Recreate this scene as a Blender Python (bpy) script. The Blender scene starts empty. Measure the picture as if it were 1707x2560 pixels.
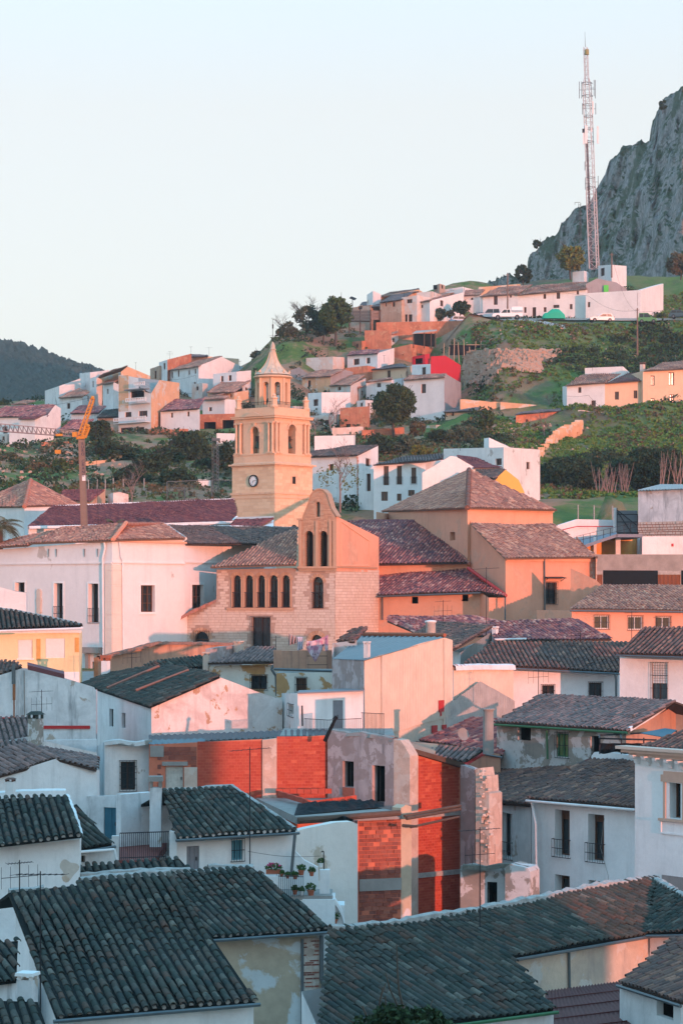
import bpy, math, random
import numpy as np
from mathutils import Vector, Matrix
R = random.Random(7)
NR = np.random.RandomState(5)
SC = bpy.context.scene
COL = SC.collection
rad = math.radians
# ---------------------------------------------------------------- camera, sky, sun, exposure
F, CX, HY = 6044.0, 853.5, 1500.0            # photo pixels: focal length, centre column, horizon row (85 mm lens)
cam_d = bpy.data.cameras.new("camera"); cam = bpy.data.objects.new("camera", cam_d); COL.objects.link(cam)
cam.location = (0, 0, 0); cam.rotation_euler = (rad(90), 0, 0)
cam_d.sensor_fit = 'VERTICAL'; cam_d.sensor_height = 36; cam_d.sensor_width = 24
cam_d.lens = 36 * F / 2560; cam_d.shift_y = (HY - 1280) / 2560
cam_d.clip_start = 0.5; cam_d.clip_end = 9000
SC.camera = cam
SUN_AZ, SUN_EL = 32.0, 2.6                   # degrees: azimuth from straight behind the camera towards its right
w = bpy.data.worlds.new("World"); SC.world = w; w.use_nodes = True
nt = w.node_tree; nt.nodes.clear()
wo = nt.nodes.new('ShaderNodeOutputWorld'); bg = nt.nodes.new('ShaderNodeBackground')
sky = nt.nodes.new('ShaderNodeTexSky'); sky.sky_type = 'NISHITA'; sky.sun_disc = False
sky.sun_elevation = rad(SUN_EL); sky.sun_rotation = rad(180 - SUN_AZ)
sky.air_density = 1.0; sky.dust_density = 0.6; sky.ozone_density = 2.0
tint = nt.nodes.new('ShaderNodeMix'); tint.data_type = 'RGBA'; tint.blend_type = 'MULTIPLY'
tint.inputs[0].default_value = 1.0; tint.inputs[7].default_value = (3.1, 3.0, 3.2, 1)
# the even veil of a clear evening sky: pale at the horizon, bluer towards the zenith
tc = nt.nodes.new('ShaderNodeTexCoord'); sz = nt.nodes.new('ShaderNodeSeparateXYZ'); veil = nt.nodes.new('ShaderNodeValToRGB')
cr_ = veil.color_ramp
while len(cr_.elements) < 4: cr_.elements.new(.5)
for e_, (p_, c_) in zip(cr_.elements, ((0.0, (.43, .412, .425)), (.20, (.435, .42, .40)), (.45, (.33, .60, .78)), (1.0, (.22, .64, 1.0)))): e_.position = p_; e_.color = (*c_, 1)
vm = nt.nodes.new('ShaderNodeMix'); vm.data_type = 'RGBA'; vm.blend_type = 'MULTIPLY'; vm.inputs[0].default_value = 1.0; vm.inputs[7].default_value = (12.0, 12.0, 12.0, 1)
nt.links.new(tc.outputs['Generated'], sz.inputs[0]); nt.links.new(sz.outputs[2], veil.inputs[0]); nt.links.new(veil.outputs[0], vm.inputs[6])
flat = nt.nodes.new('ShaderNodeMix'); flat.data_type = 'RGBA'; flat.inputs[0].default_value = 0.75
nt.links.new(sky.outputs[0], tint.inputs[6]); nt.links.new(tint.outputs[2], flat.inputs[6]); nt.links.new(vm.outputs[2], flat.inputs[7])
nt.links.new(flat.outputs[2], bg.inputs[0]); bg.inputs[1].default_value = 0.15
nt.links.new(bg.outputs[0], wo.inputs[0])
sd = bpy.data.lights.new("sun", 'SUN'); sun = bpy.data.objects.new("sun", sd); COL.objects.link(sun)
sd.energy = 3.4; sd.angle = rad(0.5); sd.color = (1.0, 0.335, 0.225)
sun.location = (60, -80, 40)
sv = Vector((math.sin(rad(SUN_AZ)) * math.cos(rad(SUN_EL)), -math.cos(rad(SUN_AZ)) * math.cos(rad(SUN_EL)), math.sin(rad(SUN_EL))))
sun.rotation_euler = sv.to_track_quat('Z', 'Y').to_euler()
SC.view_settings.view_transform = 'Standard'; SC.view_settings.look = 'None'
SC.view_settings.gamma = 1.0; SC.view_settings.use_curve_mapping = False
SC.view_settings.exposure = 0.36
SC.cycles.max_bounces = 5; SC.cycles.volume_bounces = 0; SC.cycles.volume_max_steps = 32; SC.cycles.diffuse_bounces = 3

# ---------------------------------------------------------------- measuring and mesh helpers
def P(px, py, Y): return Vector(((px - CX) / F * Y, Y, (HY - py) / F * Y))
def XY(px, Y): return Vector(((px - CX) / F * Y, Y))
def link(o, parent=None):
    COL.objects.link(o)
    if parent is not None:
        o.parent = parent
        if parent.get('_e'): o.matrix_parent_inverse = Matrix.Translation(-parent.location)
    return o
def thing(name, label, cat, loc, group=None):
    o = bpy.data.objects.new(name, None); o.empty_display_size = .5; COL.objects.link(o)
    o.location = loc; o['label'] = label; o['category'] = cat; o['_e'] = 1
    if group: o['group'] = group
    return o
def tag(o, label, cat, group=None):
    o['label'] = label; o['category'] = cat
    if group: o['group'] = group
    return o

class MB:
    def __init__(s): s.v = []; s.f = []
    def poly(s, pts):
        n = len(s.v); s.v += [tuple(p) for p in pts]; s.f.append(tuple(range(n, n + len(pts))))
    def hexa(s, c):       # 8 corners: 0-3 one face ring, 4-7 the opposite ring
        n = len(s.v); s.v += [tuple(p) for p in c]
        for q in ((0, 3, 2, 1), (4, 5, 6, 7), (0, 1, 5, 4), (1, 2, 6, 5), (2, 3, 7, 6), (3, 0, 4, 7)): s.f.append(tuple(n + i for i in q))
    def box(s, o, a, b, c):  # origin and three edge vectors
        o = Vector(o); a = Vector(a); b = Vector(b); c = Vector(c)
        s.hexa([o, o + a, o + a + b, o + b, o + c, o + a + c, o + a + b + c, o + b + c])
    def tube(s, p, q, r, r2=None, seg=6, caps=True):
        p = Vector(p); q = Vector(q); r2 = r if r2 is None else r2
        d = (q - p)
        if d.length < 1e-6: return
        d.normalize(); u = d.orthogonal().normalized(); w_ = d.cross(u); n = len(s.v)
        for c, rr in ((p, r), (q, r2)):
            for i in range(seg):
                a = 2 * math.pi * i / seg; s.v.append(tuple(c + (u * math.cos(a) + w_ * math.sin(a)) * rr))
        for i in range(seg):
            j = (i + 1) % seg; s.f.append((n + i, n + j, n + seg + j, n + seg + i))
        if caps: s.f.append(tuple(n + i for i in reversed(range(seg)))); s.f.append(tuple(n + seg + i for i in range(seg)))
    def line(s, pts, r, seg=5):
        for a, b in zip(pts, pts[1:]): s.tube(a, b, r, r, seg)
    def lathe(s, c, prof, seg=16, rot=0.0):
        c = Vector(c); n = len(s.v)
        for (r, z) in prof:
            for i in range(seg):
                a = 2 * math.pi * i / seg + rot; s.v.append((c.x + r * math.cos(a), c.y + r * math.sin(a), c.z + z))
        for k in range(len(prof) - 1):
            for i in range(seg):
                j = (i + 1) % seg; s.f.append((n + k * seg + i, n + k * seg + j, n + (k + 1) * seg + j, n + (k + 1) * seg + i))
        s.f.append(tuple(n + i for i in reversed(range(seg)))); m = n + (len(prof) - 1) * seg; s.f.append(tuple(m + i for i in range(seg)))
    def prism(s, pts, ext):  # polygon swept by ext
        e = Vector(ext); n = len(s.v); k = len(pts)
        s.v += [tuple(Vector(p)) for p in pts] + [tuple(Vector(p) + e) for p in pts]
        s.f.append(tuple(range(n, n + k))); s.f.append(tuple(reversed(range(n + k, n + 2 * k))))
        for i in range(k):
            j = (i + 1) % k; s.f.append((n + i, n + k + i, n + k + j, n + j))
    def build(s, name, mat, parent=None, smooth=False):
        if not s.v: return None
        me = bpy.data.meshes.new(name); me.from_pydata(s.v, [], s.f); me.validate()
        if mat: me.materials.append(mat)
        if smooth: me.shade_smooth()
        return link(bpy.data.objects.new(name, me), parent)

def npmesh(name, V, Fq, mat, parent=None, rnd=None, smooth=False):
    """V (n,3), Fq (m,k) all faces with k corners, rnd (m,) one value per face kept as a UV"""
    me = bpy.data.meshes.new(name); m, k = Fq.shape
    me.vertices.add(len(V)); me.vertices.foreach_set('co', V.astype(np.float32).ravel())
    me.loops.add(m * k); me.loops.foreach_set('vertex_index', Fq.astype(np.int32).ravel())
    me.polygons.add(m); me.polygons.foreach_set('loop_start', np.arange(0, m * k, k, dtype=np.int32))
    me.polygons.foreach_set('loop_total', np.full(m, k, dtype=np.int32))
    if rnd is not None:
        uv = me.uv_layers.new(name='rnd'); a = np.zeros((m * k, 2), np.float32); a[:, 0] = np.repeat(rnd, k); a[:, 1] = np.repeat((rnd * 7.31) % 1, k)
        uv.data.foreach_set('uv', a.ravel())
    me.update(calc_edges=True)
    if smooth: me.shade_smooth()
    else: me.shade_flat()
    if mat: me.materials.append(mat)
    return link(bpy.data.objects.new(name, me), parent)

# ---------------------------------------------------------------- materials
def newmat(name, rough=.9, metal=0.0):
    m = bpy.data.materials.new(name); m.use_nodes = True; t = m.node_tree; b = t.nodes['Principled BSDF']
    b.inputs['Roughness'].default_value = rough; b.inputs['Metallic'].default_value = metal
    if 'Specular IOR Level' in b.inputs: b.inputs['Specular IOR Level'].default_value = .25
    return m, t, b
def N(t, typ, **kw):
    n = t.nodes.new(typ)
    for k, v in kw.items(): setattr(n, k, v)
    return n
def noise(t, vec, scale, detail=4, rough=.6, dist=0):
    n = N(t, 'ShaderNodeTexNoise'); n.inputs['Scale'].default_value = scale; n.inputs['Detail'].default_value = detail
    n.inputs['Roughness'].default_value = rough; n.inputs['Distortion'].default_value = dist; t.links.new(vec, n.inputs['Vector']); return n.outputs[0]
def ramp(t, fac, stops, interp='LINEAR'):
    n = N(t, 'ShaderNodeValToRGB'); n.color_ramp.interpolation = interp; cr = n.color_ramp
    while len(cr.elements) < len(stops): cr.elements.new(.5)
    for e, (p, c) in zip(cr.elements, stops): e.position = p; e.color = (c[0], c[1], c[2], 1) if not isinstance(c, (float, int)) else (c, c, c, 1)
    t.links.new(fac, n.inputs[0]); return n.outputs[0]
def mix(t, fac, a, b, mode='MIX'):
    n = N(t, 'ShaderNodeMix', data_type='RGBA', blend_type=mode)
    for i, x in ((0, fac), (6, a), (7, b)):
        if isinstance(x, (int, float)): n.inputs[i].default_value = x
        elif isinstance(x, tuple): n.inputs[i].default_value = (x[0], x[1], x[2], 1)
        else: t.links.new(x, n.inputs[i])
    return n.outputs[2]
def wpos(t, sc=(1, 1, 1), off=0.0):
    g = N(t, 'ShaderNodeNewGeometry'); m = N(t, 'ShaderNodeMapping'); m.inputs['Scale'].default_value = sc
    m.inputs['Location'].default_value = (off, off * .7, off * 1.3); t.links.new(g.outputs['Position'], m.inputs['Vector']); return m.outputs[0]
def bump(t, b, h, strength=.3, dist=.02):
    n = N(t, 'ShaderNodeBump'); n.inputs['Strength'].default_value = strength; n.inputs['Distance'].default_value = dist
    t.links.new(h, n.inputs['Height']); t.links.new(n.outputs[0], b.inputs['Normal'])
_pc = {}
def plaster(col, dirt=.35, patch=None, pamt=.5, dcol=None, seed=0.0, scale=1.0, streak=.5):
    key = (col, dirt, patch, pamt, dcol, seed, scale, streak)
    if key in _pc: return _pc[key]
    m, t, b = newmat('plaster'); p = wpos(t, off=seed * 13.7); ps = wpos(t, (1.4, 1.4, .16), seed * 5.1)
    dcol = dcol or tuple(c * .52 for c in col)
    n1 = noise(t, p, .55 * scale, 5, .65, .4); n2 = noise(t, ps, 1.2 * scale, 5, .7); n3 = noise(t, p, 6 * scale, 4, .7)
    c = mix(t, ramp(t, n1, [(.42, 0.0), (.72, dirt)]), col, dcol)
    c = mix(t, ramp(t, n2, [(.53, 0.0), (.68, dirt * streak * 1.5)]), c, dcol)
    c = mix(t, ramp(t, n3, [(.35, .16 * (0.4 + dirt)), (.6, 0.0)]), c, tuple(x * .6 for x in col))
    if patch:
        n4 = noise(t, p, .9 * scale, 7, .62, .3)
        f = ramp(t, n4, [(1 - pamt - .015, 0.0), (1 - pamt + .015, 1.0)])
        pc = mix(t, noise(t, p, 3, 5), patch, tuple(x * .6 for x in patch)); c = mix(t, f, c, pc)
    t.links.new(c, b.inputs['Base Color']); bump(t, b, noise(t, p, 5, 6, .7), .5, .03)
    _pc[key] = m; return m
def rndval(t):
    uv = N(t, 'ShaderNodeUVMap', uv_map='rnd'); s = N(t, 'ShaderNodeSeparateXYZ'); t.links.new(uv.outputs[0], s.inputs[0])
    oi = N(t, 'ShaderNodeObjectInfo'); a = N(t, 'ShaderNodeMath', operation='ADD'); t.links.new(s.outputs[0], a.inputs[0]); t.links.new(oi.outputs['Random'], a.inputs[1])
    f = N(t, 'ShaderNodeMath', operation='FRACT'); t.links.new(a.outputs[0], f.inputs[0]); return f.outputs[0]
def tilemat(stops, moss=(.05, .06, .04), mo=.5, name='roof_tile', big=None, fine=9):
    m, t, b = newmat(name, .95); p = wpos(t); r = rndval(t)
    c = ramp(t, r, stops, 'LINEAR')
    n = noise(t, p, fine, 5, .75); n2 = noise(t, p, 1.3, 4, .6)
    c = mix(t, ramp(t, n, [(.38, 0.0), (.62, mo)]), c, moss)
    c = mix(t, ramp(t, n2, [(.35, .0), (.75, .45)]), c, big or tuple(x * 1.6 for x in moss))
    c = mix(t, ramp(t, noise(t, p, 16, 4, .8), [(.60, 0.0), (.72, .5)]), c, tuple(min(1, x * 3.2) for x in moss))
    t.links.new(c, b.inputs['Base Color']); bump(t, b, n, .5, .02); return m
def plain(name, col, rough=.7, metal=0.0, var=.25, scale=4, bumpy=0.1):
    m, t, b = newmat(name, rough, metal); p = wpos(t)
    c = mix(t, ramp(t, noise(t, p, scale, 5, .65), [(.35, 0.0), (.75, var)]), col, tuple(x * .45 for x in col))
    t.links.new(c, b.inputs['Base Color'])
    if bumpy: bump(t, b, noise(t, p, scale * 3, 4), bumpy, .02)
    return m
def glassmat(name, col=(.02, .03, .035), rough=.12):
    m, t, b = newmat(name, rough); b.inputs['Base Color'].default_value = (*col, 1); b.inputs['Specular IOR Level'].default_value = .5
    bump(t, b, noise(t, wpos(t), 1.5, 2), .08, .02); return m
M = {}
M['glass'] = glassmat('window_glass'); M['glassb'] = glassmat('window_glass_blue', (.05, .09, .11), .25)
M['dark'] = plain('room_shade', (.012, .012, .014), .95, 0, .3)  # near-black: the shade inside openings is put into the colour
M['iron'] = plain('wrought_iron', (.025, .025, .03), .6, .3, .3)
M['wood'] = plain('brown_wood', (.13, .06, .035), .6, 0, .5, 6)
M['dwood'] = plain('dark_wood', (.05, .028, .02), .7, 0, .5, 6)
M['white'] = plain('white_paint', (.78, .77, .75), .6, 0, .25)
M['grey'] = plain('grey_paint', (.22, .22, .24), .6, 0, .3)
M['gutter'] = plain('zinc_gutter', (.13, .15, .16), .5, .5, .4)
M['concrete'] = plain('concrete', (.30, .28, .26), .95, 0, .55, 1.5, .4)
M['mortar'] = plain('lime_mortar', (.40, .38, .36), .95, 0, .8, 5, .6)
M['fglass'] = plain('shutter_slats', (.72, .70, .68), .7, 0, .12)
# ---------------------------------------------------------------- walls, windows, roofs, tiles, masonry
class Face:
    """a vertical wall plane between two plan points; t runs along it, z is height, o points outwards (to the camera side)"""
    def __init__(s, a, b, out=None):
        s.a = Vector(a); s.b = Vector(b); d = s.b - s.a; s.L = d.length; s.u = d / s.L
        n = Vector((s.u.y, -s.u.x)); 
        if out is None: out = -(s.a + s.b) / 2
        if n.dot(Vector(out)) < 0: n = -n
        s.n = n
    def pt(s, t, z, o=0.0): q = s.a + s.u * t + s.n * o; return Vector((q.x, q.y, z))
    def t(s, px): k = (px - CX) / F; return (k * s.a.y - s.a.x) / (s.u.x - k * s.u.y)
    def z(s, px, py): return (HY - py) / F * (s.a.y + s.t(px) * s.u.y)
    def box(s, mb, t0, t1, z0, z1, o0, o1):
        mb.hexa([s.pt(t0, z0, o0), s.pt(t1, z0, o0), s.pt(t1, z1, o0), s.pt(t0, z1, o0), s.pt(t0, z0, o1), s.pt(t1, z0, o1), s.pt(t1, z1, o1), s.pt(t0, z1, o1)])

def archtop(h, t):
    if h.get('arch'):
        r = (h['t1'] - h['t0']) / 2; c = (h['t0'] + h['t1']) / 2; x = max(-r, min(r, t - c)); k = h['arch'] if h['arch'] is not True else 1.0
        return h['z1'] - r * k + k * math.sqrt(max(0, r * r - x * x))
    return h['z1']
def wallmesh(mb, fc, tops, zb, holes, depth=.22, thick=0.0):
    br = {0.0, fc.L}
    for t_, z_ in tops: br.add(min(max(t_, 0), fc.L))
    for h in holes:
        br.add(h['t0']); br.add(h['t1'])
        if h.get('arch'):
            for k in range(1, 8): br.add((h['t0'] + h['t1']) / 2 - math.cos(math.pi * k / 8) * (h['t1'] - h['t0']) / 2)
    br = sorted(x for x in br if -1e-6 <= x <= fc.L + 1e-6)
    def top(t):
        if t <= tops[0][0]: return tops[0][1]
        for (ta, za), (tb, zb_) in zip(tops, tops[1:]):
            if ta <= t <= tb + 1e-9: return za if tb - ta < 1e-9 else za + (zb_ - za) * (t - ta) / (tb - ta)
        return tops[-1][1]
    for ta, tb in zip(br, br[1:]):
        if tb - ta < 1e-4: continue
        m = (ta + tb) / 2; hs = sorted([h for h in holes if h['t0'] < m < h['t1']], key=lambda h: h['z0'])
        za = zb_ = zb
        e = (tb - ta) * 1e-4
        T0, T1 = top(ta + e), top(tb - e)
        for h in hs:
            mb.poly([fc.pt(ta, za), fc.pt(tb, zb_), fc.pt(tb, h['z0']), fc.pt(ta, h['z0'])])
            za, zb_ = archtop(h, ta), archtop(h, tb)
            d = h.get('depth', depth)
            mb.poly([fc.pt(ta, za), fc.pt(tb, zb_), fc.pt(tb, zb_, -d), fc.pt(ta, za, -d)])
            mb.poly([fc.pt(ta, h['z0']), fc.pt(tb, h['z0']), fc.pt(tb, h['z0'], -d), fc.pt(ta, h['z0'], -d)])
        mb.poly([fc.pt(ta, za), fc.pt(tb, zb_), fc.pt(tb, T1), fc.pt(ta, T0)])
        if thick:
            mb.poly([fc.pt(ta, T0), fc.pt(tb, T1), fc.pt(tb, T1, -thick), fc.pt(ta, T0, -thick)])
            if not hs: mb.poly([fc.pt(ta, zb, -thick), fc.pt(tb, zb, -thick), fc.pt(tb, T1, -thick), fc.pt(ta, T0, -thick)])
            else:
                za = zb_ = zb
                for h in hs: mb.poly([fc.pt(ta, za, -thick), fc.pt(tb, zb_, -thick), fc.pt(tb, h['z0'], -thick), fc.pt(ta, h['z0'], -thick)]); za, zb_ = archtop(h, ta), archtop(h, tb)
                mb.poly([fc.pt(ta, za, -thick), fc.pt(tb, zb_, -thick), fc.pt(tb, T1, -thick), fc.pt(ta, T0, -thick)])
    if thick:
        for t in (0, fc.L): mb.poly([fc.pt(t, zb), fc.pt(t, zb, -thick), fc.pt(t, top(t), -thick), fc.pt(t, top(t))])
    for h in holes:
        d = h.get('depth', depth)
        for t in (h['t0'], h['t1']): mb.poly([fc.pt(t, h['z0']), fc.pt(t, h['z0'], -d), fc.pt(t, archtop(h, t), -d), fc.pt(t, archtop(h, t))])

def W(px0, px1, py0, py1, kind='win', **k): return dict(px=(px0, px1), py=(py0, py1), kind=kind, **k)
def window(root, fc, h, depth=.22):
    """builds what fills one opening: frame, pane, and the grille, shutter, sill or surround it shows"""
    t0, t1, z0, z1 = h['t0'], h['t1'], h['z0'], h['z1']; k = h['kind']; d = h.get('depth', depth); far = fc.a.y > 235
    if k == 'void': return
    if k == 'hole':
        mb = MB(); D = h.get('room', 1.6)
        a, b, c, e = t0 - .02, t1 + .02, z0 - .02, z1 + .02
        for q in ([(a, c, -D), (b, c, -D), (b, e, -D), (a, e, -D)], [(a, c, -d), (a, c, -D), (a, e, -D), (a, e, -d)], [(b, c, -d), (b, c, -D), (b, e, -D), (b, e, -d)],
                  [(a, c, -d), (b, c, -d), (b, c, -D), (a, c, -D)], [(a, e, -d), (b, e, -d), (b, e, -D), (a, e, -D)]): mb.poly([fc.pt(*x) for x in q])
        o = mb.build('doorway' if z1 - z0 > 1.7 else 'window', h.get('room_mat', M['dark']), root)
    elif k == 'door':
        mb = MB(); fc.box(mb, t0 - .01, t1 + .01, z0 - .01, z1 + .01, -d - .06, -d + .01); nm = 'door'
        o = mb.build('door', h.get('mat', M['dwood']), root)
        if not far:
            m2 = MB(); n = h.get('planks', 4); w_ = (t1 - t0) / n
            for i in range(n): fc.box(m2, t0 + i * w_ + .012, t0 + (i + 1) * w_ - .012, z0 + .02, z1 - .03, -d + .01, -d + .03)
            m2.build('plank_panel', h.get('mat', M['dwood']), o)
            m3 = MB(); fc.box(m3, t1 - w_ * .5 - .03, t1 - w_ * .5, (z0 + z1) / 2 - .08, (z0 + z1) / 2 + .05, -d + .03, -d + .07); m3.build('handle', M['iron'], o)
    elif k == 'shutter':
        mb = MB(); fc.box(mb, t0 - .01, t1 + .01, z0 - .01, z1 + .01, -d - .05, -d + .0)
        o = mb.build('window', M['white'], root); n = h.get('n', 14 if not far else 5); m2 = MB(); hz = (z1 - z0 - .06) / n
        for i in range(n): fc.box(m2, t0 + .02, t1 - .02, z0 + .05 + i * hz + .008, z0 + .05 + (i + 1) * hz - .006, -d, -d + .03)
        m2.build('shutter', h.get('mat', M['fglass']), o)
    else:
        fm = h.get('frame', M['wood']); fw = h.get('fw', .055 if not far else .09)
        mb = MB(); T1 = z1
        zs = z1 - (t1 - t0) / 2 if h.get('arch') is True else z1
        fc.box(mb, t0 - .01, t0 + fw, z0, zs, -d - .05, -d + .02); fc.box(mb, t1 - fw, t1 + .01, z0, zs, -d - .05, -d + .02)
        fc.box(mb, t0 + fw, t1 - fw, z0 - .01, z0 + fw, -d - .05, -d + .02); fc.box(mb, t0 + fw, t1 - fw, zs - fw, zs + .01, -d - .05, -d + .02)
        nm_ = h.get('mull', 1 if t1 - t0 < 1.3 else 2)
        for i in range(nm_):
            c = t0 + (t1 - t0) * (i + 1) / (nm_ + 1); fc.box(mb, c - fw * .6, c + fw * .6, z0 + fw, zs - fw, -d - .04, -d + .015)
        for i in range(h.get('rails', 0)):
            c = z0 + (z1 - z0) * (i + 1) / (h['rails'] + 1); fc.box(mb, t0 + fw, t1 - fw, c - fw * .4, c + fw * .4, -d - .035, -d + .01)
        o = mb.build('window', fm, root)
        m2 = MB(); fc.box(m2, t0 - .02, t1 + .02, z0 - .02, z1 + .02, -d - .1, -d - .055); m2.build('pane', h.get('pane', M['glass']), o)
        if h.get('blind'):
            m3 = MB(); f = h['blind']; n = 8
            for i in range(n): zz = z1 - (z1 - z0) * f * (i + 1) / n; fc.box(m3, t0 + fw * .5, t1 - fw * .5, zz + .01, zz + (z1 - z0) * f / n - .004, -d + .02, -d + .045)
            m3.build('shutter', h.get('bmat', M['wood']), o)
    if h.get('bars'):
        mb = MB(); n = h['bars']; ov = .05; off = h.get('boff', .07)
        za, zb_ = z0 - ov, z0 + (z1 - z0) * h.get('bfrac', 1.0) + (ov if h.get('bfrac', 1) == 1 else 0); r = .011 if not far else .02
        a, b = t0 - ov, t1 + ov
        for i in range(n + 1): x = a + (b - a) * i / n; mb.tube(fc.pt(x, za, off), fc.pt(x, zb_, off), r, r, 4, False)
        for i in range(h.get('hb', 3)): zz = za + (zb_ - za) * i / max(1, h.get('hb', 3) - 1); fc.box(mb, a, b, zz - .012, zz + .012, off - .012, off + .012)
        for x in (a, b):
            for zz in (za, zb_): fc.box(mb, x - .012, x + .012, zz - .013, zz + .013, 0, off)
        mb.build('grille' if h.get('bfrac', 1) == 1 else 'railing', M['iron'], o)
    if h.get('diam'):
        mb = MB(); zt = z0 + (z1 - z0) * h['diam']; w_ = t1 - t0; st = .16; off = .04
        k2 = int((w_ + zt - z0) / st) + 1
        for i in range(k2 + 1):
            for sg in (0, 1):
                a0 = -(zt - z0) + i * st; p = max(0, a0); q = min(w_, a0 + (zt - z0))
                if q - p < .02: continue
                x0, x1 = (t0 + p, t0 + q) if sg == 0 else (t1 - p, t1 - q)
                mb.tube(fc.pt(x0, z0 + p - a0, off), fc.pt(x1, z0 + q - a0, off), .011, .011, 3, False)
        fc.box(mb, t0 - .03, t1 + .03, zt - .02, zt + .02, off - .02, off + .02); fc.box(mb, t0 - .03, t1 + .03, z0 - .02, z0 + .02, off - .02, off + .02)
        mb.build('railing', M['iron'], o)
    if h.get('sill'):
        mb = MB(); fc.box(mb, t0 - .08, t1 + .08, z0 - .07, z0 - .005, -.05, .09); mb.build('sill', h.get('smat', M['white']), o)
    if h.get('sur'):
        mb = MB(); s = h['sur'] if h['sur'] is not True else .16; e = .035
        fc.box(mb, t0 - s, t0, z0 - (s if h.get('surb', 1) else 0), z1 + s, 0.002, e); fc.box(mb, t1, t1 + s, z0 - (s if h.get('surb', 1) else 0), z1 + s, 0.002, e)
        fc.box(mb, t0, t1, z1, z1 + s, 0.002, e)
        if h.get('surb', 1): fc.box(mb, t0, t1, z0 - s, z0, 0.002, e + .02)
        mb.build('surround', h.get('sumat', M['white']), o)
    return o

def mkholes(fc, wins):
    hs = []
    for w_ in wins:
        h = dict(w_); a, b = w_['px']; t0, t1 = sorted((fc.t(a), fc.t(b))); m = (a + b) / 2
        z1, z0 = fc.z(m, w_['py'][0]), fc.z(m, w_['py'][1])
        t0 = max(.03, t0); t1 = min(fc.L - .03, t1)
        if t1 - t0 < .05: continue
        h.update(t0=t0, t1=t1, z0=z0, z1=z1); hs.append(h)
    return hs
def wall(root, A, B, tops, zb, mat, wins=(), name='wall', thick=0.0, depth=.22, out=None):
    """A, B = (px, Y); tops = list of (px, py) along the top edge; zb = height of the foot"""
    fc = Face(XY(*A), XY(*B), out); tp = sorted((fc.t(px), fc.z(px, py)) for px, py in tops)
    hs = mkholes(fc, wins); mb = MB(); wallmesh(mb, fc, tp, zb, hs, depth, thick)
    o = mb.build(name, mat, root)
    for h in hs: window(root, fc, h, depth)
    return fc
def plainwall(root, a, b, za, zb_, z0, mat, name='wall'):
    mb = MB(); mb.poly([(a.x, a.y, z0), (b.x, b.y, z0), (b.x, b.y, zb_), (a.x, a.y, za)]); return mb.build(name, mat, root)

TILE = {}
def tilemesh(seg, cap=True):
    """one barrel tile: along +Y, unit width and length, lower (wide) end at y=0"""
    key = (seg, cap)
    if key in TILE: return TILE[key]
    V = []; Q = []
    for y, r, zo in ((0, .5, .05), (1, .42, -.03)):
        for i in range(seg + 1):
            a = math.pi * i / seg; V.append((r * math.cos(a), y, zo + r * 1.0 * math.sin(a)))
    for i in range(seg): Q.append((i, i + 1, seg + 2 + i, seg + 1 + i))
    if cap:
        n = len(V)
        for i in range(seg + 1): a = math.pi * i / seg; V.append((.38 * math.cos(a), .0, .05 + .38 * .92 * math.sin(a)))
        for i in range(seg): Q.append((i + 1, i, n + i, n + i + 1))
        m = len(V)
        for i in range(seg + 1): a = math.pi * i / seg; V.append((.38 * math.cos(a), .12, .03 + .38 * .92 * math.sin(a)))
        for i in range(seg): Q.append((n + i + 1, n + i, m + i, m + i + 1))
    TILE[key] = (np.array(V), np.array(Q)); return TILE[key]
_tm = {}
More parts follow.
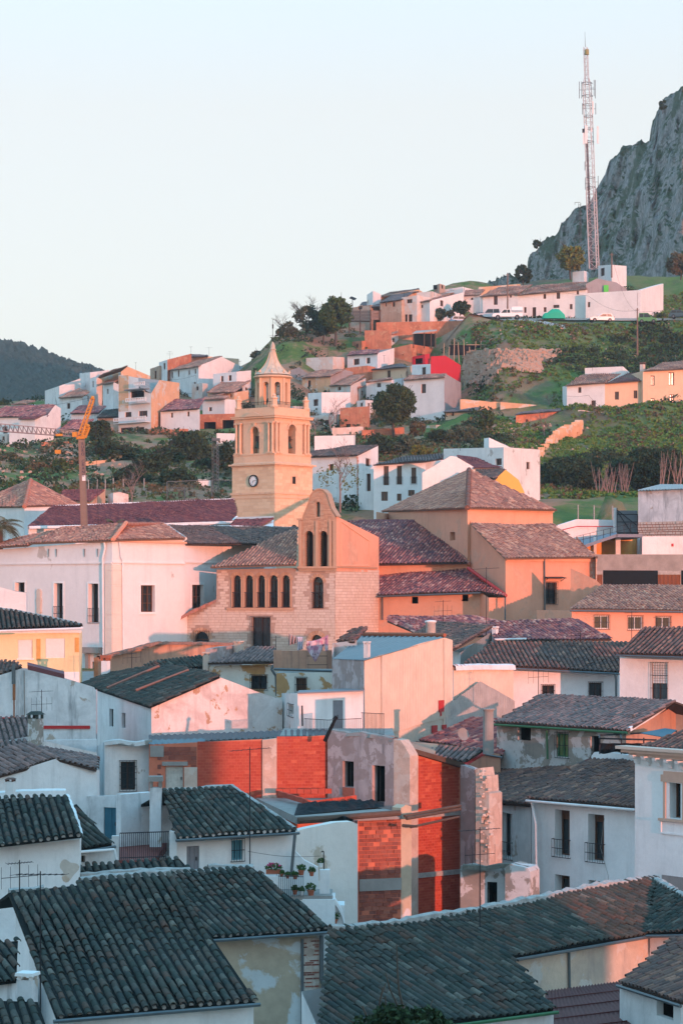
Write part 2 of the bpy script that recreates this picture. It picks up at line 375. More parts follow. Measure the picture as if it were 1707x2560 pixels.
def roof(root, A, B, others, pitch, mat, rows=.235, expo=.36, n_ind=0, slope_to=None, deck=None, back=0.0, thick=.09, seg=3, jit=1.0, gutter=False, ridge=False, uneven=.02, capmat=None, tiles=True, name='roof', verge=False, skew=False):
    """one roof slope. A, B = (px, py, Y) ends of its eave; others = (px, py) of the further outline, from B round to A;
    the slope rises away from the eave at `pitch` degrees. Returns its corner points."""
    a = P(*A); b = P(*B); e = (b - a); L = e.length; e.normalize()
    hd = Vector((-e.y, e.x, 0)).normalized()
    if hd.y < 0: hd = -hd
    if slope_to is not None and hd.dot(Vector((slope_to[0], slope_to[1], 0))) < 0: hd = -hd
    up = (hd * math.cos(rad(pitch)) + Vector((0, 0, math.sin(rad(pitch)))))
    up = (up - e * up.dot(e)).normalized(); n = e.cross(up)
    if n.z < 0: n = -n
    pts = [a, b]
    for (px, py) in others:
        d = P(px, py, 1.0); s = a.dot(n) / d.dot(n); pts.append(d * s)
    mb = MB(); mb.prism([p for p in pts], -n * thick)
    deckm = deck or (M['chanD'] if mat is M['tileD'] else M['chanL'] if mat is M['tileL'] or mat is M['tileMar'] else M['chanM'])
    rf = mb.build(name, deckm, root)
    if back:
        ri = pts[2:]; mb = MB()
        if len(ri) >= 2:
            p0, p1 = ri[0], ri[-1]; dr = hd * back - Vector((0, 0, back * math.tan(rad(pitch)))); mb.prism([p0, p1, p1 + dr, p0 + dr], -Vector((0, 0, thick)))
            mb.build(name, deckm, root)
    if not tiles: return pts, rf, n, up, e
    k_ = 0.0
    if skew:
        k_ = .5 * ((pts[-1] - a).dot(e) / (pts[-1] - a).dot(up) + ((pts[2] - a).dot(e) - L) / (pts[2] - a).dot(up))
    uv = [((p - a).dot(e) - k_ * (p - a).dot(up), (p - a).dot(up)) for p in pts]
    us = [q[0] for q in uv]; items = []
    nrow = int((max(us) - min(us)) / rows); w_ = rows
    for i in range(nrow + 1):
        u = min(us) + (i + .5) * rows
        xs = []
        for (u0, v0), (u1, v1) in zip(uv, uv[1:] + uv[:1]):
            if (u0 - u) * (u1 - u) < 0: xs.append(v0 + (v1 - v0) * (u - u0) / (u1 - u0))
        xs.sort(); sh = R.uniform(-.03, .03) * jit
        for v0, v1 in zip(xs[::2], xs[1::2]):
            v = v0 - .05 + R.uniform(-.02, .02); v1 -= .04
            while v < v1:
                items.append((u, v, min(expo * 1.28, max(.2, v1 - v + .1)), v <= v0 + .1)); v += expo * (1 + R.uniform(-.03, .03) * jit) if v > v0 else expo * R.uniform(.45, 1.0)
    if not items: return pts, rf, n, up, e
    I = np.array([(u, v, l) for u, v, l, _ in items]); m = len(I)
    en, upn, nn, an = (np.array(x) for x in (e, up, n, a))
    wob = uneven * (np.sin(I[:, 0] * 1.3 + I[:, 1] * .7 + A[0]) + np.sin(I[:, 0] * .45 - I[:, 1] * 1.1)) 
    latw = .015 * jit * np.sin(I[:, 1] * .9 + I[:, 0] * .6 + A[0])
    th = NR.normal(0, .022 * jit, m) + math.atan(k_); dz = NR.uniform(-.006, .016, m) * jit; wd = rows * .74 * (1 + NR.normal(0, .04 * jit, m))
    X = np.cos(th)[:, None] * en - np.sin(th)[:, None] * upn; Yv = np.sin(th)[:, None] * en + np.cos(th)[:, None] * upn
    O = an + (I[:, 0] + latw + NR.normal(0, .006 * jit, m) + k_ * I[:, 1])[:, None] * en + I[:, 1][:, None] * upn + (dz + wob + .012)[:, None] * nn
    rn = NR.uniform(0, 1, m)
    dist = O[:, 1].copy(); order = np.argsort(dist); ind = order[:n_ind]; rest = order[n_ind:]
    if len(ind):
        V, Q = tilemesh(6); key = (mat.name, 'i')
        if key not in _tm:
            _tm[key] = []
            for q in range(16):
                me = bpy.data.meshes.new('tile'); me.from_pydata(V.tolist(), [], Q.tolist()); l = me.uv_layers.new(name='rnd'); l.data.foreach_set('uv', np.full(len(l.data) * 2, (q + .5) / 16, np.float32)); me.shade_smooth(); me.materials.append(mat); _tm[key].append(me)
        for i in ind:
            me = R.choice(_tm[key])
            o = bpy.data.objects.new('tile', me)
            X_, Y_ = X[i] * wd[i], Yv[i] * I[i, 2]; Z_ = nn * wd[i]
            o.matrix_basis = Matrix(((X_[0], Y_[0], Z_[0], O[i, 0]), (X_[1], Y_[1], Z_[1], O[i, 1]), (X_[2], Y_[2], Z_[2], O[i, 2]), (0, 0, 0, 1)))
            COL.objects.link(o); o.parent = rf
    if len(rest):
        V, Q = tilemesh(seg, A[2] < 135); k = len(V)
        VV = O[rest][:, None, :] + V[None, :, 0:1] * (X[rest] * wd[rest][:, None])[:, None, :] + V[None, :, 1:2] * (Yv[rest] * I[rest, 2][:, None])[:, None, :] + V[None, :, 2:3] * (nn[None, :] * wd[rest][:, None])[:, None, :]
        FF = Q[None] + (np.arange(len(rest)) * k)[:, None, None]
        o = npmesh('tiles', VV.reshape(-1, 3), FF.reshape(-1, 4), mat, rf, np.repeat(rn[rest], len(Q)), smooth=True); o['kind'] = 'stuff'
    if gutter:
        g = MB(); q = a - e * .1 - hd * .09 + Vector((0, 0, -.10)); q2 = b + e * .1 - hd * .09 + Vector((0, 0, -.10))
        g.tube(q, q2, .055, .055, 6); g.build('gutter', M['gutter'] if gutter is True else gutter, root)
    if capmat:   # mortar plugs under the eave tiles
        for (u, v, l, first) in items:
            if first: g = MB(); c = a + e * u + up * (v + .04) + n * .03; g.tube(c - n * .015, c + up * .05 - n * .015, rows * .27 * R.uniform(.8, 1.1), rows * .27, 6); g.build('mortar_plug', capmat, rf)
    if ridge: ridgecap(rf, pts[2], pts[-1] if len(pts) == 4 else pts[3] if len(pts) > 3 else pts[2], mat if ridge is True else ridge)
    return pts, rf, n, up, e
def ridgecap(par, p, q, mat, r=.13, name='ridge_tiles'):
    d = q - p; L = d.length
    if L < .2: return
    k = max(1, int(L / .38)); mb = MB()
    for i in range(k):
        a = p + d * (i / k); b = p + d * ((i + 1.12) / k); j = R.uniform(-.012, .012)
        mb.tube(a + Vector((0, 0, -.03 + j)), b + Vector((0, 0, -.03 + j)), r * 1.08, r * .9, 7)
    o = mb.build(name, mat, par); 
    if o: o['kind'] = 'stuff'
def hiproof_line(root, a, b, mat): ridgecap(root, a, b, mat)

_ub = None
def unitbox():
    global _ub
    if _ub is None:
        mb = MB(); b = .06; 
        mb.box((0, 0, 0), (1, 0, 0), (0, 1, 0), (0, 0, 1)); me = bpy.data.meshes.new('brick'); me.from_pydata(mb.v, [], mb.f); l = me.uv_layers.new(name='rnd'); l.data.foreach_set('uv', np.zeros(len(l.data) * 2, np.float32)); _ub = me
    return _ub
_bm = {}
def masonry(root, fc, zbot, ztop, t0, t1, inside, bw, bh, mat, name='brick', n_ind=0, gap=.012, proud=.02, pj=.006, wj=.0, hj=0.0, prefer=None):
    """bricks or stones laid in courses on a wall face, each a few millimetres proud of the mortar"""
    items = []; z = zbot; row = 0
    while z < ztop:
        hh = bh * (1 + R.uniform(-hj, hj)); t = t0 - (bw / 2 if row % 2 else 0) - R.uniform(0, wj * bw)
        while t < t1:
            ww = bw * (1 + R.uniform(-wj, wj))
            a, b = max(t, t0), min(t + ww, t1)
            if b - a > .25 * bw and z + hh <= ztop + .3 * bh and all(inside(x, y) for x in (a + .01, (a + b) / 2, b - .01) for y in (z + .01, z + hh * .5, z + hh - .01)):
                items.append((a + gap / 2, b - gap / 2, z + gap / 2, z + hh - gap / 2, proud + R.uniform(-pj, pj)))
            t += ww
        z += hh; row += 1
    if not items: return
    R.shuffle(items)
    if prefer: items.sort(key=prefer)
    key = (name, mat.name)
    if key not in _bm: me = unitbox().copy(); me.name = name; me.materials.append(mat); _bm[key] = me
    me = _bm[key]; u = fc.u; n = fc.n
    for (a, b, c, d, o_) in items[:n_ind]:
        ob = bpy.data.objects.new(name, me); p = fc.pt(a, c, -.02)
        ob.matrix_basis = Matrix(((u.x * (b - a), n.x * (o_ + .02), 0, p.x), (u.y * (b - a), n.y * (o_ + .02), 0, p.y), (0, 0, d - c, p.z), (0, 0, 0, 1)))
        link(ob, root)
    rest = items[n_ind:]
    if rest:
        T = np.array(rest); k = len(T); un = np.array((u.x, u.y, 0)); nn = np.array((n.x, n.y, 0)); zz = np.array((0, 0, 1.0)); a3 = np.array((fc.a.x, fc.a.y, 0))
        cs = []
        for (ti, zi, oi) in ((0, 2, 1), (1, 2, 1), (1, 3, 1), (0, 3, 1), (0, 2, 0), (1, 2, 0), (1, 3, 0), (0, 3, 0)):
            cs.append(a3 + T[:, ti][:, None] * un + T[:, zi][:, None] * zz + (T[:, 4] if oi else np.full(k, -.01))[:, None] * nn)
        V = np.stack(cs, 1); Q = np.array([(0, 1, 2, 3), (0, 4, 5, 1), (1, 5, 6, 2), (2, 6, 7, 3), (3, 7, 4, 0)])
        o = npmesh(name + 's' if not name.endswith('s') else name, V.reshape(-1, 3), (Q[None] + (np.arange(k) * 8)[:, None, None]).reshape(-1, 4), mat, root, np.repeat(NR.uniform(0, 1, k), 5)); o['kind'] = 'stuff'

def house(name, label, pts, mat, wins=None, gables=None, depth=6.0, foot=None, cat='house', group=None, mats=None, cap=True, hd=.22, bcap=None):
    """pts: visible plan corners (px, py of the wall top, Y) from left to right; wins / gables / mats: per visible wall.
    foot: height of its foot; the hidden walls close the plan behind."""
    wins = wins or {}; gables = gables or {}; mats = mats or {}
    c = [XY(p[0], p[2]) for p in pts]; zt = [(HY - p[1]) / F * p[2] for p in pts]
    if foot is None: foot = min(ground(q.x, q.y) for q in c) - .6
    root = thing(name, label, cat, (c[0].x, c[0].y, foot), group)
    fcs = []
    for i in range(len(pts) - 1):
        g = gables.get(i, []); A, B = pts[i], pts[i + 1]
        fcs.append(wall(root, (A[0], A[2]), (B[0], B[2]), [(A[0], A[1])] + list(g) + [(B[0], B[1])], foot, mats.get(i, mat), wins.get(i, ()), depth=hd))
    if len(pts) == 3: hid = [c[0] + c[2] - c[1]]; hz = [(zt[0] + zt[2]) / 2]
    else:
        d = (c[-1] - c[0]).normalized(); pn = Vector((-d.y, d.x)); pn = pn if pn.y > 0 else -pn; hid = [c[-1] + pn * depth, c[0] + pn * depth]; hz = [zt[-1], zt[0]]
    seq = [c[-1]] + hid + [c[0]]; sz = [zt[-1]] + hz + [zt[0]]
    for i in range(len(seq) - 1): plainwall(root, seq[i], seq[i + 1], sz[i], sz[i + 1], foot, mat)
    if cap:
        zc = min(zt + hz) - .02; mb = MB(); mb.poly([(q.x, q.y, z) for q, z in zip(c + hid, zt + hz)]); mb.build('roof', bcap or M['concrete'], root)
    return root, fcs
# ---------------------------------------------------------------- terrain
_cp = [  # photo column, row, distance of points the ground passes through
 (0,1262,262),(0,1200,295),(0,1155,318),(0,1122,340),(0,1104,358),(0,1088,376),(0,1045,396),(0,1012,412),(0,1005,434),(0,1030,452),(0,1060,540),(100,1262,262),(100,1200,295),(100,1155,318),(100,1122,340),(100,1104,358),(100,1088,376),(100,1045,396),(100,1012,412),(100,1005,434),(100,1025,452),(100,1060,540),(200,1262,262),(200,1200,295),(200,1155,318),(200,1122,340),(200,1104,358),(200,1088,376),(200,1045,396),(200,1012,412),(200,975,434),(200,1020,452),(200,1060,540),(300,1262,262),(300,1200,295),(300,1155,318),(300,1122,340),(300,1104,358),(300,1088,376),(300,1045,396),(300,1012,412),(300,975,434),(300,1015,452),(300,1060,540),(400,1262,262),(400,1200,295),(400,1155,318),(400,1122,340),(400,1104,358),(400,1088,376),(400,1045,396),(400,1012,412),(400,975,434),(400,1010,452),(400,1060,540),(500,1262,262),(500,1200,295),(500,1155,318),(500,1122,340),(500,1104,358),(500,1088,376),(500,1045,396),(500,1012,412),(500,975,434),(500,1005,452),(500,1060,540),(600,1262,262),(600,1200,295),(600,1155,318),(600,1122,340),(600,1104,358),(600,1088,376),(600,1045,396),(600,1012,412),(600,975,434),(600,1000,452),(600,1060,540),(690,1262,262),(690,1205,286),(690,1150,312),(690,1108,342),(690,1088,358),(690,1068,370),(690,1048,381),(690,1012,391),(690,972,400),(690,925,408),(690,880,416),(690,850,425),(690,872,434),(690,872,452),(690,900,540),(800,1262,262),(800,1205,286),(800,1150,312),(800,1108,342),(800,1088,358),(800,1068,370),(800,1048,381),(800,1012,391),(800,972,400),(800,925,408),(800,880,416),(800,846,425),(800,829,434),(800,799,452),(800,875,540),(900,1262,262),(900,1205,286),(900,1150,312),(900,1108,342),(900,1088,358),(900,1068,370),(900,1048,381),(900,1012,391),(900,972,400),(900,925,408),(900,880,416),(900,843,425),(900,822,434),(900,786,452),(900,852,540),(1000,1262,262),(1000,1205,286),(1000,1150,312),(1000,1108,342),(1000,1088,358),(1000,1068,370),(1000,1048,381),(1000,1012,391),(1000,972,400),(1000,925,408),(1000,880,416),(1000,840,425),(1000,814,434),(1000,772,452),(1000,830,540),(1090,1262,262),(1090,1205,286),(1090,1150,312),(1090,1108,342),(1090,1088,358),(1090,1068,370),(1090,1048,381),(1090,1012,391),(1090,972,400),(1090,925,408),(1090,880,416),(1090,838,425),(1090,808,434),(1090,760,452),(1090,810,540),(1170,806,418),(1170,798,440),(1170,742,462),(1170,708,478),(1170,735,540),(1170,862,409),(1170,950,398),(1170,1000,386),(1170,1280,248),(1170,1225,292),(1170,1150,318),(1170,1100,336),(1170,1075,352),(1170,1050,368),(1170,1040,376),(1260,803,418),(1260,798,440),(1260,742,462),(1260,708,478),(1260,735,540),(1260,815,411),(1260,872,398),(1260,930,384),(1260,1280,248),(1260,1225,292),(1260,1150,318),(1260,1100,336),(1260,1075,352),(1260,1050,368),(1260,1000,376),(1350,803,418),(1350,798,440),(1350,742,462),(1350,708,478),(1350,735,540),(1350,815,411),(1350,872,398),(1350,930,384),(1350,1310,248),(1350,1225,292),(1350,1150,318),(1350,1100,336),(1350,1075,352),(1350,1050,368),(1350,1000,376),(1440,803,418),(1440,798,440),(1440,742,462),(1440,708,478),(1440,735,540),(1440,815,411),(1440,872,398),(1440,930,384),(1440,1310,248),(1440,1225,292),(1440,1150,318),(1440,1100,336),(1440,1064,354),(1440,1030,362),(1440,1002,374),(1530,803,418),(1530,798,440),(1530,742,462),(1530,708,478),(1530,735,540),(1530,815,411),(1530,872,398),(1530,930,384),(1530,1310,248),(1530,1225,292),(1530,1150,318),(1530,1100,336),(1530,1064,354),(1530,1030,362),(1530,1002,374),(1620,803,418),(1620,798,440),(1620,742,462),(1620,708,478),(1620,735,540),(1620,815,411),(1620,872,398),(1620,930,384),(1620,1310,248),(1620,1225,292),(1620,1150,318),(1620,1100,336),(1620,1064,354),(1620,1030,362),(1620,1002,374),(1710,803,418),(1710,798,440),(1710,742,462),(1710,708,478),(1710,735,540),(1710,815,411),(1710,872,398),(1710,930,384),(1710,1310,248),(1710,1225,292),(1710,1150,318),(1710,1100,336),(1710,1064,354),(1710,1030,362),(1710,1002,374)
]
_cx = [P(*c) for c in _cp]
_fix = [(-60,20,-9),(0,-20,-3),(0,20,-8),(40,20,-12),(-40,60,-17),(0,60,-18),(40,60,-18),(-30,95,-15),(0,95,-15.5),(40,95,-15),(-40,130,-8),(0,130,-8),(40,130,-9),(-50,170,-4.5),(0,165,-4.5),(30,170,-5),(60,170,-5),(-60,215,-2),(-20,220,-3),(10,222,-1),(45,205,-1),(90,205,-1),(-110,200,-8),(-140,300,2),
 (-200,430,2),(-150,480,8),(180,480,62),(200,400,45),(180,300,25),(150,200,5),(-120,100,-15),(120,90,-14),(-100,-60,-6),(100,-60,-6),(0,-80,-4),(-220,250,-8),(220,560,80)]
_pts = np.array([(p.x, p.y) for p in _cx] + [(a, b) for a, b, _ in _fix], float); _zz = np.array([p.z for p in _cx] + [c for _, _, c in _fix], float)
_S = 100.0
def _phi(r): return r
_D = np.sqrt(((_pts[:, None] - _pts[None]) ** 2).sum(-1)) / _S
_n = len(_pts); _A = np.zeros((_n + 3, _n + 3)); _A[:_n, :_n] = -_phi(_D) + np.eye(_n) * -.02; _A[:_n, _n] = 1; _A[:_n, _n + 1:] = _pts / _S; _A[_n:, :_n] = _A[:_n, _n:].T
_w = np.linalg.solve(_A, np.concatenate([_zz, np.zeros(3)]))
def groundv(x, y):
    x = np.asarray(x, float); y = np.asarray(y, float); out = np.zeros(x.shape)
    for i in range(_n): out -= _w[i] * np.hypot(x - _pts[i, 0], y - _pts[i, 1]) / _S
    out = out + _w[_n] + _w[_n + 1] * x / _S + _w[_n + 2] * y / _S
    return np.where((y < 165) & (np.abs(x) > 45), np.minimum(out, -14), out)
def ground(x, y): return float(groundv(np.array([x]), np.array([y]))[0])
from mathutils import noise as mn
def fbm(x, y, z=0.0, o=4):
    s = 0; a = 1
    for i in range(o): s += a * mn.noise(Vector((x, y, z))); x *= 2.1; y *= 2.1; z *= 2.1; a *= .5
    return s
def grid(name, xs, ys, zf, mat, parent=None, smooth=True):
    X, Y = np.meshgrid(xs, ys); Z = zf(X, Y); V = np.stack([X.ravel(), Y.ravel(), Z.ravel()], 1); nx, ny = len(xs), len(ys)
    i = np.arange(ny - 1)[:, None] * nx + np.arange(nx - 1)[None]; i = i.ravel()
    return npmesh(name, V, np.stack([i, i + 1, i + nx + 1, i + nx], 1), mat, parent, None, smooth)
def nfield(X, Y, sc, seed, o=4):
    return np.array([fbm(a * sc + seed, b * sc - seed, seed, o) for a, b in zip(X.ravel(), Y.ravel())]).reshape(X.shape)
def terr(X, Y):
    Z = groundv(X, Y); h = np.clip((Y - 230) / 60, 0, 1); h = h * (1 - .93 * np.clip(1.6 - np.abs(Y - 425) / 14, 0, 1) * np.clip((X - 10) / 10, 0, 1)); Z = Z + h * (nfield(X, Y, .045, 3.1) * 1.5 + nfield(X, Y, .22, 9.1, 3) * .45); return Z
m, t_, b_ = newmat('hillside_grass', .95); p_ = wpos(t_)
g1 = noise(t_, p_, .07, 6, .65, .5); g2 = noise(t_, p_, .45, 6, .7); g3 = noise(t_, p_, 2.6, 5, .8)
c_ = mix(t_, ramp(t_, g2, [(.35, 0.0), (.65, 1.0)]), (.060, .130, .026), (.125, .180, .038))
c_ = mix(t_, ramp(t_, g1, [(.5, 0.0), (.62, .75)]), c_, (.075, .055, .05))
c_ = mix(t_, ramp(t_, g3, [(.55, 0.0), (.75, .8)]), c_, (.022, .045, .018))
c_ = mix(t_, ramp(t_, noise(t_, p_, 1.1, 6, .75), [(.62, 0.0), (.67, .8)]), c_, (.26, .18, .14))
# bare orange earth on the terraces of the old quarter
sp_ = N(t_, 'ShaderNodeSeparateXYZ'); t_.links.new(N(t_, 'ShaderNodeNewGeometry').outputs['Position'], sp_.inputs[0])
ea = N(t_, 'ShaderNodeMath', operation='MULTIPLY'); t_.links.new(ramp(t_, noise(t_, p_, .10, 6, .7), [(.44, 0.0), (.54, 1.0)]), ea.inputs[0])
mr_ = N(t_, 'ShaderNodeMapRange'); mr_.inputs[1].default_value = 22; mr_.inputs[2].default_value = 34; mr_.inputs[3].default_value = 1; mr_.inputs[4].default_value = .22; t_.links.new(sp_.outputs[0], mr_.inputs[0]); t_.links.new(mr_.outputs[0], ea.inputs[1])
c_ = mix(t_, ea.outputs[0], c_, mix(t_, g3, (.26, .12, .07), (.46, .27, .17)))
t_.links.new(c_, b_.inputs['Base Color']); bump(t_, b_, g3, .9, .3)
M['grass'] = m
def seg(a, b, n): return list(np.linspace(a, b, n, endpoint=False))
g_ = grid('terrain', np.array(seg(-700, -220, 24) + seg(-220, 220, 260) + seg(220, 700, 25)), np.array(seg(-200, 230, 60) + seg(230, 560, 200) + seg(560, 1000, 23)),
          lambda X, Y: terr(X, Y) - np.clip((Y - 520) / 100, 0, 9) * 15 - np.clip((np.abs(X) - 130) / 60, 0, 9) * 14, M['grass'])
g_['kind'] = 'structure'
# the plain beyond, out to the horizon
mb = MB(); mb.poly([(-1500, -215, -70), (1500, -215, -70), (1500, 2600, -70), (-1500, 2600, -70)]); o = mb.build('ground', M['grass']); o['kind'] = 'structure'
# paved streets between the near houses
mb = MB(); 
for i in range(14):
    for j in range(14):
        q = [(-45 + 7 * (i + a), 50 + 8 * (j + b_2)) for a, b_2 in ((0, 0), (1, 0), (1, 1), (0, 1))]
        mb.poly([(x, y, ground(x, y) + .12) for x, y in q])
o = mb.build('street', M['concrete']); o['kind'] = 'structure'
# ---------------------------------------------------------------- materials of the town
WHT = (.74, .73, .72)
M['w1'] = plaster(WHT, .42, None, seed=1); M['w2'] = plaster((.70, .68, .66), .6, (.48, .40, .33), .37, seed=2)
M['w3'] = plaster((.68, .68, .68), .75, (.50, .42, .35), .36, (.26, .27, .28), seed=3, streak=.9)
M['w4'] = plaster((.76, .75, .74), .30, None, seed=4)
M['peel'] = plaster((.66, .65, .63), .4, (.60, .46, .33), .53, seed=6, scale=.42)
M['peel2'] = plaster((.30, .26, .22), .6, (.62, .60, .58), .5, (.10, .12, .12), seed=7, scale=1.1)
M['beige'] = plaster((.58, .45, .34), .7, (.64, .57, .50), .47, (.26, .22, .20), seed=8, scale=.9)
M['yellow'] = plaster((.78, .60, .34), .25, None, seed=9)
M['lilac'] = plaster((.50, .41, .40), .7, (.40, .31, .29), .5, (.22, .18, .18), seed=10, scale=1.3, streak=1.0)
M['terra'] = plaster((.50, .27, .18), .5, None, dcol=(.20, .12, .10), seed=11, streak=1.0)
M['rubble'] = plaster((.56, .42, .34), .7, (.66, .55, .47), .45, seed=12, scale=2.2)
M['orangepatch'] = plaster((.72, .66, .58), .4, (.58, .32, .14), .47, seed=13, scale=1.2)
M['gablew'] = plaster((.72, .64, .60), .9, (.54, .34, .22), .39, (.38, .27, .24), seed=14, scale=1.5, streak=.3)
DK = [(0.0, (.026, .036, .032)), (.18, (.075, .078, .066)), (.34, (.034, .042, .043)), (.5, (.11, .085, .068)), (.64, (.05, .055, .05)), (.78, (.13, .068, .05)), (.9, (.09, .088, .08)), (1.0, (.19, .17, .14))]
M['tileD'] = tilemat(DK, (.018, .034, .031), .5, big=(.05, .06, .050))
M['chanD'] = plain('channel_tiles_shaded', (.007, .009, .009), .95, 0, .5, 4); M['chanL'] = plain('channel_tiles_light', (.20, .12, .085), .95, 0, .5, 4); M['chanM'] = plain('channel_tiles', (.07, .048, .04), .95, 0, .5, 4)  # decks darker than their tiles: shade of the gaps put into the colour
MD = [(0.0, (0.089, 0.056, 0.054)), (0.3, (0.208, 0.111, 0.088)), (0.5, (0.133, 0.093, 0.088)), (0.7, (0.297, 0.149, 0.101)), (0.85, (0.178, 0.075, 0.068)), (1.0, (0.446, 0.236, 0.162))]
M['tileM'] = tilemat(MD, (.055, .047, .044), .5, big=(.12, .088, .075))
LT = [(0.0, (0.208, 0.091, 0.07)), (0.25, (0.52, 0.194, 0.119)), (0.45, (0.313, 0.118, 0.084)), (0.65, (0.748, 0.305, 0.182)), (0.82, (0.416, 0.139, 0.098)), (1.0, (0.8, 0.401, 0.251))]
M['tileL'] = tilemat(LT, (.24, .13, .105), .35, big=(.42, .235, .18), fine=5)
RD = [(0.0, (0.094, 0.045, 0.071)), (0.2, (0.45, 0.112, 0.095)), (0.38, (0.131, 0.06, 0.079)), (0.55, (0.637, 0.195, 0.142)), (0.72, (0.206, 0.075, 0.087)), (0.9, (0.8, 0.36, 0.268)), (1.0, (0.525, 0.12, 0.095))]
M['tileR'] = tilemat(RD, (.14, .07, .08), .2, big=(.30, .12, .11))
MAR = [(0.0, (0.096, 0.029, 0.04)), (0.4, (0.24, 0.056, 0.056)), (0.6, (0.128, 0.04, 0.048)), (0.8, (0.352, 0.096, 0.072)), (1.0, (0.176, 0.048, 0.056))]
M['tileMar'] = tilemat(MAR, (.14, .05, .05), .3)
GR = [(0.0, (0.138, 0.101, 0.1)), (0.5, (0.234, 0.155, 0.144)), (1.0, (0.343, 0.214, 0.188))]
M['tileG'] = tilemat(GR, (.10, .082, .078), .5)
M['brickR'] = tilemat([(0.0, (.34, .055, .035)), (.2, (.40, .078, .048)), (.6, (.45, .095, .06)), (.85, (.38, .06, .04)), (1.0, (.56, .15, .085))], (.30, .05, .035), .3, name='hollow_brick', big=(.46, .07, .035))
M['brickB'] = tilemat([(0.0, (.17, .05, .04)), (.5, (.28, .075, .05)), (1.0, (.38, .13, .085))], (.16, .06, .045), .4, name='weathered_brick', big=(.22, .10, .08))
M['brickm'] = plain('brick_mortar', (.56, .17, .10), .95, 0, .4, 3)
M['corr'] = plain('corrugated_metal_cream', (.66, .55, .45), .55, .1, .35, 1.2)
M['corrR'] = plain('corrugated_red', (.11, .03, .028), .7, .0, .5, 1.2)
M['corrG'] = plain('corrugated_grey', (.16, .19, .21), .45, .3, .4, 1.2)
M['red'] = plain('red_paint', (.48, .03, .03), .6, 0, .3)
M['tarp'] = plain('black_tarp', (.010, .014, .017), .95, 0, .4, 2, .4)
M['blue'] = plain('blue_paint', (.03, .12, .17), .6, 0, .3)
M['blued'] = plain('blue_shutter', (.10, .30, .38), .6, 0, .2)
M['green'] = plain('green_paint', (.05, .15, .07), .6, 0, .5)
M['pot'] = plain('terracotta_pot', (.36, .11, .06), .9, 0, .3)
M['beam'] = plain('old_timber', (.12, .075, .055), .9, 0, .6, 3, .5)

def corrugated(root, A, B, tops, zb, mat, pitch=.25, amp=.035, name='corrugated_sheet', off=0.0, seams=()):
    fc = Face(XY(*A), XY(*B)); tp = sorted((fc.t(px), fc.z(px, py)) for px, py in tops); n = max(2, int(fc.L / pitch)) * 4; V = []; Q = []
    ts = [x[0] for x in tp]; zs = [x[1] for x in tp]
    rows_ = [0.0] + sorted(seams) + [1.0]; idx = 0
    for ri in range(len(rows_) - 1):
        for i in range(n + 1):
            t = fc.L * i / n; zt = float(np.interp(t, ts, zs)); zz0 = zb + (zt - zb) * rows_[ri]; zz1 = zb + (zt - zb) * rows_[ri + 1]
            o = off + amp * math.sin(i * math.pi / 2 + .4) + ri * .012 + .012 * math.sin(i * .21 + ri * 2)
            V.append(tuple(fc.pt(t, zz0 - .03, o + .02))); V.append(tuple(fc.pt(t, zz1, o - .01)))
        for i in range(n): k = idx + 2 * i; Q.append((k, k + 2, k + 3, k + 1))
        idx += 2 * (n + 1)
    return fc, npmesh(name, np.array(V), np.array(Q), mat, root, None, True)
def corrroof(root, pts, mat, pitch=.2, amp=.025, name='roof', along=(0, 3)):
    """corrugated sheet over a quad a,b,c,d (world points); the ribs run from ab to dc"""
    a, b, c, d = [Vector(p) for p in pts]; n = max(2, int((b - a).length / pitch)) * 4; nn = (b - a).cross(d - a).normalized(); nn = nn if nn.z > 0 else -nn
    V = []; Q = []
    for i in range(n + 1):
        f = i / n; p = a.lerp(b, f) + nn * amp * math.sin(i * math.pi / 2); q = d.lerp(c, f) + nn * amp * math.sin(i * math.pi / 2); V += [tuple(p), tuple(q)]
    for i in range(n): Q.append((2 * i, 2 * i + 2, 2 * i + 3, 2 * i + 1))
    return npmesh(name, np.array(V), np.array(Q), mat, root, None, True)
def crust(root, pts, mat, w=.22, h=.16, name='mortar_ridge', seed=1, n=60, rr=.5):
    """a lumpy mortar strip laid along a polyline of world points"""
    mb = MB(); rr_ = random.Random(seed); P_ = []
    for a, b in zip(pts, pts[1:]):
        k = max(1, int((b - a).length / .25))
        for i in range(k): P_.append(a.lerp(b, i / k))
    P_.append(pts[-1]); prev = None
    for i, p in enumerate(P_):
        d = (P_[min(i + 1, len(P_) - 1)] - P_[max(i - 1, 0)]).normalized(); s = Vector((-d.y, d.x, 0)).normalized()
        ww = w * .8 * (1 + rr_.uniform(-.25, .25) * rr * 2); hh = h * .62 * (1 + rr_.uniform(-.35, .35) * rr * 2)
        ring = [p + s * ww - Vector((0, 0, .12)), p + s * ww * .8 + Vector((0, 0, hh * .6)), p + Vector((0, 0, hh)), p - s * ww * .8 + Vector((0, 0, hh * .6)), p - s * ww - Vector((0, 0, .12))]
        n0 = len(mb.v); mb.v += [tuple(x) for x in ring]
        if prev is not None:
            for k in range(4): mb.f.append((prev + k, prev + k + 1, n0 + k + 1, n0 + k))
        prev = n0
    return mb.build(name, mat, root)
def pipe(root, pts, r=.05, mat=None, name='downpipe'):
    mb = MB(); mb.line([Vector(p) for p in pts], r, 7); return mb.build(name, mat or M['gutter'], root)
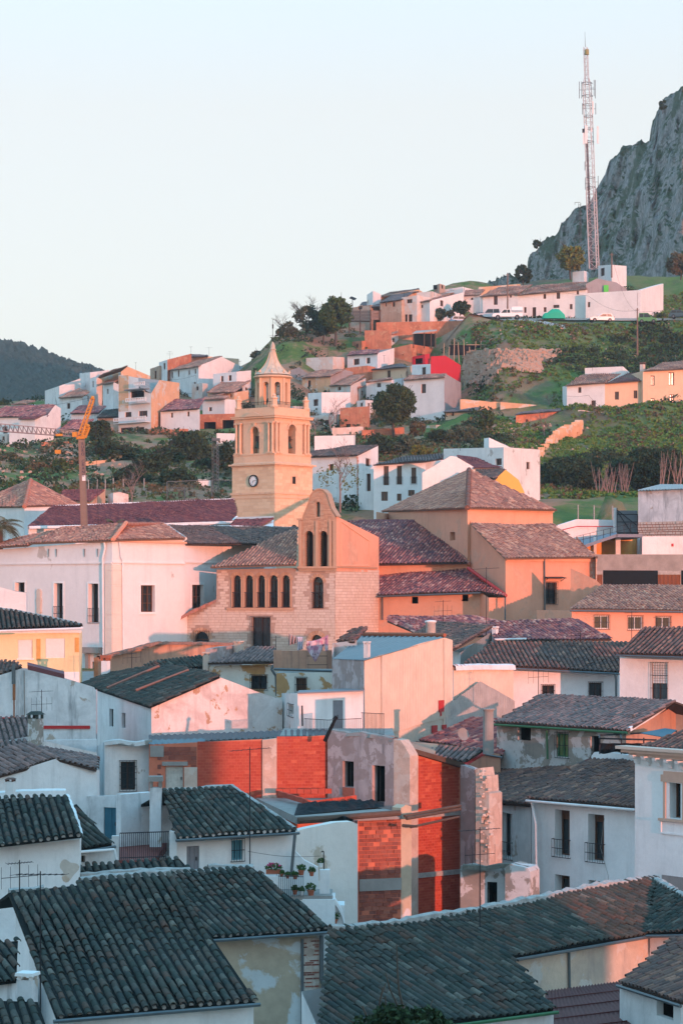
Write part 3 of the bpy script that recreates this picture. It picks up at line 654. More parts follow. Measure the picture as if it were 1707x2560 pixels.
def aerial(label, px, py_base, py_top, Y, kind=0, group='television aerials on the roofs'):
    b = P(px, py_base, Y); t = P(px, py_top, Y); r = thing('tv_aerial', label, 'aerial', b, group)
    mb = MB(); mb.tube(b - Vector((0, 0, .3)), t, .022, .016, 5); mb.build('mast', M['iron'], r)
    mb = MB(); h = t.z - b.z; a = R.uniform(-.5, .5); d = Vector((math.cos(a), math.sin(a), .05)); s = Vector((-d.y, d.x, 0)); L = min(1.5, h * .45)
    p = t - Vector((0, 0, .08)); mb.tube(p - d * L * .5, p + d * L * .5, .012, .012, 4)
    for i in range(9):
        q = p + d * L * (i / 8 - .5); e = .28 - .012 * i; mb.tube(q - s * e, q + s * e, .007, .007, 3)
    if kind: 
        p = t - Vector((0, 0, h * .3)); mb.tube(p - d * .5, p + d * .5, .012, .012, 4)
        for i in range(5): q = p + d * (i / 4 - .5); mb.tube(q - Vector((0, 0, .3)), q + Vector((0, 0, .3)), .007, .007, 3)
    mb.build('antenna', M['iron'], r); return r
def chimney(label, px, py0, py1, wpx, Y, mat, hat='tile', yaw=.4, group=None, capm=None):
    b = P(px, py1, Y); t = P(px, py0, Y); s = wpx / F * Y / 2; r = thing('chimney', label, 'chimney', b, group); h = t.z - b.z
    def sq(z, k): return [Vector((b.x + k * s * math.cos(yaw + q * math.pi / 2) * 1.2, b.y + k * s * math.sin(yaw + q * math.pi / 2) * 1.2, z)) for q in range(4)]
    mb = MB(); mb.hexa(sq(b.z - .5, 1) + sq(b.z + h * .8, .98)); mb.build('stack', mat, r)
    mb = MB()
    for q in sq(b.z + h * .8, .8): mb.tube(q, q + Vector((0, 0, h * .12)), s * .28, s * .28, 4)
    mb.hexa(sq(b.z + h * .91, 1.25) + sq(b.z + h, .6 if hat == 'tile' else 1.2)); mb.build('chimney_cap', capm or M['tileM'], r); return r

# ---------------------------------------------------------------- foreground houses
N_IND = 300
# big tiled roof at the lower left
h1, _ = house('house', 'low white house under the big dark tiled roof in the bottom corner, eave mortared', [(40, 2262, 66.5), (146, 2556, 59.2), (634, 2512, 61.2)], M['w1'], {}, foot=-19, cap=False)
r1 = roof(h1, (142, 2542, 59), (638, 2501, 61), [(425, 2188), (199, 2201), (195, 2214), (23, 2232)], 17, M['tileD'], skew=True, rows=.24, expo=.34, n_ind=N_IND, seg=4, gutter=True, back=2.0, capmat=M['mortar'], uneven=.03)
crust(h1, [P(22, 2230, 67.4), P(110, 2222, 67.6)], M['mortar'], seed=3)
crust(h1, [P(200, 2200, 68.3), P(310, 2190, 68.8), P(425, 2182, 69.2)], M['mortar'], seed=4, h=.2)
h2, _ = house('house', 'house with peeling beige wall and brick corner pier beside the big dark roof', [(536, 2345, 75.5), (826, 2326, 76.5), (832, 2318, 84)], M['peel'], {}, foot=-20, cap=False)
r2 = roof(h2, (530, 2343, 75), (830, 2322, 76), [(632, 2170), (560, 2176), (421, 2186)], 18, M['tileD'], skew=True, rows=.235, expo=.34, n_ind=N_IND, seg=4, gutter=True, back=2.5, capmat=M['mortar'], uneven=.03)
crust(h2, [P(421, 2186, 83.4), P(530, 2178, 83.8), P(632, 2168, 84.3)], M['mortar'], seed=5, h=.16)
fc = Face(XY(536, 75.5), XY(826, 76.5)); ta, tb = fc.t(757), fc.t(797)
mb = MB(); fc.box(mb, ta, tb, -20, fc.z(780, 2345), .003, .05); mb.build('brick_pier', M['rubble'], h2)
masonry(h2, fc, -13.4, fc.z(780, 2347), ta, tb, lambda a, b: R.random() < .92, .26, .062, M['brickB'], n_ind=60, gap=.02, proud=.058, pj=.012, wj=.2)
pipe(h2, [fc.pt(fc.t(802), fc.z(802, 2337), .1), fc.pt(fc.t(802), fc.z(802, 2450), .1), fc.pt(fc.t(806), fc.z(806, 2455), .1), fc.pt(fc.t(808), -20, .1)], .07)
pipe(h2, [fc.pt(fc.t(755), fc.z(755, 2347), .05), fc.pt(fc.t(755), -20, .05)], .05)
# long roof at the lower right, three slopes
h3, _ = house('house', 'long low house under the wide dark tiled roof with mortared ridge, green gutter', [(812, 2608, 64.9), (1383, 2536, 70.2), (1275, 2395, 77.5)], M['w1'], {}, foot=-20, cap=False)
r3 = roof(h3, (800, 2597, 64.6), (1382, 2522, 70), [(1275, 2388), (1100, 2288), (1000, 2309), (825, 2326)], 19, M['tileD'], rows=.265, expo=.42, n_ind=N_IND, seg=4, back=0, gutter=M['green'], capmat=None, uneven=.03)
q3 = roof(h3, (1272, 2393, 77.4), (1618, 2334, 82.5), [(1618, 2334), (1640, 2197), (1500, 2214), (1212, 2272), (1098, 2290)], 17, M['tileD'], rows=.27, expo=.42, n_ind=0, seg=4, gutter=True, uneven=.03, name='roof')
q4 = roof(h3, (1614, 2333, 82.4), (1730, 2331, 81), [(1760, 2262), (1707, 2240), (1642, 2200)], 17, M['tileD'], rows=.25, expo=.37, seg=4, gutter=True)
w3 = wall(h3, (1268, 77.6), (1618, 82.8), [(1268, 2400), (1618, 2338)], -20, M['beige'])
wall(h3, (1618, 82.8), (1740, 81.4), [(1618, 2338), (1740, 2336)], -20, M['w2'])
for px in (1418, 1619): pipe(h3, [w3.pt(w3.t(px), w3.z(px, 2375 if px < 1500 else 2337), .06), w3.pt(w3.t(px + 2), w3.z(px, 2478), .06)], .045)
rp = [P(826, 2322, 74.6), P(1000, 2304, 77), P(1100, 2288, 79.5), P(1212, 2268, 86), P(1500, 2211, 89), P(1600, 2197, 90), P(1644, 2198, 90.4), P(1710, 2236, 87)]
crust(h3, [q + Vector((0, 0, .02)) for q in (r3[0][5], r3[0][4], r3[0][3])] , M['mortar'], seed=8, h=.22, w=.2)
crust(h3, [q3[0][6], q3[0][5], q3[0][4], q3[0][3]], M['mortar'], seed=9, h=.24, w=.26)
crust(h3, [q4[0][4], q4[0][3], q4[0][2]], M['mortar'], seed=10, h=.2, w=.2)
# shed with dark red sheet roof, and the small house in the corner
h4 = thing('shed', 'shed with dull red corrugated roof tucked below the beige wall', 'shed', P(1365, 2560, 70))
corrroof(h4, [P(1360, 2640, 66), P(1760, 2590, 70), P(1560, 2452, 79), P(1362, 2477, 77)], M['corrR'], .24, .03)
for i in range(5):
    f = (i + 1) / 6; a = P(1360, 2640, 66).lerp(P(1362, 2477, 77), f); b = P(1760, 2590, 70).lerp(P(1560, 2452, 79), f); mb = MB(); mb.tube(a + Vector((0, 0, .03)), b + Vector((0, 0, .03)), .03, .03, 4); mb.build('sheet_seam', M['corrR'], h4)
wall(h4, (1350, 66), (1780, 70), [(1350, 2650), (1780, 2600)], -20, M['w2'])
h5, _ = house('house', 'small low house in the bottom corner with a dark window under worn tiles', [(1548, 2462, 72.2), (1700, 2512, 68.5), (1790, 2470, 72)], M['w2'], {0: [W(1640, 1682, 2504, 2545, 'hole')]}, foot=-20, cap=False)
roof(h5, (1552, 2457, 72), (1703, 2505, 68.2), [(1740, 2480), (1740, 2352), (1672, 2352)], 20, M['tileM'], rows=.25, expo=.36, n_ind=120, seg=4, gutter=True)
# left edge: low roofs and a white chimney block
h6, _ = house('house', 'low outbuilding in the corner with dark tiles beside the white chimney block', [(-60, 2470, 60), (45, 2452, 60.5), (75, 2452, 64)], M['w3'], {}, foot=-19, cap=False)
roof(h6, (-60, 2462, 59.8), (42, 2450, 60.3), [(46, 2352), (-60, 2362)], 20, M['tileD'], rows=.24, n_ind=30, seg=4)
roof(h6, (-60, 2600, 56), (125, 2590, 56.5), [(95, 2505), (-60, 2500)], 20, M['tileD'], rows=.24, n_ind=40, seg=4)
chimney('squat white chimney block with one red tile on top in the corner', 70, 2430, 2520, 46, 58.5, M['w3'], 'flat', .5, None, M['w1'])
h7, _ = house('house', 'big white house with a round bare plaster patch below its tiled eave', [(-40, 2120, 78.5), (200, 2098, 79.5), (204, 2094, 84)], M['w1'], {}, foot=-19, cap=False)
roof(h7, (-40, 2117, 78), (203, 2089, 79), [(168, 1990), (-70, 2000)], 18, M['tileD'], skew=True, rows=.25, expo=.36, n_ind=220, seg=4, back=3, capmat=M['mortar'], uneven=.03)
f7 = Face(XY(-40, 78.5), XY(200, 79.5))
mb = MB(); c0 = (f7.t(172), f7.z(172, 2175)); mb.poly([f7.pt(c0[0] + .28 * (1 + .25 * math.sin(3 * a + 1) + .12 * math.sin(5 * a)) * math.cos(a), c0[1] + .34 * (1 + .25 * math.sin(3 * a + 1)) * math.sin(a), .006) for a in np.linspace(0, 2 * math.pi, 24, endpoint=False)]); mb.build('bare_plaster', M['beige'], h7)
crust(h7, [P(-30, 1990, 86.5), P(60, 1984, 86.8), P(165, 1982, 87)], M['w1'], seed=12, h=.25, w=.18, rr=.15)
crust(h7, [P(169, 1990, 86.6), P(188, 2040, 83), P(204, 2088, 79.2)], M['w1'], seed=13, h=.12, w=.12)
# small roof to its right, wall with a hatch, narrow roof strip
h8, _ = house('house', 'narrow house with small tiled roof squeezed beside the terrace railing', [(196, 2128, 84), (290, 2122, 84.6), (298, 2118, 88)], M['w2'], {0: [W(199, 214, 2139, 2156, 'hole')]}, foot=-19, cap=False)
roof(h8, (196, 2124, 83.6), (280, 2110, 84.4), [(192, 2010), (186, 2012)], 21, M['tileD'], rows=.24, n_ind=100, seg=4, gutter=True)
roof(h8, (196, 2184, 81.5), (472, 2172, 82.5), [(450, 2148), (300, 2158), (205, 2166)], 20, M['tileD'], rows=.26, n_ind=60, seg=4)
crust(h8, [P(200, 2190, 80.8), P(330, 2178, 81.5), P(475, 2174, 82)], M['mortar'], seed=14)
# roof terrace with blue door
h9 = thing('roof_terrace', 'roof terrace with a blue door, grey stained walls and an iron railing', 'terrace', P(300, 2150, 86))
f9 = wall(h9, (185, 93), (300, 92), [(185, 1992), (300, 1988)], -18, M['w3'], [W(260, 299, 2019, 2098, 'door', mat=M['blue'], planks=2, depth=.08)], thick=.2)
wall(h9, (303, 90), (382, 91), [(303, 1986), (382, 1980)], -18, M['w3'], thick=.3)
wall(h9, (382, 91), (452, 92), [(382, 1992), (452, 2010)], -18, M['w3'], thick=.2)
zf = (HY - 2146) / F * 86
mb = MB(); mb.box((XY(285, 93)).to_3d() + Vector((0, -7.6, zf - .3)), (2.15, 0, 0), (0, 7.5, 0), (0, 0, .3)); mb.build('floor', plain('terrace_tiles', (.22, .06, .05), .8, 0, .3), h9)
mb = MB(); a = P(300, 2150, 85.4); b = P(424, 2146, 85.6); hh = Vector((0, 0, .95))
for i in range(26): q = a.lerp(b, i / 25); mb.tube(q, q + hh, .011, .011, 4)
mb.tube(a + hh, b + hh, .02, .02, 5); mb.tube(a + hh * .08, b + hh * .08, .015, .015, 5); mb.build('railing', M['iron'], h9)
for px0, px1, t0, nm in ((280, 297, 2090, 'pier'), (424, 443, 2078, 'pier')):
    mb = MB(); p = P(px0, 2160, 85.4); ww = (px1 - px0) / F * 85.4; mb.box(p, (ww, 0, 0), (0, ww, 0), (0, 0, (2160 - t0) / F * 85.4)); mb.build('pier', M['w2'], h9)
pipe(h9, [P(200, 2130, 83.3), P(286, 2124, 83.8), P(292, 2150, 83.8)], .05, M['w1'])
chimney('tall whitewashed chimney with square vents beside the blue door', 390, 1940, 2082, 34, 88.5, M['w3'], 'flat', .78, None, M['concrete'])
chimney('small white chimney with a curled tile cap before the white gable', 27, 1944, 1992, 24, 86, M['w1'], 'tile', .6)
# tiled roof in the middle, white wall with blue shutter, balcony of flower pots
h10, f10 = house('house', 'white house with mortared tile eave, grey door and pale blue shutter', [(440, 2104, 85.5), (738, 2080, 88), (745, 2076, 95)], M['w4'], {0: [W(467, 499, 2115, 2178, 'door', mat=M['grey'], planks=3, depth=.1), W(580, 607, 2100, 2150, 'win', frame=M['blued'], pane=M['blued'], bars=5, depth=.1)]}, foot=-19, cap=False)
roof(h10, (444, 2094, 85), (739, 2076, 87.5), [(582, 1966), (408, 1980)], 18, M['tileD'], skew=True, rows=.26, expo=.37, n_ind=N_IND, seg=4, gutter=True, back=3, capmat=M['w1'], uneven=.03)
crust(h10, [P(408, 1978, 94.5), P(500, 1972, 95.2), P(582, 1965, 96)], M['mortar'], seed=16, h=.15)
crust(h10, [P(582, 1966, 95.8), P(660, 2018, 91.5), P(737, 2070, 87.7)], M['mortar'], seed=17, h=.08, w=.12)
crust(h10, [P(520, 2165, 84.5), P(632, 2166, 84.8)], M['mortar'], seed=22, h=.12)
pipe(h10, [P(738, 2082, 87), P(728, 2190, 87)], .06)
h11 = thing('house', 'tall cream stained blank wall rising beside the exposed brick ruin', 'house', P(740, 2310, 90))
wall(h11, (738, 90), (893, 91), [(738, 2078), (770, 2070), (840, 2056), (880, 2054), (893, 2060)], -19, plaster((.70, .66, .61), .35, (.60, .52, .42), .36, seed=21, scale=.6), thick=.5)
wall(h11, (893, 91), (894, 96), [(893, 2060), (894, 2050)], -19, M['w3'])
# patio with stepped white walls and flower pots
h12 = thing('patio', 'small walled patio crowded with flower pots below the white wall', 'patio', P(740, 2240, 86))
mb = MB(); mb.prism([P(738, 2128, 87.5), P(760, 2150, 87.5), P(795, 2168, 87.5), P(798, 2240, 87.5), P(738, 2240, 87.5)], (0, .25, 0)); mb.build('side_wall', M['w1'], h12)
mb = MB(); mb.box(P(799, 2238, 86.2), (.36, 0, 0), (0, .36, 0), (0, 0, .9)); mb.build('pier', M['w1'], h12)
mb = MB(); mb.box(P(690, 2250, 85.6), (2.0, 0, 0), (0, 2.0, 0), (0, 0, .15)); mb.build('floor', M['concrete'], h12)
mb = MB(); mb.box(P(756, 2330, 85.5), (1.15, 0, 0), (0, 2, 0), (0, 0, 1.15)); mb.box(P(838, 2330, 86), (.33, 0, 0), (0, 1.2, 0), (0, 0, .95)); mb.build('lower_wall', M['w4'], h12)
crust(h12, [P(830, 2240, 86), P(845, 2262, 86), P(856, 2285, 86), P(862, 2312, 86)], M['w1'], w=.12, h=.16, seed=19)
mb = MB()
for i in range(14): q = P(692, 2240, 85.5).lerp(P(758, 2244, 85.5), i / 13); mb.tube(q, q + Vector((0, 0, .8)), .01, .01, 4)
mb.tube(P(692, 2190, 85.5), P(758, 2192, 85.5), .015, .015, 4); mb.build('railing', M['iron'], h12)
mb = MB(); mb.box(P(660, 2190, 85.4), (.5, 0, 0), (0, .4, 0), (0, 0, -1)); mb.build('pedestal', M['w1'], h12)
mb = MB(); mb.tube(P(810, 2176, 86.4), P(809, 2128, 86.4), .02, .02, 5); mb.tube(P(809, 2128, 86.4), P(803, 2130, 86.4), .02, .02, 5); mb.build('lamp_post', M['iron'], h12)
M['leaf'] = plain('leaf_green', (.045, .10, .025), .8, 0, .5, 9); M['flower'] = plain('magenta_flower', (.55, .03, .16), .7, 0, .2)
def foliage_mb(c, rx, ry, rz, n, s, seed=None):
    rr = NR; u = rr.normal(size=(n, 3)); u /= np.linalg.norm(u, axis=1)[:, None]; u *= rr.uniform(.25, 1, n)[:, None] ** .5
    Cn = np.array(c) + u * np.array((rx, ry, rz)); d1 = rr.normal(size=(n, 3)); d1 /= np.linalg.norm(d1, axis=1)[:, None]; d2 = rr.normal(size=(n, 3)); d2 -= (d2 * d1).sum(1)[:, None] * d1; d2 /= np.linalg.norm(d2, axis=1)[:, None]
    ss = s * rr.uniform(.6, 1.4, n)[:, None]
    return np.stack([Cn - d1 * ss, Cn + d2 * ss * .6, Cn + d1 * ss, Cn - d2 * ss * .6], 1)
def quads(name, V4, mat, parent):
    n = len(V4); return npmesh(name, V4.reshape(-1, 3), np.arange(n * 4).reshape(n, 4), mat, parent, NR.uniform(0, 1, n))
_potg = 'flower pots on the small patio'
for i, (px, py, s, fl, lab) in enumerate([(685, 2185, .16, 1, 'long terracotta trough of magenta flowers on the white pedestal'), (704, 2192, .10, 0, 'little pot with trailing plant on the railing beside the flower trough'), (719, 2196, .10, 0, 'small empty looking pot on the railing, second from the trough'),
      (738, 2198, .12, 0, 'clay pot on the railing below the grey downpipe'), (753, 2188, .17, 0, 'big leafy plant in a clay pot high on the railing'), (779, 2190, .14, 0, 'round clay pot hung near the white pier'),
      (737, 2236, .14, 0, 'clay pot standing on the patio floor behind the railing'), (754, 2238, .13, 0, 'pale pot on the patio floor in the middle'), (777, 2240, .2, 0, 'large terracotta pot with bushy plant on the patio floor'),
      (802, 2168, .14, 0, 'white pot with small cactus on top of the white pier'), (833, 2316, .24, 0, 'dark green potted shrub on the low white ledge')]):
    p = P(px, py, 85.7 if i < 9 else 86.5 if i == 9 else 85.8); r = thing('flower_pot', lab, 'flower pot', p, _potg)
    mb = MB()
    if i == 0: mb.box(p + Vector((-.28, 0, 0)), (.5, 0, 0), (0, .18, 0), (0, 0, .15))
    else: mb.lathe(p, [(s * .45, 0), (s * .6, s * .9), (s * .7, s * .9), (s * .7, s * 1.1), (s * .5, s * 1.1)], 10)
    mb.build('pot', M['pot'] if i not in (7, 9) else M['w1'], r)
    quads('foliage', foliage_mb(p + Vector((0, .05, s * 1.5)), s * (1.9 if i == 0 else 1), s, s * .8, 120, .05), M['leaf'], r)
    if fl: quads('flowers', foliage_mb(p + Vector((0, .03, s * 2.0)), s * 1.6, s * .6, s * .5, 50, .045), M['flower'], r)
# ---------------------------------------------------------------- the brick ruin
ru = thing('ruined_house', 'roofless ruin with bright red hollow brick walls, plaster walls and empty doorways', 'ruin', P(820, 1990, 104))
BW, BH = .245, .128
def always(a, b): return True
# left, darker brick with old white door
fA = wall(ru, (373, 104), (494, 104), [(373, 1862), (494, 1856)], -19, M['brickm'], [W(414, 458, 1916, 1975, 'door', mat=plain('peeling_white_door', (.55, .52, .46), .9, 0, .6, 5), planks=6, depth=.12)], thick=.25)
hA = mkholes(fA, [W(408, 464, 1905, 1980)])[0]
masonry(ru, fA, -9, fA.z(430, 1862), fA.t(394), fA.t(492), lambda a, b: not (hA['t0'] < a < hA['t1'] and hA['z0'] < b < hA['z1']), BW * 1.3, BH * 1.5, M['brickB'], n_ind=40)
mb = MB(); fA.box(mb, fA.t(376), fA.t(410), fA.z(400, 1892), fA.z(400, 1864), .004, .05); fA.box(mb, fA.t(406), fA.t(470), fA.z(430, 1914), fA.z(430, 1904), .03, .07); mb.build('lintel', M['concrete'], ru)
mb = MB(); fA.box(mb, fA.t(461), fA.t(494), fA.z(480, 1985), fA.z(480, 1918), .03, .09); mb.build('plaster_patch', M['rubble'], ru)
fB = wall(ru, (494, 104), (656, 104.3), [(494, 1856), (656, 1848)], -19, M['brickm'], thick=.25)
masonry(ru, fB, -8.9, fB.z(600, 1850), 0, fB.L, always, BW, BH, M['brickR'], n_ind=110, wj=.03, proud=.008, pj=.003, gap=.011)
fC = wall(ru, (656, 104.2), (692, 104.3), [(656, 1850), (692, 1846)], -19, M['rubble'], name='rubble_column', thick=.35)
fD = wall(ru, (692, 104.3), (819, 104.6), [(692, 1846), (819, 1838)], -19, M['brickm'], thick=.25)
masonry(ru, fD, -8.7, fD.z(760, 1841), 0, fD.L, always, BW, BH, M['brickR'], n_ind=110, wj=.03, proud=.008, pj=.003, gap=.011)
# plastered wall with two openings, running towards the viewer
fE = wall(ru, (819, 104.4), (984, 101.5), [(819, 1826), (835, 1829), (870, 1834), (900, 1833), (940, 1840), (975, 1845), (984, 1850)], -19, M['lilac'],
     [W(856, 884, 1903, 1968, 'hole', depth=.3, room=1.5), W(930, 962, 1914, 2006, 'hole', depth=.3, room=1.5)], thick=.5)
crust(ru, [fE.pt(fE.t(px), fE.z(px, py), -.2) for px, py in ((819, 1826), (870, 1834), (900, 1833), (940, 1840), (980, 1848))], M['concrete'], w=.28, h=.12, seed=31)
mb = MB(); fE.box(mb, fE.t(858), fE.t(886), fE.z(870, 1990), fE.z(870, 1969), .004, .05); mb.build('brick_infill', M['brickB'], ru)
fP = wall(ru, (984, 101.5), (1024, 101), [(984, 1848), (1000, 1850), (1012, 1868), (1022, 1885), (1024, 1890)], -19, M['rubble'], name='broken_pier', thick=.6)
wall(ru, (1024, 101), (1026, 102.4), [(1024, 1890), (1026, 1880)], -19, M['rubble'], name='broken_pier')
# floor slab, brick kerbs, black netting
zs = (HY - 1996) / F * 104
mb = MB(); mb.box(P(655, 1996, 104), (0, 0, 0), (0, 0, 0), (0, 0, 0))
mb = MB(); a = P(668, 1994, 104); c = P(826, 2043, 94.5)
mb.hexa([P(640, 1995, 104), P(830, 1995, 104.2), P(1000, 2030, 96.4), P(740, 2042, 94.8)] + [p - Vector((0, 0, .28)) for p in (P(640, 1995, 104), P(830, 1995, 104.2), P(1000, 2030, 96.4), P(740, 2042, 94.8))])
mb.build('floor_slab', M['concrete'], ru)
for a, b in ((P(690, 1988, 103), P(768, 2012, 99)), (P(768, 2016, 99), P(892, 2000, 100.5)), (P(690, 1984, 103.4), P(830, 1984, 103.6))):
    d = (b - a); L = d.length; d.normalize(); s = Vector((-d.y, d.x, 0)).normalized(); n = int(L / .3)
    for i in range(n):
        mb = MB(); mb.box(a + d * (i * L / n) , d * (L / n - .015), s * .14, (0, 0, .2 + R.uniform(-.01, .01))); mb.build('brick', M['brickR'], ru)
mb = MB()
for k in range(5):
    pass
rr = random.Random(4); nx, ny = 70, 24; V = []; Q = []
for j in range(ny):
    for i in range(nx):
        f = i / (nx - 1); g = j / (ny - 1); p = P(735, 2042, 95.2).lerp(P(960, 2020, 98.2), f).lerp(P(745, 2012, 99.5).lerp(P(960, 2008, 100), f), g)
        V.append((p.x, p.y, p.z + .05 + min(1, 5 * g, 5 * (1 - g) + .1, 8 * f, 8 * (1 - f)) * 1.2 * (.14 * abs(mn.noise(Vector((p.x * 1.1, p.y * 1.1, 2)))) + .26 * abs(mn.noise(Vector((p.x * 2.7 + p.y, p.y * 2.3, 5)))))))
for j in range(ny - 1):
    for i in range(nx - 1): k = j * nx + i; Q.append((k, k + 1, k + nx + 1, k + nx))
o = npmesh('black_netting', np.array(V), np.array(Q), M['tarp'], None, None, True); tag(o, 'crumpled black netting heaped over the ruin floor slab', 'netting')
V = []; Q = []
for j in range(8):
    for i in range(12):
        V.append(tuple(P(828 + i * 5, 2038 + j * 4.5, 94.6) + Vector((0, .25 * mn.noise(Vector((i * .5, j * .5, 3))) - .2, -.03 * abs(i - 6)))))
for j in range(7):
    for i in range(11): k = j * 12 + i; Q.append((k, k + 1, k + 13, k + 12))
o2 = npmesh('netting_fold', np.array(V), np.array(Q), M['tarp'], None, None, True); o2.parent = o
# front wall of exposed brick under the slab
fF = wall(ru, (893, 96), (1002, 96.6), [(893, 2046), (1002, 2034)], -19, M['brickm'], thick=.3)
masonry(ru, fF, -13, fF.z(960, 2038), fF.t(897), fF.L, always, .29, .16, M['brickB'], n_ind=150, wj=.12, pj=.025, gap=.02)
mb = MB(); fF.box(mb, fF.t(897), fF.L, fF.z(950, 2226), fF.z(950, 2196), .03, .07); mb.build('concrete_beam', M['concrete'], ru); mb = MB(); fF.box(mb, 0, fF.L, fF.z(950, 2047), fF.z(950, 2032), .02, .12); mb.build('concrete_beam', M['concrete'], ru)
mb = MB(); mb.tube(P(745, 2052, 94.4), P(1000, 2032, 95.8), .13, .12, 8); mb.build('timber_beam', M['beam'], ru)
mb = MB(); mb.tube(P(1006, 2064, 95.6), P(1043, 2066, 95.2), .07, .05, 6); mb.tube(P(1010, 2040, 96), P(1150, 2014, 100), .06, .06, 6); mb.tube(P(1026, 2068, 96.4), P(1146, 2042, 100), .05, .05, 6); mb.tube(P(1016, 2046, 96), P(1150, 2022, 100), .07, .07, 6); mb.build('roof_timbers', M['beam'], ru)
fG = wall(ru, (1002, 96.6), (1028, 96.9), [(1002, 2020), (1014, 2012), (1028, 2016)], -19, M['peel'], name='concrete_column', thick=.6)
# right brick wall, upper panel and the lower one
fH = wall(ru, (1020, 102), (1150, 104), [(1020, 1878), (1150, 1918)], -19, M['brickm'], thick=.3)
masonry(ru, fH, -8.9, 99, 0, fH.t(1147), lambda a, b: b < fH.z(1020, 1882) + (fH.z(1150, 1922) - fH.z(1020, 1882)) * a / fH.L, BW, BH, M['brickR'], n_ind=120, wj=.03, proud=.008, pj=.003, gap=.011)
masonry(ru, fH, -14.5, -9.25, 0, fH.t(1147), always, BW * 1.05, BH * .9, M['brickR'], n_ind=0, wj=.03, name='brick')
mb = MB(); fH.box(mb, 0, fH.t(1150), -9.22, -8.98, .0, .22); mb.build('concrete_beam', M['mortar'], ru); mb = MB(); fH.box(mb, 0, fH.t(1150), fH.z(1090, 2190), fH.z(1090, 2178), .02, .1); mb.build('concrete_beam', M['mortar'], ru)
mb = MB(); mb.hexa([fH.pt(-.1, fH.z(1020, 1880), .3), fH.pt(fH.L, fH.z(1150, 1920), .3), fH.pt(fH.L, fH.z(1150, 1920), -.5), fH.pt(-.1, fH.z(1020, 1880), -.5)] + [fH.pt(-.1, fH.z(1020, 1868), .3), fH.pt(fH.L, fH.z(1150, 1908), .3), fH.pt(fH.L, fH.z(1150, 1908), -.5), fH.pt(-.1, fH.z(1020, 1868), -.5)]); mb.build('roof_edge', M['beam'], ru)
fI = wall(ru, (1150, 103.6), (1192, 103), [(1150, 1912), (1165, 1916), (1180, 1922), (1192, 1926)], -19, M['lilac'], thick=.4, name='plaster_wall')
fJ = wall(ru, (1188, 101.2), (1222, 100.8), [(1188, 1922), (1200, 1920), (1212, 1940), (1208, 1965), (1214, 1980), (1222, 1984)], -19, M['rubble'], thick=1.0, name='broken_pier', out=(0, -1))
wall(ru, (1186, 101.2), (1186, 103.4), [(1186, 1922), (1186, 1926)], -19, M['rubble'], name='broken_pier')
for i in range(60):
    px = 1196 + R.uniform(0, 30); py = R.uniform(1930, 2230); p = P(px, py, 100.75 - R.uniform(-.1, .1)); s = R.uniform(.06, .16)
    if i == 0: mb = MB()
    mb.box(p, (s, s * .3, 0), (-s * .3, s, 0), (0, s * .2, s * .7))
mb.build('loose_stones', M['rubble'], ru)
dw = thing('ruined_wall', 'dark mossy broken wall stump with a doorway beside the grey house', 'wall', P(1160, 2270, 96))
wall(dw, (1150, 97.4), (1262, 97), [(1150, 2166), (1180, 2160), (1215, 2170), (1240, 2164), (1262, 2160)], -19, M['peel2'], [W(1217, 1242, 2205, 2290, 'hole')], thick=.5)
wall(dw, (1262, 96), (1324, 95.6), [(1262, 2168), (1275, 2160), (1300, 2166), (1318, 2170), (1324, 2180)], -19, M['peel2'], thick=1.2)
crust(dw, [P(1156, 2164, 97), P(1215, 2168, 97), P(1262, 2162, 96.6), P(1290, 2162, 96.2), P(1320, 2170, 96)], M['tileD'], w=.2, h=.12, seed=33)
# the eave sheets above the red walls
es = thing('house', 'low sheet roof edge with sagging eave above the red brick walls', 'house', P(380, 1850, 105))
corrroof(es, [P(372, 1856, 104.5), P(818, 1838, 105), P(818, 1822, 110), P(372, 1838, 110)], plain('asbestos_sheet', (.11, .095, .10), .8, 0, .5, 2), .26, .035)
corrroof(es, [P(373, 1861, 104), P(510, 1857, 104.1), P(515, 1846, 104.4), P(370, 1850, 104.4)], M['corrG'], .26, .03)
wall(es, (372, 110.2), (818, 110.2), [(372, 1839), (818, 1823)], -19, M['w3'])
mb = MB(); mb.box(P(820, 1842, 103), (.3, 0, .1), (0, .3, 0), (.65, .2, 1.6)); 
mb = MB(); mb.tube(P(812, 1852, 103.4), P(838, 1796, 103), .09, .07, 7); mb.tube(P(834, 1800, 103), P(842, 1792, 103), .1, .1, 6); mb.build('stove_pipe', M['tarp'], es)
# white house left of the ruin
h20, f20 = house('house', 'white house with one tall barred window left of the red brick ruin', [(243, 1865, 108), (262, 1855, 104.2), (376, 1853, 104.6)], M['w2'], {1: [W(302, 339, 1904, 1975, 'win', frame=M['dwood'], bars=5, hb=6, depth=.15)]}, foot=-18, mats={0: M['w3']})
crust(h20, [P(262, 1856, 104.2), P(300, 1852, 104.2), P(340, 1858, 104.2), P(378, 1852, 104.4)], M['peel2'], w=.25, h=.12, seed=41)
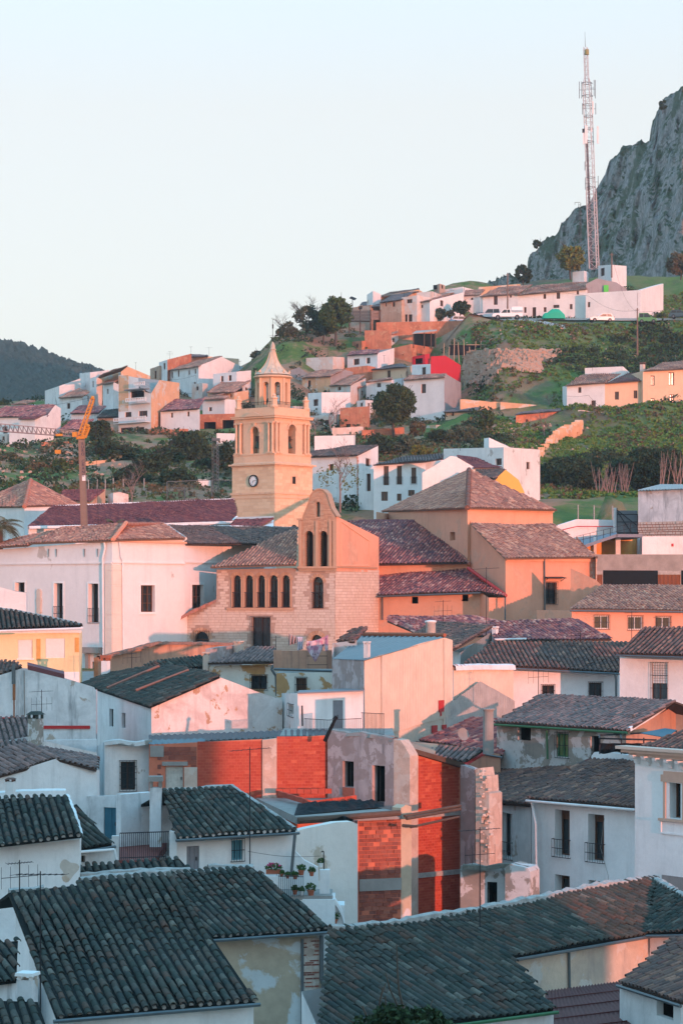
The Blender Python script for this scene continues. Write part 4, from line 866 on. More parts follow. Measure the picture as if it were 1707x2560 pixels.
# ---------------------------------------------------------------- left middle
h21, _ = house('house', 'white house with a shallow gable and two mossy roof slopes near the left edge', [(-40, 1946, 90), (243, 1925, 93), (250, 1925, 98)], M['w1'], {}, {0: [(60, 1922), (142, 1896)]}, foot=-18, cap=False)
roof(h21, (-40, 1950, 89.8), (62, 1923, 91), [(142, 1896), (98, 1865), (60, 1860), (-40, 1885)], 17, M['tileG'], rows=.25, n_ind=0, seg=3)
pt_ = roof(h21, (142, 1897, 91.9), (243, 1924, 92.8), [(243, 1893), (112, 1868), (100, 1866)], 14, M['tileG'], rows=.25, seg=3)
h22, _ = house('house', 'white stained house with a mono pitch gable, rusty flue and red band, left', [(-40, 1700, 112), (240, 1726, 112), (244, 1724, 118)], M['w3'], {}, {0: [(0, 1688), (58, 1670), (72, 1671), (160, 1694), (236, 1718)]}, foot=-18, cap=False)
f22 = Face(XY(-40, 112), XY(240, 112))
roof(h22, (-40, 1700, 112), (56, 1668, 112), [(40, 1655), (-40, 1650)], 12, M['tileM'], seg=3)
mb = MB(); mb.hexa([P(70, 1674, 112), P(162, 1697, 112), P(162, 1690, 113), P(70, 1667, 113)] + [q + Vector((0, -.1, .22)) for q in (P(70, 1674, 112), P(162, 1697, 112), P(162, 1690, 113), P(70, 1667, 113))]); mb.build('roof_edge', M['tileR'], h22)
mb = MB(); f22.box(mb, f22.t(106), f22.t(226), f22.z(170, 1822), f22.z(170, 1814), .004, .06); f22.box(mb, 0, f22.t(62), f22.z(30, 1800), f22.z(30, 1793), .004, .06); mb.build('red_band', M['red'], h22)
pipe(h22, [P(36, 1800, 111.8), P(36, 1745, 111.8)], .035, plain('rusty_pipe', (.30, .10, .04), .8, .2, .5)); pipe(h22, [P(36, 1750, 111.8), P(36, 1710, 111.8)], .07, plain('rusty_pipe2', (.34, .13, .06), .8, .2, .5)); pipe(h22, [P(35, 1710, 111.8), P(35, 1660, 111.8)], .09)
mb = MB(); mb.tube(P(61, 1676, 111.9), P(62, 1790, 111.9), .03, .03, 5); mb.build('wall_seam', M['concrete'], h22)
h23, _ = house('house', 'old house of grey mossy tiles with a squat tiled chimney near the left edge', [(-40, 1862, 100), (104, 1835, 100), (110, 1836, 106)], M['w3'], {}, foot=-18, cap=False)
roof(h23, (-40, 1872, 99), (100, 1862, 99.5), [(104, 1800), (70, 1792), (-40, 1800)], 14, M['tileG'], seg=3)
wall(h23, (106, 106), (243, 107), [(106, 1851), (243, 1848)], -18, M['w3'], thick=.2)
wall(h23, (108, 101), (243, 103), [(108, 1852), (243, 1882)], -18, M['w2'], thick=.2)
chimney('broad stone chimney under a mossy tile cap, beside the old grey roof', 90, 1778, 1870, 34, 99, M['peel2'], 'tile', .35, None, M['tileD'])
# gable house
h24, f24 = house('house', 'house with a wide flaking pink gable and bluish shaded side wall', [(208, 1712, 126), (379, 1770, 113), (706, 1750, 117)], M['gablew'], {0: [W(274, 284, 1772, 1817, 'hole', depth=.15), W(305, 314, 1782, 1820, 'hole', depth=.15)]}, {1: [(460, 1725), (547, 1692), (600, 1712), (640, 1728)]}, foot=-16, mats={0: M['w1']}, cap=False)
M['seam'] = plain('faded_ridge_tiles', (.24, .12, .09), .9, 0, .5, 6)
rg = roof(h24, (205, 1710, 126.2), (374, 1767, 112.6), [(549, 1691), (508, 1680), (420, 1664), (330, 1674), (270, 1682)], 19, M['tileD'], rows=.27, seg=3, expo=.4, slope_to=(1, 1))
for a, b in (((268, 1727), (398, 1672)), ((340, 1733), (472, 1682))): 
    n = rg[2]; A_ = rg[0][0]
    q = [P(x, y, 1) * (A_.dot(n) / P(x, y, 1).dot(n)) for x, y in (a, b)]; mb = MB(); mb.tube(q[0] + Vector((0, 0, .12)), q[1] + Vector((0, 0, .12)), .09, .09, 6); mb.build('ridge_seam', M['seam'], h24)
chimney('fat white rounded chimney base with terracotta flue on the dark roof', 265, 1638, 1708, 20, 127, M['w1'], 'flat', .4, None, M['pot'])
h25, _ = house('house', 'low building with a weathered blank wall and tiles behind the pink gable house', [(330, 1690, 132), (510, 1665, 134), (520, 1660, 138)], M['orangepatch'], {}, foot=-14, cap=False)
roof(h25, (330, 1684, 131), (512, 1668, 133), [(520, 1648), (505, 1640), (380, 1655)], 17, M['tileD'], seg=3, expo=.4)
gw = thing('garden_wall', 'terracotta rendered garden wall with stained patches before the white convent', 'wall', P(246, 1690, 142))
wall(gw, (246, 140), (388, 143), [(246, 1644), (320, 1626), (388, 1607)], -14, M['terra'], thick=.4); wall(gw, (388, 143), (580, 146), [(388, 1607), (580, 1609)], -14, M['terra'], thick=.4)
crust(gw, [P(246, 1643, 140), P(320, 1625, 141.5), P(388, 1606, 143), P(480, 1607, 144.6), P(580, 1608, 146)], M['tileM'], w=.3, h=.12, seed=44)
# yellow house
h26, f26 = house('house', 'pale yellow house with white roller shutters and dark tiled roof at the left edge', [(-40, 1588, 133), (199, 1580, 134), (206, 1578, 142)], M['yellow'], {0: [W(46, 82, 1599, 1646, 'shutter', depth=.1, sill=1), W(115, 163, 1596, 1645, 'shutter', depth=.06)]}, foot=-13, cap=False)
mb = MB(); f26[0].box(mb, f26[0].t(92), f26[0].t(102), f26[0].z(97, 1650), f26[0].z(97, 1597), .004, .03); f26[0].box(mb, f26[0].t(188), f26[0].t(198), f26[0].z(190, 1630), f26[0].z(190, 1594), .004, .03); mb.build('brick_strip', plain('ochre_strip', (.62, .33, .10), .9, 0, .4), h26)
mb = MB(); f26[0].box(mb, 0, f26[0].L + .1, f26[0].z(100, 1582), f26[0].z(100, 1576), .004, .2); f26[0].box(mb, 0, f26[0].L, f26[0].z(100, 1708), f26[0].z(100, 1680), .01, .08); mb.build('cornice', M['w4'], h26)
roof(h26, (-40, 1574, 132.6), (203, 1566, 133.6), [(203, 1562), (120, 1544), (40, 1528), (-40, 1520)], 17, M['tileD'], rows=.26, n_ind=150, seg=4, gutter=M['w4'])
crust(h26, [P(203, 1561, 133.8), P(120, 1543, 137.5), P(40, 1527, 140), P(-30, 1518, 142)], M['mortar'], w=.15, h=.13, seed=45)
h27, _ = house('house', 'whitewashed house end with a curved parapet and iron bracket at the left edge', [(-60, 1460, 150), (66, 1482, 150), (70, 1482, 156)], M['w1'], {}, {0: [(0, 1468), (40, 1478)]}, foot=-10)
# ---------------------------------------------------------------- middle rows
h30 = thing('workshop', 'tall workshop clad in cream corrugated sheets with a blue grey metal roof', 'workshop', P(909, 1840, 112))
wall(h30, (830, 117), (909, 112.5), [(830, 1648), (909, 1649)], -16, M['lilac'], name='wall')
cf, _ = corrugated(h30, (909, 112.5), (1110, 120), [(909, 1651), (950, 1638), (1000, 1626), (1050, 1608), (1110, 1594)], -16, M['corr'], .17, .04, seams=(.38, .72))
corrugated(h30, (1110, 120), (1131, 120.8), [(1110, 1594), (1131, 1600)], -16, M['corr'], .17, .04)
corrroof(h30, [P(832, 1647, 116.8), P(910, 1651, 112.3), P(1112, 1593, 120), P(905, 1588, 130)], M['corrG'], .3, .035)
mb = MB()
for px, t in ((952, 1640), (1107, 1597)): t_ = cf.t(px); cf.box(mb, t_ - .05, t_ + .05, -16, cf.z(px, t), .03, .08)
mb.build('cover_strip', M['corr'], h30)
mb = MB(); 
for i in range(34): a = P(905, 1589, 129.5).lerp(P(1112, 1592, 120.6), i / 34); b = P(905, 1589, 129.5).lerp(P(1112, 1592, 120.6), (i + .9) / 34); mb.tube(a + Vector((0, 0, .08)), b + Vector((0, 0, .08)), .12, .1, 6)
mb.build('ridge_tiles', M['pot'], h30)['kind'] = 'stuff'
chimney('short chimney with pale square base on the blue metal roof', 917, 1603, 1642, 15, 113.5, M['w2'], 'flat', .3, None, M['w2'])
wl = wall(h30, (830, 117.5), (835, 124), [(830, 1622), (835, 1606)], -16, M['w2'])
roof(h30, (842, 1604, 124), (885, 1604, 123), [(918, 1569), (880, 1575)], 20, M['tileM'], seg=3, rows=.3)
wall(h30, (832, 124), (892, 123), [(832, 1608), (892, 1600)], -10, M['w2'])
h31 = thing('lean_to', 'patched corrugated lean-to wall with white tile coping and peeling red paint', 'workshop', P(1131, 1800, 121))
cg, _ = corrugated(h31, (1131, 121.5), (1281, 127), [(1131, 1668), (1281, 1672)], -14, M['corr'], .17, .04, seams=(.45,))
M['corrO'] = plain('weathered_sheet', (.42, .40, .38), .6, .2, .6, 1.5)
_, q_ = corrugated(h31, (1108, 120.1), (1281, 126.8), [(1108, 1758), (1131, 1750), (1194, 1703), (1240, 1728), (1281, 1752)], -14, M['corrO'], .2, .03, name='old_corrugated_sheet', off=.1, seams=(.3, .6))
crust(h31, [P(1131, 1670, 121.5), P(1200, 1668, 124), P(1281, 1669, 127)], M['w1'], w=.25, h=.3, seed=50, rr=.12)
mb = MB()
for i in range(16): a = P(1133 + i * 9, 1666, 121.6 + i * .33); mb.tube(a, a + Vector((.2, .1, 0)), .1, .09, 6)
mb.build('coping_tiles', M['pot'], h31)
mb = MB(); tr = cf.t(1099)
for (a, b, c, d) in ((1093, 1106, 1751, 1780), (1096, 1100, 1780, 1790), (1076, 1089, 1814, 1832), (1102, 1112, 1812, 1822)): cf.box(mb, cf.t(a), cf.t(b), cf.z(a, d), cf.z(a, c), .05, .09)
mb.build('red_paint_patch', M['red'], h31)
# small white house with the grey door, its side wall, terrace railing
h32, f32 = house('house', 'small flat-roofed white house with a plain grey door and railing in front', [(704, 1733, 118), (744, 1733, 112), (908, 1727, 112.3)], M['w4'], {0: [W(722, 734, 1762, 1789, 'win', frame=M['white'], bars=3, depth=.1)], 1: [W(832, 857, 1751, 1829, 'door', mat=M['grey'], planks=1, depth=.06)]}, foot=-16, mats={0: M['w2']})
mb = MB(); mb.box(P(744, 1735, 111.9), (3.1, .1, .12), (0, 3, 0), (0, 0, .06)); mb.build('roof', M['grey'], h32)
mb = MB(); mb.tube(P(755, 1764, 111.7), P(756, 1815, 111.7), .04, .04, 5); mb.build('bracket', M['iron'], h32)
mb = MB(); hh = Vector((0, 0, .75))
for i in range(52):
    f = i / 51; q = P(761, 1838, 109).lerp(P(820, 1842, 108), min(1, f * 3)) if f < .33 else P(820, 1842, 108).lerp(P(903, 1838, 108), (f - .33) / .33) if f < .66 else P(903, 1836, 108.5).lerp(P(960, 1840, 106), (f - .66) / .34)
    mb.tube(q, q + hh * (1.3 if f > .66 else 1), .011, .011, 4, False)
for a, b, k in ((P(761, 1838, 109), P(820, 1842, 108), 1), (P(820, 1842, 108), P(903, 1838, 108), 1), (P(903, 1836, 108.5), P(960, 1840, 106), 1.3)): mb.tube(a + hh * k, b + hh * k, .018, .018, 4); mb.tube(a + hh * .1, b + hh * .1, .014, .014, 4)
mb.build('railing', M['iron'], h32)
mb = MB(); mb.box(P(700, 1846, 105.5), (5.0, 0, 0), (0, 6, 0), (0, 0, .12)); mb.build('floor', M['concrete'], h32)
# house with grey roof and house with laundry terrace
h33, _ = house('house', 'pale pink house with a grey sheet roof and a barred window below the church', [(519, 1664, 130), (691, 1661, 129), (700, 1660, 136)], M['orangepatch'], {0: [W(628, 667, 1689, 1723, 'win', frame=M['dwood'], bars=7, depth=.12)]}, foot=-14, cap=False)
roof(h33, (520, 1658, 129.5), (690, 1656, 128.5), [(686, 1617), (628, 1618), (600, 1630)], 15, M['tileG'], seg=3, rows=.22)
pipe(h33, [P(686, 1662, 128.3), P(678, 1672, 128.3), P(690, 1690, 128.3), P(692, 1740, 128.3)], .07)
wall(h33, (526, 131), (605, 134), [(526, 1622), (560, 1616), (605, 1613)], -12, M['lilac'], thick=.3)
chimney('crumbling pink brick chimney on the parapet before the stone church', 597, 1602, 1632, 20, 133, M['rubble'], 'flat', .2, None, M['rubble'])
chimney('broken pink chimney stub at the end of the grey sheet roof', 516, 1630, 1668, 16, 130, M['rubble'], 'flat', .5, None, M['rubble'])
h34, _ = house('house', 'house with rusty stained wall, barred window and laundry terrace on top', [(691, 1683, 124), (832, 1680, 123), (836, 1678, 130)], M['orangepatch'], {0: [W(740, 766, 1695, 1728, 'win', frame=M['wood'], pane=M['wood'], bars=6, depth=.12)]}, foot=-14)
for a, b in ((684, 704), (749, 767), (816, 832)):
    mb = MB(); p = P(a, 1672, 124); mb.box(p, ((b - a) / F * 124, 0, 0), (0, .35, 0), (0, 0, .95)); mb.build('brick_pillar', M['terra'], h34)
mb = MB(); mb.box(P(702, 1672, 127), (2.6, 0, 0), (0, .2, 0), (0, 0, .95)); mb.build('parapet', M['terra'], h34)
mb = MB(); mb.tube(P(685, 1673, 122.6), P(832, 1678, 121.8), .07, .07, 6); mb.build('gutter', M['gutter'], h34)
mb = MB()
for y in (1640, 1662): mb.tube(P(767, y, 124), P(818, y, 124), .02, .02, 4)
mb.build('railing', M['iron'], h34)
def cloth(name, label, px0, px1, py0, fall, Y, mat, cat='laundry'):
    nx, ny = 18, 12; V = []; Q = []
    for j in range(ny):
        for i in range(nx):
            f = i / (nx - 1); g = j / (ny - 1); V.append(tuple(P(px0 + (px1 - px0) * f, py0(f) + g * fall(f), Y) + Vector((0, .12 * math.sin(f * 17 + g) * (0.3 + g), 0))))
    for j in range(ny - 1):
        for i in range(nx - 1): k = j * nx + i; Q.append((k, k + 1, k + nx + 1, k + nx))
    o = npmesh(name, np.array(V), np.array(Q), mat, None, None, True); o.modifiers.new('th', 'SOLIDIFY').thickness = .01; return tag(o, label, cat, 'laundry on the terrace line')
m, t_, b_ = newmat('patchwork_blanket', .95); v_ = N(t_, 'ShaderNodeTexVoronoi'); v_.inputs['Scale'].default_value = 4.2; t_.links.new(wpos(t_), v_.inputs['Vector'])
t_.links.new(mix(t_, ramp(t_, v_.outputs['Distance'], [(.18, 0.0), (.24, 1.0)]), (.16, .08, .13), mix(t_, ramp(t_, noise(t_, wpos(t_), 3), [(.45, 0.0), (.55, 1.0)]), (.55, .42, .45), (.44, .20, .28))), b_.inputs['Base Color']); M['blanket'] = m
cloth('blanket', 'patterned pink and purple blanket hanging in a point over the terrace railing', 766, 820, lambda f: 1603 - 16 * f ** 2, lambda f: 12 + 44 * max(0, 1 - abs(f - .42) * 2.1) + 26 * (f > .88), 123.6, M['blanket'])
cloth('towel', 'pale lilac towel on the line', 743, 757, lambda f: 1592, lambda f: 35 - 4 * f, 124.5, plain('lilac_cloth', (.60, .55, .62), .9, 0, .15))
cloth('shirt', 'brown faded garment on the line beside the pale towel', 721, 742, lambda f: 1584 + 9 * f, lambda f: 30 - 16 * f, 124.5, plain('brown_cloth', (.36, .27, .26), .9, 0, .2))
# ---------------------------------------------------------------- right of the workshop
h35, _ = house('house', 'low house with red and brown tiles and a grey side wall behind the workshop', [(1131, 1628, 132), (1150, 1632, 130), (1233, 1576, 139)], M['w1'], {}, foot=-12, mats={1: M['concrete']}, cap=False)
roof(h35, (1010, 1598, 137), (1134, 1624, 130), [(1230, 1565), (1100, 1556), (1080, 1556)], 17, M['tileM'], rows=.24, seg=3, slope_to=(.3, 1))
roof(h35, (1060, 1590, 140), (1232, 1590, 143), [(1250, 1554), (1190, 1540), (970, 1543), (968, 1552)], 16, M['tileR'], rows=.24, seg=3)
wt = thing('water_tank', 'white cylindrical water tank standing on the tiled roof', 'tank', P(1076, 1588, 131))
mb = MB(); mb.lathe(P(1076, 1588, 131), [(.27, 0), (.27, .68), (.31, .68), (.31, .78), (.1, .82)], 20); mb.build('tank', M['w4'], wt, True)
chimney('plain white chimney shaft at the end of the grey side wall', 1237, 1566, 1602, 14, 138, M['w4'], 'flat', .2, None, M['w4'])
u1 = thing('house', 'low building with a dusky tiled roof between the orange church walls and long roof', 'house', P(1240, 1600, 140))
roof(u1, (1236, 1603, 136.5), (1528, 1598, 139), [(1440, 1547), (1224, 1555)], 16, M['tileR'], rows=.23, seg=3)
wall(u1, (1236, 136.7), (1530, 139.2), [(1236, 1605), (1530, 1600)], -12, M['concrete'])
mb = MB(); mb.tube(P(1236, 1599, 135.9), P(1315, 1597, 136.2), .06, .06, 6); mb.build('white_pipe', M['w4'], u1)
h36, _ = house('house', 'long white house with two small barred windows under wide brown tiles', [(1255, 1674, 128), (1545, 1682, 128.5), (1549, 1680, 136)], M['w4'], {0: [W(1354, 1384, 1713, 1739, 'win', frame=M['dwood'], bars=7, depth=.12), W(1471, 1503, 1707, 1748, 'win', frame=M['dwood'], bars=7, depth=.12)]}, foot=-14, cap=False)
roof(h36, (1158, 1661, 127), (1546, 1680, 128), [(1573, 1605), (1230, 1606)], 17, M['tileM'], rows=.25, expo=.38, n_ind=280, seg=3, gutter=True, back=4)
pipe(h36, [P(1536, 1684, 127.8), P(1539, 1700, 127.8), P(1539, 1760, 127.8)], .06)
h37, _ = house('house', 'white house with a tall dark barred window under dark ribbed tiles, right edge', [(1548, 1640, 124), (1760, 1648, 122)], M['w4'], {0: [W(1628, 1667, 1658, 1750, 'win', frame=M['dwood'], pane=M['glassb'], bars=7, hb=4, depth=.12, blind=.55, bmat=M['w1'], bfrac=1)]}, foot=-14, cap=False)
roof(h37, (1545, 1634, 123.2), (1760, 1641, 121.2), [(1760, 1568), (1606, 1571)], 17, M['tileM'], rows=.25, expo=.38, n_ind=200, seg=3, gutter=True, back=4)
# weathered house with green gutter
h38, _ = house('house', 'weathered flaking house with green gutter, green shutter and broad grey tiled roof', [(1241, 1812, 113), (1564, 1832, 106.3), (1688, 1762, 112)], M['peel2'], {0: [W(1293, 1326, 1819, 1851, 'hole'), W(1390, 1420, 1834, 1892, 'win', frame=M['green'], pane=plain('green_shutter', (.16, .22, .08), .8, 0, .4), bars=5, depth=.1), W(1475, 1500, 1840, 1900, 'hole')]}, {1: []}, foot=-16, mats={1: M['terra']}, cap=False)
roof(h38, (1237, 1806, 112.6), (1566, 1826, 105.9), [(1684, 1752), (1500, 1744), (1347, 1740)], 16, M['tileG'], rows=.25, expo=.38, n_ind=N_IND, seg=4, gutter=M['green'], back=3)
crust(h38, [P(1570, 1822, 106), P(1630, 1786, 109.5), P(1686, 1752, 113)], M['w1'], w=.12, h=.1, seed=60, rr=.2)
pipe(h38, [P(1366, 1826, 109.9), P(1368, 1898, 109.9)], .05, M['green'])
wall(h38, (1688, 112), (1720, 112), [(1688, 1762), (1720, 1762)], -14, M['concrete'])
mb = MB(); mb.tube(P(1582, 1806, 107.5), P(1582, 1788, 107.5), .06, .06, 6); mb.tube(P(1582, 1788, 107.5), P(1582, 1784, 107.5), .12, .12, 8); mb.build('vent_pipe', M['gutter'], h38)
gp = thing('flue', 'tall round grey concrete flue pipe standing beside the weathered house', 'flue', P(1220, 1880, 109))
mb = MB(); mb.tube(P(1220, 1885, 109), P(1220, 1774, 109), .25, .23, 14); mb.build('pipe', M['concrete'], gp, False); mb = MB(); mb.tube(P(1220, 1775, 109), P(1220, 1771, 109), .3, .3, 14); mb.build('rim', M['concrete'], gp)
# reddish roofs between workshop and flue
h39, _ = house('house', 'low house with purple brown tiles and a satellite dish behind the ruin', [(1050, 1850, 116), (1250, 1885, 112), (1254, 1880, 118)], M['terra'], {}, foot=-16, cap=False)
roof(h39, (1048, 1850, 116), (1255, 1888, 112), [(1255, 1800), (1178, 1796)], 15, M['tileR'], rows=.24, seg=3, gutter=True)
roof(h39, (1082, 1894, 108.5), (1160, 1905, 108), [(1212, 1872), (1095, 1866), (1066, 1879)], 15, M['tileG'], rows=.24, seg=3)
mb = MB(); mb.prism([P(1155, 1905, 108), P(1212, 1874, 111), P(1212, 1884, 111), P(1165, 1912, 108)], (.1, .1, 0)); mb.build('verge', M['red'], h39)
mb = MB(); mb.prism([P(1005, 1858, 110), P(1095, 1865, 111), P(1085, 1892, 108), P(1030, 1878, 108)], (0, 0, .1)); mb.build('roof_edge', M['terra'], h39)
ds = thing('satellite_dish', 'pale satellite dish on a short mast over the purple brown roof', 'satellite dish', P(1151, 1864, 110))
mb = MB(); mb.tube(P(1151, 1866, 110), P(1151, 1820, 110), .02, .02, 5); mb.build('mast', M['iron'], ds)
mb = MB(); c = P(1156, 1836, 109.9); 
V = []; 
ax = Vector((.6, -1, .35)).normalized(); u = ax.orthogonal().normalized(); v = ax.cross(u)
for k in range(4):
    for i in range(14): a = 2 * math.pi * i / 14; r_ = .10 * k; mb.v.append(tuple(c + (u * math.cos(a) + v * math.sin(a)) * r_ + ax * r_ * r_ * .6))
for k in range(3):
    for i in range(14): j = (i + 1) % 14; mb.f.append((k * 14 + i, k * 14 + j, (k + 1) * 14 + j, (k + 1) * 14 + i))
mb.build('dish', M['concrete'], ds)
# two roofs above the blue-white houses, lower right
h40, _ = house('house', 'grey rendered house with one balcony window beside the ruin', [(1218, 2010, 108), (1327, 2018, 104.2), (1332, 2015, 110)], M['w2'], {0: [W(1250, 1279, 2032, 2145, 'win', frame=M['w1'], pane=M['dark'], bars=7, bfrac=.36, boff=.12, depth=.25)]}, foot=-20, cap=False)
roof(h40, (1186, 1998, 108.2), (1328, 2012, 103.8), [(1430, 1921), (1320, 1900), (1212, 1882), (1184, 1900)], 17, M['tileM'], rows=.25, expo=.37, n_ind=0, seg=4)
h41, f41 = house('house', 'bluish white house with tall balcony windows, white gutter and mossy hip roof', [(1328, 2004, 104), (1586, 2028, 98.9), (1592, 2020, 105)], M['w4'], {0: [W(1386, 1423, 2025, 2140, 'win', frame=M['wood'], blind=.22, bars=6, bfrac=.36, boff=.14, depth=.42), W(1469, 1509, 2036, 2153, 'win', frame=M['wood'], blind=.18, bars=7, bfrac=.38, boff=.14, depth=.42), W(1386, 1423, 2188, 2290, 'win', frame=M['wood'], blind=.12, depth=.42), W(1470, 1509, 2202, 2300, 'win', frame=M['wood'], blind=.2, depth=.42)]}, foot=-20, cap=False)
roof(h41, (1322, 1996, 103.6), (1586, 2018, 98.4), [(1590, 1908), (1520, 1902), (1472, 1898), (1428, 1922)], 18, M['tileM'], rows=.25, expo=.37, n_ind=N_IND, seg=4, gutter=M['w4'])
pipe(h41, [P(1326, 2002, 103.5), P(1330, 2014, 103.5), P(1339, 2060, 103.2), P(1342, 2260, 103.1)], .055, M['w4'])
mb = MB(); f = f41[0]; mb.line([f.pt(f.t(a), f.z(a, b), .004) for a, b in ((1510, 2045), (1500, 2120), (1520, 2190), (1515, 2260))], .012, 3); mb.build('crack', M['concrete'], h41)
wp = thing('terrace', 'small roof terrace with black pergola frame and dark screening above the mossy roof', 'terrace', P(1480, 1905, 104))
wall(wp, (1477, 107), (1588, 105), [(1477, 1890), (1485, 1880), (1530, 1882), (1588, 1890)], -7.25, M['w4'], thick=.3)
mb = MB()
for a, b in ((P(1497, 1838, 106), P(1690, 1828, 108)), (P(1497, 1846, 103), P(1640, 1850, 103)), (P(1497, 1838, 106), P(1497, 1846, 103)), (P(1550, 1838, 106), P(1552, 1848, 103))): mb.tube(a, b, .05, .05, 4)
for px in (1498, 1552, 1608): mb.tube(P(px, 1844, 104), P(px, 1885, 104), .04, .04, 4)
mb.build('pergola', M['iron'], wp)
V = []; Q = []
for i in range(30):
    for j in range(5): V.append(tuple(P(1497 + i * 4.2, 1858 + j * 6 + 3 * math.sin(i * .5) * (j == 4), 104.2) + Vector((0, .12 * math.sin(i * .9 + j), 0))))
for i in range(29):
    for j in range(4): k = i * 5 + j; Q.append((k, k + 1, k + 6, k + 5))
npmesh('screen', np.array(V), np.array(Q), M['tarp'], wp, None, True)
mb = MB(); mb.prism([P(1600, 1834, 104), P(1660, 1822, 107), P(1690, 1826, 107), P(1665, 1845, 103)], (0, 0, .03)); mb.build('awning', M['blue'], wp)
# corner house with cornice
h42, f42 = house('house', 'tall pale house with bracketed cornice and moulded window surround, right edge', [(1586, 1884, 97.5), (1800, 1908, 93.7)], M['w4'], {0: [W(1672, 1700, 1958, 2046, 'win', frame=M['wood'], depth=.4, mull=1), W(1690, 1740, 2262, 2360, 'win', depth=.3)]}, foot=-20, cap=False)
f = f42[0]
mb = MB(); f.box(mb, -.35, f.L, f.z(1640, 1884), f.z(1640, 1876), .0, .45); f.box(mb, -.5, f.L, f.z(1640, 1875.5), f.z(1640, 1868), .0, .62); f.box(mb, -.15, f.L, f.z(1640, 1894), f.z(1640, 1885), 0.002, .2); mb.build('cornice', plain('cream_stone', (.60, .46, .38), .85, 0, .2), h42)
for i in range(6):
    t = f.t(1590 + i * 28); mb = MB(); zz = f.z(1590, 1886) - i * .03; mb.prism([f.pt(t, zz, 0.002), f.pt(t, zz, .42), f.pt(t, zz - .12, .36), f.pt(t, zz - .16, .2), f.pt(t, zz - .34, .12), f.pt(t, zz - .36, .002)], f.pt(t + .2, zz, 0) - f.pt(t, zz, 0)); mb.build('bracket', M['w4'], h42)
cs = plain('tan_stone_trim', (.50, .36, .28), .85, 0, .2)
mb = MB(); a, b, z0, z1 = f.t(1664), f.t(1706), f.z(1685, 2048), f.z(1685, 1956)
f.box(mb, a - .12, a, z0, z1, .003, .06); f.box(mb, b, b + .12, z0, z1, .003, .06); f.box(mb, a - .25, b + .25, z1, z1 + .28, .003, .07); f.box(mb, a - .1, b + .1, z1 + .28, z1 + .42, .003, .065); f.box(mb, a - .35, b + .3, z0 - .1, z0, .003, .12); mb.build('window_surround', cs, h42)
mb = MB(); f.box(mb, a - .3, b + .3, z0 - .62, z0 - .56, .003, .05); f.box(mb, a - .3, a - .24, z0 - .56, z0 - .1, .003, .05); mb.build('panel_moulding', M['w4'], h42)
mb = MB(); f.box(mb, f.t(1655), f.L, -14, f.z(1680, 2190), .003, .05); mb.build('base_band', plain('grey_base', (.25, .23, .22), .9, 0, .3), h42)
roof(h42, (1600, 1866, 99), (1800, 1885, 96), [(1800, 1815), (1707, 1826)], 17, M['tileM'], rows=.25, n_ind=120, seg=4)
for lab, px, b, t, Y, k in (('tall television aerial with long boom over the big dark roof', 102, 2500, 2178, 60, 0), ('leaning aerial pole with a crosswise boom in front of the white wall', 50, 2290, 2150, 66, 1), ('aerial on a tall mast in front of the red brick wall, white tripod foot', 625, 2168, 1868, 85, 0),
      ('thin aerial rod against the blue and white house wall', 1199, 2295, 2068, 79, 1), ('small aerial on the stained white gable wall', 105, 1845, 1724, 107, 1), ('double aerial standing on the white house with a cropped roof', 1345, 1740, 1672, 118, 1),
      ('bare aerial mast in front of the apricot church wall', 1107, 1590, 1500, 140, 1), ('wide flat aerial before the pink transept wall', 1215, 1600, 1418, 142, 0), ('aerial crossing the barred windows of the apricot annex', 1578, 1600, 1528, 134, 0)):
    aerial(lab, px, b, t, Y, k)
# ---------------------------------------------------------------- convent, church, clock tower
M['conv'] = plaster((.74, .70, .68), .22, (.62, .55, .50), .34, seed=30, scale=.5)
M['och'] = plaster((.66, .33, .22), .3, (.70, .39, .27), .42, seed=31, scale=.6)
M['och2'] = plaster((.69, .38, .25), .3, None, seed=32)
M['stone'] = tilemat([(0.0, (.55, .43, .36)), (.35, (.62, .50, .42)), (.7, (.58, .46, .39)), (1.0, (.66, .55, .47))], (.40, .32, .27), .3, name='limestone_block', big=(.46, .36, .28), fine=3)
M['smort'] = plain('stone_mortar', (.42, .30, .24), .95, 0, .5, 3)
M['tstone'] = plaster((.70, .45, .30), .35, (.74, .50, .34), .45, dcol=(.44, .32, .22), seed=34, scale=.8)
M['tblock'] = tilemat([(0.0, (.60, .39, .25)), (.5, (.69, .47, .30)), (1.0, (.75, .54, .36))], (.50, .35, .24), .3, name='ashlar_block', big=(.64, .46, .31), fine=2)
M['tjoint'] = plain('ashlar_joint', (.60, .46, .33), .95, 0, .3, 3)
M['cbrick'] = tilemat([(0.0, (.36, .20, .13)), (.5, (.48, .28, .18)), (1.0, (.56, .36, .24))], (.30, .20, .14), .4, name='church_brick', big=(.42, .26, .18))
M['cbm'] = plain('church_brick_mortar', (.44, .30, .21), .95, 0, .4, 3)
M['bronze'] = plain('bronze_bell', (.05, .07, .05), .5, .6, .3)
